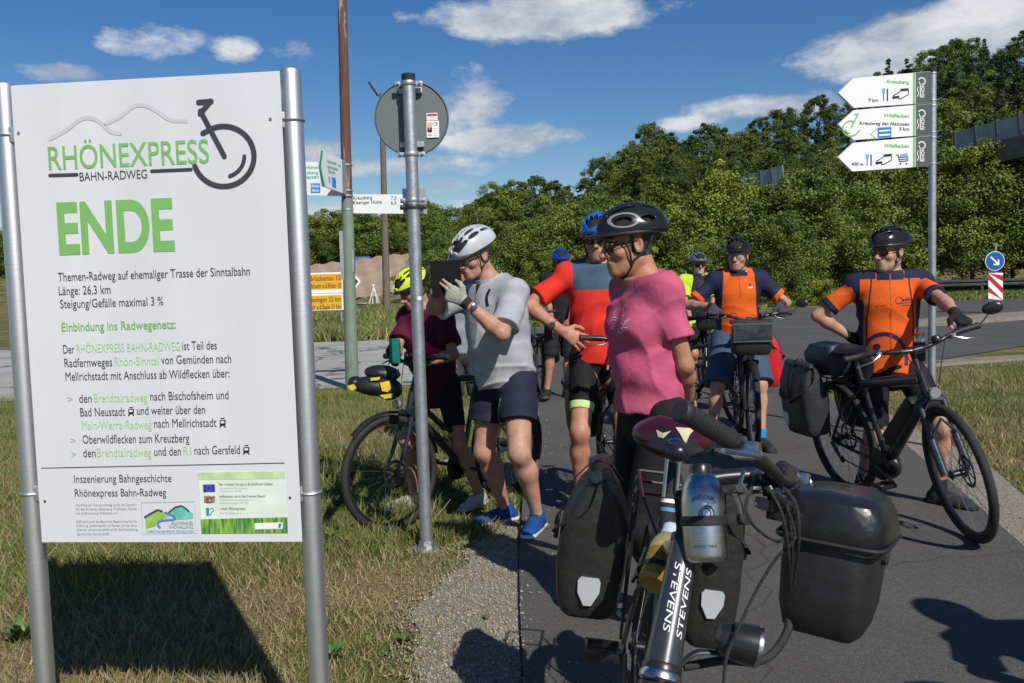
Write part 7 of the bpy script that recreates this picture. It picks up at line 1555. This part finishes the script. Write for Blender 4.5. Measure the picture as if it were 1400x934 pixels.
# red shirt rider
B5 = bike('black trekking bicycle held by the man in the red and blue shirt', (.62, 6.0, .035), -86, steer=12, col=(.03, .03, .03), barz=1.08, bar_w=.31, saddle_z=.98)
pan_on('large black pannier beside the bare leg of the red shirt rider', B5, -1, col=(.012, .012, .014), z=.88, x=.1, w=.34, d=.2, h=.45, refl=()); hbag('small black handlebar bag of the red shirt rider', B5, w=.16, d=.12, h=.16, drop=.08, fw=.13)
B6 = bike('dark bicycle of the rider in black clothes at the back', (.33, 11.2, .035), -100, steer=10, col=(.02, .02, .022)); pan_on('black pannier on the bicycle of the rider in black', B6, -1, z=.78); pan_on('small black pannier at the back left', B6, 1, z=.78)
B7 = bike('dark bicycle in front of the neon yellow rider', (2.4, 11.6, .035), -95, steer=-10, col=(.02, .02, .022)); hbag('dark handlebar bag of the neon yellow rider', B7, w=.28, d=.18, h=.2)

# ---------------------------------------------------------------- the riders and their bicycles
def rv(*p): return V3(P(*p))
def zat(v, z): v = V3(v); v[2] = z; return v
NAVY = (.018, .022, .06); BLACK = (.012, .012, .014); ORANGE = (.78, .12, .012)
def lnd(L, a, b):
    """signed side of the line a->b in (x,z), positive on its left"""
    a, b = V3(a), V3(b); d = b-a; return (d[0]*(L[:, 2]-a[1])-d[1]*(L[:, 0]-a[0]))/math.hypot(*d)
def shirt_plane(k, depth=.2):
    """a plane over the chest of a person, for pieces of print"""
    return None
def on_shirt(obj, root, rx0, kk):
    pass
def wrap_print(s, k, obj, cx, cz, w, cap, m, t, bold=.006, front=True, name='lettering', poly=None, yaw=None):
    """project lettering (or outline points) onto the shirt surface along the chest normal"""
    nb, R, F, U, s_ = k['nb'], k['R'], k['F'], k['U'], k['s']; root = k['root']
    if yaw is not None: c_, s2 = math.cos(yaw), math.sin(yaw); F, R = F*c_+R*s2, R*c_-F*s2
    if poly is None:
        me = text_mesh(s, bold); n = len(me.vertices); a = np.empty(n*3, np.float32); me.vertices.foreach_get('co', a); a = a.reshape(-1, 3); x0, x1 = a[:, 0].min(), a[:, 0].max()
        x = (a[:, 0]-(x0+x1)/2)*w/(x1-x0); y = a[:, 1]*cap/CAPH
    else:
        me = poly; n = len(me.vertices); a = np.empty(n*3, np.float32); me.vertices.foreach_get('co', a); a = a.reshape(-1, 3); x = a[:, 0]; y = a[:, 1]
    from mathutils.bvhtree import BVHTree
    if 'bvh' not in k: M_ = obj.data; k['bvh'] = BVHTree.FromPolygons([v.co.copy() for v in M_.vertices], [tuple(p.vertices) for p in M_.polygons])
    out = []
    for i in range(n):   # text reads left to right for someone facing the person: image left = person's right
        o = nb + R*(cx-x[i])*s_ + U*(cz+y[i])*s_
        o = Vector(o-root+F*.6); h = k['bvh'].ray_cast(o, Vector(-F)); p = h[0] if h[0] is not None else o-Vector(F)*.5; out.append(p+Vector(F)*.002)
    me.vertices.foreach_set('co', np.array([tuple(p) for p in out], np.float32).ravel()); me.update(); return put(name, me, m, obj, smooth=False)
def strip_mesh(pts, w, n=6):
    q = [p.to_2d() for p in smooth_pts([(x, y, 0) for x, y in pts], n)]; V = []; F = []
    for i in range(len(q)):
        d = (q[min(i+1, len(q)-1)]-q[max(i-1, 0)]).normalized(); nn = Vector((-d.y, d.x))*w/2; V += [(q[i]+nn).to_3d(), (q[i]-nn).to_3d()]
    for i in range(len(q)-1): F.append((2*i, 2*i+1, 2*i+3, 2*i+2))
    me = bpy.data.meshes.new('strip'); me.from_pydata(V, [], F); me.update(); return me
def zipper(k, so, z0, z1, m, cx=0, w=.004): wrap_print('', k, so, cx, 0, 0, 0, m, None, name='zip', poly=strip_mesh([(0, z0), (0, (z0+z1)/2), (0, z1)], w))

# ---- man in the grey polo shirt reading from a tablet
def grey_extra(t, so, k):
    zipper(k, so, -.165, .0, BLKT); 
    wrap_print('', k, so, .105, 0, 0, 0, BLKT, None, name='piping', poly=strip_mesh([(0, -.02), (.01, -.06), (-.004, -.11)], .016), yaw=-.1)
    wrap_print('', k, so, -.105, 0, 0, 0, BLKT, None, name='piping', poly=strip_mesh([(0, -.02), (-.01, -.06), (.004, -.11)], .016), yaw=.1)
    wrap_print('', k, so, -.17, 0, 0, 0, RED, None, name='hem_tag', poly=strip_mesh([(0, -.535), (0, -.545), (0, -.56)], .008), yaw=-.75)
def polo(L, arm, st):
    # collar with a dark gap at the zip
    c = np.where(~arm & (L[:, 1] > .0), .008-np.abs(L[:, 0])+(L[:, 2]+.03)*.35, -1); c = np.where(L[:, 2] > -.05, c, -1); return [c]
hipA = rv(690, 512, 5.33)
A = person('man in light grey polo shirt and silver helmet reading from a black tablet', hipA, -134, s=1.035, fat=1.13, look=(-.74, -.62, -.36), tilt=.04, lean=.155, tw=2, head_off=(-.075, -.02, .025),
    lh=rv(636, 413, 4.95), lel=('at', rv(712, 440, 5.05)), rh=rv(616, 362, 5.25), rel=('at', rv(604, 446, 5.3)), lf=zat(rv(734, 703, 5.22), .122), rf=zat(rv(690, 697, 5.52), .09), lkn=(-.25, -1, 0), rkn=(-.6, -.8, 0),
    lfoot=(-.28, -.95, 0), rfoot=(-.9, -.55, 0), lhand=dict(along=(-.78, .05, .5), palm=(-.3, .8, .3), curl=[.12, .2, .9, 1.0], thumb=.3), rhand=dict(along=(.3, -.2, .95), palm=(.7, -.5, .1), curl=.55),
    top=dict(cols=[(.40, .42, .45), (.03, .03, .035)], sleeve=.86, hem=.045, ease=.022, flare=1.6, pat=polo, extra=grey_extra, wr=.0085, neck=.02, ntilt=.2, bump=.35, collar=((.42, .44, .47), .045)), belly=1.05,
    shorts=dict(cols=[(.016, .02, .045), (.4, .5, .08)], len=.60, ease=.012, flare=.035, pat=lambda tt, sd: [np.where((tt > .3) & (np.abs(np.abs(sd)-.06) < .006) & (sd > 0), .01, -.01)]),
    shoes=dict(cols=[(.012, .07, .26), (.6, .62, .62), (.02, .03, .08)], lace=(.02, .03, .08)), gloves=[(.42, .42, .36), (.03, .03, .03)], watch=(-1, (0, -1, .5)), glasses=(False, (.25, .18, .12)), skin=(.50, .29, .205),
    helmet=dict(cols=[(.50, .53, .56), (.05, .05, .055)], nv=5, rough=.35, vcol=(.06, .06, .065), vl=.035, pitch=-.12), hair=(.3, .29, .28), vox=.0075, sh_w=.185)
def tablet():
    c = rv(610, 381, 5.0); t = thing('tablet', 'black tablet held up by the man in the grey polo shirt', 'tablet', tuple(c)); M = frame_M((0, 0, 0), Vector((.96, .12, .04)), Vector((-.08, .15, 1)))
    MB().box((0, 0, 0), (.165, .012, .2), M, bev=.004).build('cover', mat('tablet cover', (.008, .009, .012), .8, bump=.05, spec=.1), t); MB().box((0, .008, 0), (.15, .003, .185), M).build('screen', mat('screen glass', (.03, .035, .045), .05), t, smooth=False)
tablet()

# ---- woman in the pink shirt, seen from her left side
def pink_extra(t, so, k):
    W2 = mat('faded print', (.75, .55, .62), .8, var=.2, vs=60)
    wrap_print('MCKINLEY', k, so, .02, -.205, .045, .011, WPR, None, .012, yaw=-1.15, name='sleeve_logo') if False else None
    r_ = random.Random(4)
    for i in range(26):
        x = r_.uniform(-.06, .06); z = -.17+r_.uniform(-.065, .06)*(1-abs(x)/.09); L_ = r_.uniform(.01, .035); a = r_.uniform(-.6, 1.2)
        wrap_print('', k, so, x, 0, 0, 0, W2, None, name='print_mark', poly=strip_mesh([(0, z), (L_*.5*math.cos(a), z+L_*.5*math.sin(a)), (L_*math.cos(a), z+L_*math.sin(a))], .0028, 2), yaw=-.12)
def vneck(L, arm, st): return [np.where(~arm & (L[:, 1] > 0) & (L[:, 2] > -.12), np.minimum((L[:, 2]+.085)*.6-np.abs(L[:, 0]), .05), -1)]
hipP = rv(893, 570, 3.65); hipP[2] = .945
PW = person('woman in pink shirt and large black helmet with hands clasped behind her back', hipP, -113, s=1.03, female=True, look=(-.97, -.16, -.13), lean=.05, belly=.78, fat=.93, sh_w=.142, head_off=(-.035, 0, -.012),
    lh=zat(rv(940, 548, 3.7), .96), rh=zat(rv(946, 562, 3.82), .93), lel=('at', rv(934, 487, 3.50)), rel=(.8, .5, -.2), lhand=dict(along=(.15, .5, -.8), palm=(.6, .6, .2), curl=.7), rhand=dict(along=(.0, -.5, -.8), palm=(-.4, .5, .3), curl=.7),
    lf=zat(rv(930, 700, 3.6), .12), rf=zat(rv(915, 700, 3.85), .12), top=dict(cols=[(.57, .105, .20), (.42, .19, .13)], sleeve=.60, hem=-.005, ease=.018, flare=1.2, pat=vneck, extra=pink_extra, neck=.004, ntilt=.2, wr=.0095, bump=.4, vox=.0062),
    shorts=dict(cols=[BLACK], len=1.6, ease=.01, flare=.0, wr=0), shoes=dict(cols=[(.05, .05, .06), (.4, .4, .4)]), glasses=(True, (.01, .01, .01)), skin=(.47, .235, .145),
    helmet=dict(cols=[(.018, .018, .022), (.012, .012, .014), (.25, .25, .27)], style='few', rough=.22, vl=.055, pitch=.05, size=1.0, pat=lambda q: .0035-np.abs(np.hypot((q[:, 1]-.045)/.052, (q[:, 2]-.045)/.026)-1)*.03-(np.abs(q[:, 0]) < .05)*.1), hair=(.06, .05, .045), vox=.0062, watch=(-1, (0, -1, 0), 1))

# ---- man in the red and blue shirt, hand on hip
hipD = rv(822, 487, 5.62)
def redblue(L, arm, st): return [np.where(arm, np.where(L[:, 2] > -.10, -.5, -.5), L[:, 2]+.205+.0*L[:, 0]), np.where(arm, -1, -1.)]
D_ = person('man in red and blue shirt with one hand on his hip', hipD, 176, s=1.08, look=(-.25, -.93, -.08), lean=.03,
    rh=rv(768, 452, 5.42), rel=(-1, .1, -.1), rhand=dict(along=(.75, -.15, -.45), palm=(.1, .9, -.2), curl=.25, spread=.35), lh=rv(850, 486, 5.25), lel=(.8, .3, -.6),
    lf=zat(rv(850, 690, 5.7), .12), rf=zat(rv(795, 690, 5.5), .12), rkn=(-.2, -1, 0),
    top=dict(cols=[(.72, .035, .022), (.055, .10, .15)], sleeve=.72, hem=.03, ease=.018, pat=lambda L, arm, st: [np.where(arm, -.5, np.minimum(L[:, 2]+.145, .165-np.abs(L[:, 0])))], neck=.012, wr=.0075),
    shorts=dict(cols=[BLACK, (.55, .75, .3)], len=.72, ease=.004, flare=.0, wr=0, pat=lambda tt, sd: [.05-np.abs(tt-.67)]), shoes=dict(cols=[(.03, .03, .03), (.3, .3, .3)]), glasses=(True, (.01, .01, .01)), watch=(1, (-.6, -1, .3)), skin=(.49, .255, .17),
    helmet=dict(cols=[(.01, .13, .55), (.015, .015, .018)], nv=5, rough=.25, vl=.07, vcol=(.012, .012, .014)), hair=(.2, .2, .2), beard=(.42, .25, .18), belly=.6, head_off=(-.005, 0, 0))

# ---- woman in maroon behind the sign pole
hipM = rv(597, 521, 5.98)
MW = person('woman in dark maroon shirt and neon yellow helmet bending over her phone', hipM, -143, s=.93, female=True, look=(-.72, -.55, -.45), lean=.2, belly=.85, head_off=(-.05, 0, 0),
    lh=rv(578, 497, 5.55), lel=(.9, .2, -.6), rh=rv(540, 495, 5.6), rel=(-.5, .2, -.9), lhand=dict(along=(-.8, -.25, .1), palm=(-.1, .4, .9), curl=.7), rhand=dict(along=(-.25, -.5, .55), palm=(.7, .1, .3), curl=.8),
    lf=zat(rv(655, 690, 5.92), .085), rf=zat(rv(566, 685, 5.95), .085), lkn=(-.2, -1, 0), rkn=(-.5, -.8, 0), lfoot=(-.5, -.85, 0), rfoot=(-.85, -.5, 0),
    top=dict(cols=[(.085, .008, .028), (.6, .02, .14)], sleeve=.75, hem=.17, ease=.024, flare=1.4, pat=lambda L, arm, st: [np.where(arm, -1, np.minimum(.03-np.abs(L[:, 0]*.9+.07-(L[:, 2]+.2)*.5), np.minimum(L[:, 2]+.3, -.12-L[:, 2])))]),
    shorts=dict(cols=[BLACK], len=.72, ease=.006, flare=.0, wr=0), shoes=dict(cols=[(.5, .5, .47), (.55, .55, .52)]), gloves=[(.03, .03, .033), (.02, .02, .02)], skin=(.47, .26, .18),
    helmet=dict(cols=[(.62, .80, .03), (.02, .02, .022), (.02, .02, .022)], nv=5, rough=.3, pat=lambda q: .012-q[:, 2]+np.clip(-q[:, 1]-.05, 0, 1)*.6, vl=.02), hair=(.18, .12, .08), vox=.0085)
def phone():
    c = rv(540, 480, 5.5); t = thing('phone', 'teal green phone in the gloved hand of the maroon rider', 'phone', tuple(c)); M = frame_M((0, 0, 0), Vector((.95, -.3, 0)), Vector((.08, 0, 1)))
    MB().box((0, 0, 0), (.072, .014, .15), M, bev=.005).build('case', mat('teal case', (.01, .20, .15), .5), t); MB().box((0, .009, 0), (.062, .003, .135), M).build('screen', mat('screen glass', (.03, .035, .045), .05), t, smooth=False)
phone()

def grip_w(g, A_, N_, up=0.0): A_ = unit(A_); N_ = unit(V3(N_)-A_*np.dot(N_, A_)); return V3(g)-A_*.088-N_*.024+UP*up
# ---- the two riders in orange
def adfc(t, so, k):
    NV = mat('print navy', (.02, .015, .09), .6); zipper(k, so, -.53, .0, mat('zip orange', (.45, .07, .01), .5), w=.006)
    wrap_print('', k, so, -.045, 0, 0, 0, NV, None, name='print_ring', poly=None if False else (lambda m_: ([setattr(v, 'co', v.co+Vector((0, -.155, 0))) for v in m_.vertices], m_)[1])(ring_mesh(.021, .003)))
    wrap_print('adfc', k, so, -.088, -.16, .055, .019, NV, None, .02, name='shirt_logo'); wrap_print('Landkreis Fulda', k, so, -.088, -.178, .055, .006, NV, None, 0, name='shirt_logo') if False else None
    wrap_print('', k, so, -.085, 0, 0, 0, NV, None, name='print_line', poly=strip_mesh([(-.04, -.172), (0, -.171), (.05, -.166)], .003)); wrap_print('', k, so, -.08, 0, 0, 0, NV, None, name='print_line', poly=strip_mesh([(-.02, -.184), (0, -.184), (.025, -.184)], .003))
    wrap_print('', k, so, .06, 0, 0, 0, mat('print dull red', (.45, .03, .02), .6), None, name='print_line', poly=strip_mesh([(-.03, -.19), (0, -.184), (.035, -.182)], .004))
    # big wheel outline across the belly
    big = ring_mesh(.17, .024, -12, 138, 50, sx=.8)
    for v in big.vertices: v.co.y -= .51
    wrap_print('', k, so, .035, 0, 0, 0, NV, None, name='print_arc', poly=big)
    hub = ring_mesh(.02, .019, 0, 360, 20)
    for v in hub.vertices: v.co.y -= .43
    wrap_print('', k, so, .075, 0, 0, 0, NV, None, name='print_hub', poly=hub)
def orange_pat(L, arm, st):
    x = np.abs(L[:, 0]); 
    top = np.where(arm, np.minimum(L[:, 2]+.07-.22*(x-.14)*1.0, 1), -1)           # navy along the top of the sleeve
    top = np.where(arm & (L[:, 1] < .5), L[:, 2]+.012+.62*(x-.17), top); cuff = np.where(arm, st-.60, -1)
    seam = np.where(~arm & (L[:, 1] > 0), .0045-np.abs(x-(.105+.0*L[:, 2]+.12*np.clip(-L[:, 2]-.06, 0, .2))), -1)
    sidep = np.where(~arm, x-.146-.25*np.clip(-.2-L[:, 2], -.2, .1)*0-.02*(L[:, 2] > -.15), -1); shoulder = np.where(~arm, np.minimum(L[:, 2]+.028, x-.08), -1)
    col = np.where(~arm, np.minimum(L[:, 2]+.035, .075-x), -1)
    return [np.maximum.reduce([top, cuff, seam, sidep, shoulder, col])]
hipR = rv(1214, 494, 5.62)
RM_ = person('man in orange jersey with navy wheel print and black helmet at the right, sunglasses on', hipR, -172, s=1.02, look=(-.84, -.52, -.06), lean=.02, tw=8,
    rh=rv(1165, 462, 5.72), rel=(-1, .15, -.1), rhand=dict(along=(.8, .3, -.3), palm=(.2, .6, -.1), curl=.5), lh=grip_w(B2['ends'][1], (.15, -.85, -.5), (0, .3, -.95)), lel=(.9, .3, -.35), lhand=dict(along=(.15, -.85, -.5), palm=(0, .3, -.95), curl=1.05),
    lf=zat(rv(1285, 690, 5.5), .12), rf=zat(rv(1180, 690, 5.85), .12), lfoot=(.55, -.83, 0), rfoot=(-.1, -1, 0), lkn=(.25, -1, 0),
    top=dict(cols=[ORANGE, NAVY], sleeve=.72, hem=.06, ease=.013, pat=orange_pat, extra=adfc, wr=.0065, neck=.02, ntilt=.1, vox=.0068, collar=(NAVY, .035)), shorts=dict(cols=[BLACK], len=.86, ease=.01, flare=.02), socks=((.02, .02, .02), .2),
    shoes=dict(cols=[(.035, .035, .035), (.02, .02, .02), (.08, .08, .08)]), gloves=[(.02, .02, .022), (.02, .02, .02)], glasses=(True, (.01, .01, .01)), skin=(.52, .29, .195), beard=(.43, .29, .22), hair=(.2, .19, .18),
    helmet=dict(cols=[(.018, .019, .021), (.012, .012, .014)], nv=5, rough=.2, vl=.04), vox=.0075)
def logo_c(t, so, k):
    zipper(k, so, -.2, .0, BLKT); wrap_print('adfc', k, so, -.085, -.125, .04, .012, WPR, None, .01, name='shirt_logo')
    h = ring_mesh(.013, .012, n=16)
    for v in h.vertices: v.co.y -= .1
    wrap_print('', k, so, -.085, 0, 0, 0, mat('print navy', 0), None, name='print_ring', poly=h)
def orange_pat2(L, arm, st):
    x = np.abs(L[:, 0]); n1 = np.where(arm, .60-st, np.where(np.abs(L[:, 1]) < 9, np.minimum(x-.122-.10*np.clip(-.0-L[:, 2], -1, .3)*.6, 1), -1))
    cut = np.where(arm, .0032-np.abs(L[:, 1]-.02), -1); n1 = np.where(cut > 0, -1, n1); return [np.maximum(n1, np.where(~arm, np.minimum(L[:, 2]+.03, .07-x), -1))]
hipC = rv(1008, 460, 7.72)
CM = person('man in orange and navy jersey with folded glasses in the middle, behind a handlebar bag', hipC, -176, s=1.03, look=(-.42, -.9, -.06), lean=.06,
    rh=grip_w(B3['ends'][-1], (-.1, -.8, -.55), (0, .3, -.95)), rel=(-.9, .4, -.6), lh=grip_w(B3['ends'][1], (.1, -.8, -.55), (0, .4, -.95)), lel=(.9, .4, -.6), rhand=dict(along=(-.1, -.8, -.55), palm=(0, .3, -.95), curl=1.05), lhand=dict(along=(.1, -.8, -.55), palm=(0, .4, -.95), curl=1.05),
    lf=zat(rv(1041, 612, 7.4), .12), rf=zat(rv(973, 608, 7.55), .12), lkn=(.2, -1, 0), rkn=(-.3, -1, 0), lfoot=(.15, -1, 0),
    top=dict(cols=[ORANGE, NAVY], sleeve=.74, hem=.02, ease=.018, pat=orange_pat2, extra=logo_c, collar=(NAVY, .035)), shorts=dict(cols=[(.05, .085, .15)], len=.98, ease=.028, flare=.03), socks=((.02, .22, .55), .17),
    shoes=dict(cols=[(.03, .03, .03), (.03, .03, .03), (.3, .12, .02)]), gloves=[(.06, .06, .07), (.02, .02, .02)], glasses=(False, (.04, .04, .04)), skin=(.51, .29, .20), hair=(.3, .29, .28),
    helmet=dict(cols=[(.015, .015, .017), (.012, .012, .014)], nv=5, rough=.25, vl=.03), vox=.0095, watch=(-1, (0, -1, 0), 1))
# ---- riders further back
hipN = rv(956, 436, 11.4)
person('man in black and neon yellow jersey with grey beard standing at the back', hipN, 180, s=1.02, look=(.02, -1, -.05), rh=rv(944, 436, 11.1), lh=rv(972, 440, 11.2), gloves=[(.45, .6, .05), (.03, .03, .03)],
    top=dict(cols=[(.022, .024, .028), (.55, .80, .03)], sleeve=.74, hem=.05, pat=lambda L, arm, st: [np.where(arm, 1, np.minimum(np.abs(L[:, 0])-.085-.25*np.clip(-L[:, 2]-.05, 0, .2), L[:, 2]+.33))], ease=.02, wr=.003), shorts=dict(cols=[BLACK], len=.85), shoes=dict(cols=[(.05, .05, .05), (.3, .3, .3)]),
    skin=(.46, .24, .16), glasses=(True, (.02, .02, .02)), beard=(.5, .47, .44), hair=(.4, .4, .4), helmet=dict(cols=[(.13, .15, .17), (.02, .02, .02)], nv=5, vl=.03), vox=.011)
hipB = rv(768, 434, 10.9)
person('rider in black clothes and bright blue helmet far behind the red shirt', hipB, 178, s=1.0, look=(.15, -1, -.15), lh=rv(778, 446, 10.6), rh=rv(757, 450, 10.6), gloves=None,
    top=dict(cols=[(.015, .015, .017)], sleeve=.62, hem=.05, ease=.02), shorts=dict(cols=[(.014, .014, .016)], len=1.05, ease=.02), shoes=dict(cols=[(.03, .025, .02), (.1, .08, .06)]), skin=(.42, .2, .13), glasses=(True, (.02, .02, .02)), hair=(.2, .18, .16),
    lf=zat(rv(775, 545, 10.9), .12), rf=zat(rv(748, 545, 10.7), .12), helmet=dict(cols=[(.012, .05, .50), (.02, .02, .03)], nv=6, vl=.01), vox=.011)
hipK = rv(634, 475, 7.6)
person('rider in grey shirt mostly hidden between the maroon woman and the grey polo man', hipK, 175, s=.98, look=(-.1, -1, -.1), lh=rv(655, 500, 7.5), rh=rv(626, 512, 7.5), lean=.1,
    top=dict(cols=[(.30, .32, .36), (.01, .35, .4)], sleeve=.9, hem=.04, ease=.02, pat=lambda L, arm, st: [np.where(arm, .06-np.abs(st-.3), -1)]), shorts=dict(cols=[(.05, .05, .06)], len=.9), shoes=dict(cols=[(.05, .05, .05), (.3, .3, .3)]), skin=(.45, .22, .14), hair=(.3, .3, .3), helmet=dict(cols=[(.05, .05, .06), (.02, .02, .02)], nv=5), vox=.011)

# two more riders stand just outside the right edge; their shadows reach into the picture
def copy_person(src, pos, rot, label):
    c = src.copy(); COL.objects.link(c); c['label'] = label; c.location = pos; c.rotation_euler = (0, 0, rot)
    for ch in src.children:
        d = ch.copy(); COL.objects.link(d); d.parent = c
        for g in ch.children: e = g.copy(); COL.objects.link(e); e.parent = d
copy_person(CM['t'], (2.62, 2.1, 0), .3, 'rider standing just out of view at the right, casting a shadow on the path')
copy_person(RM_['t'], (2.25, 1.35, 0), -.5, 'second rider out of view at the lower right, casting the corner shadow')
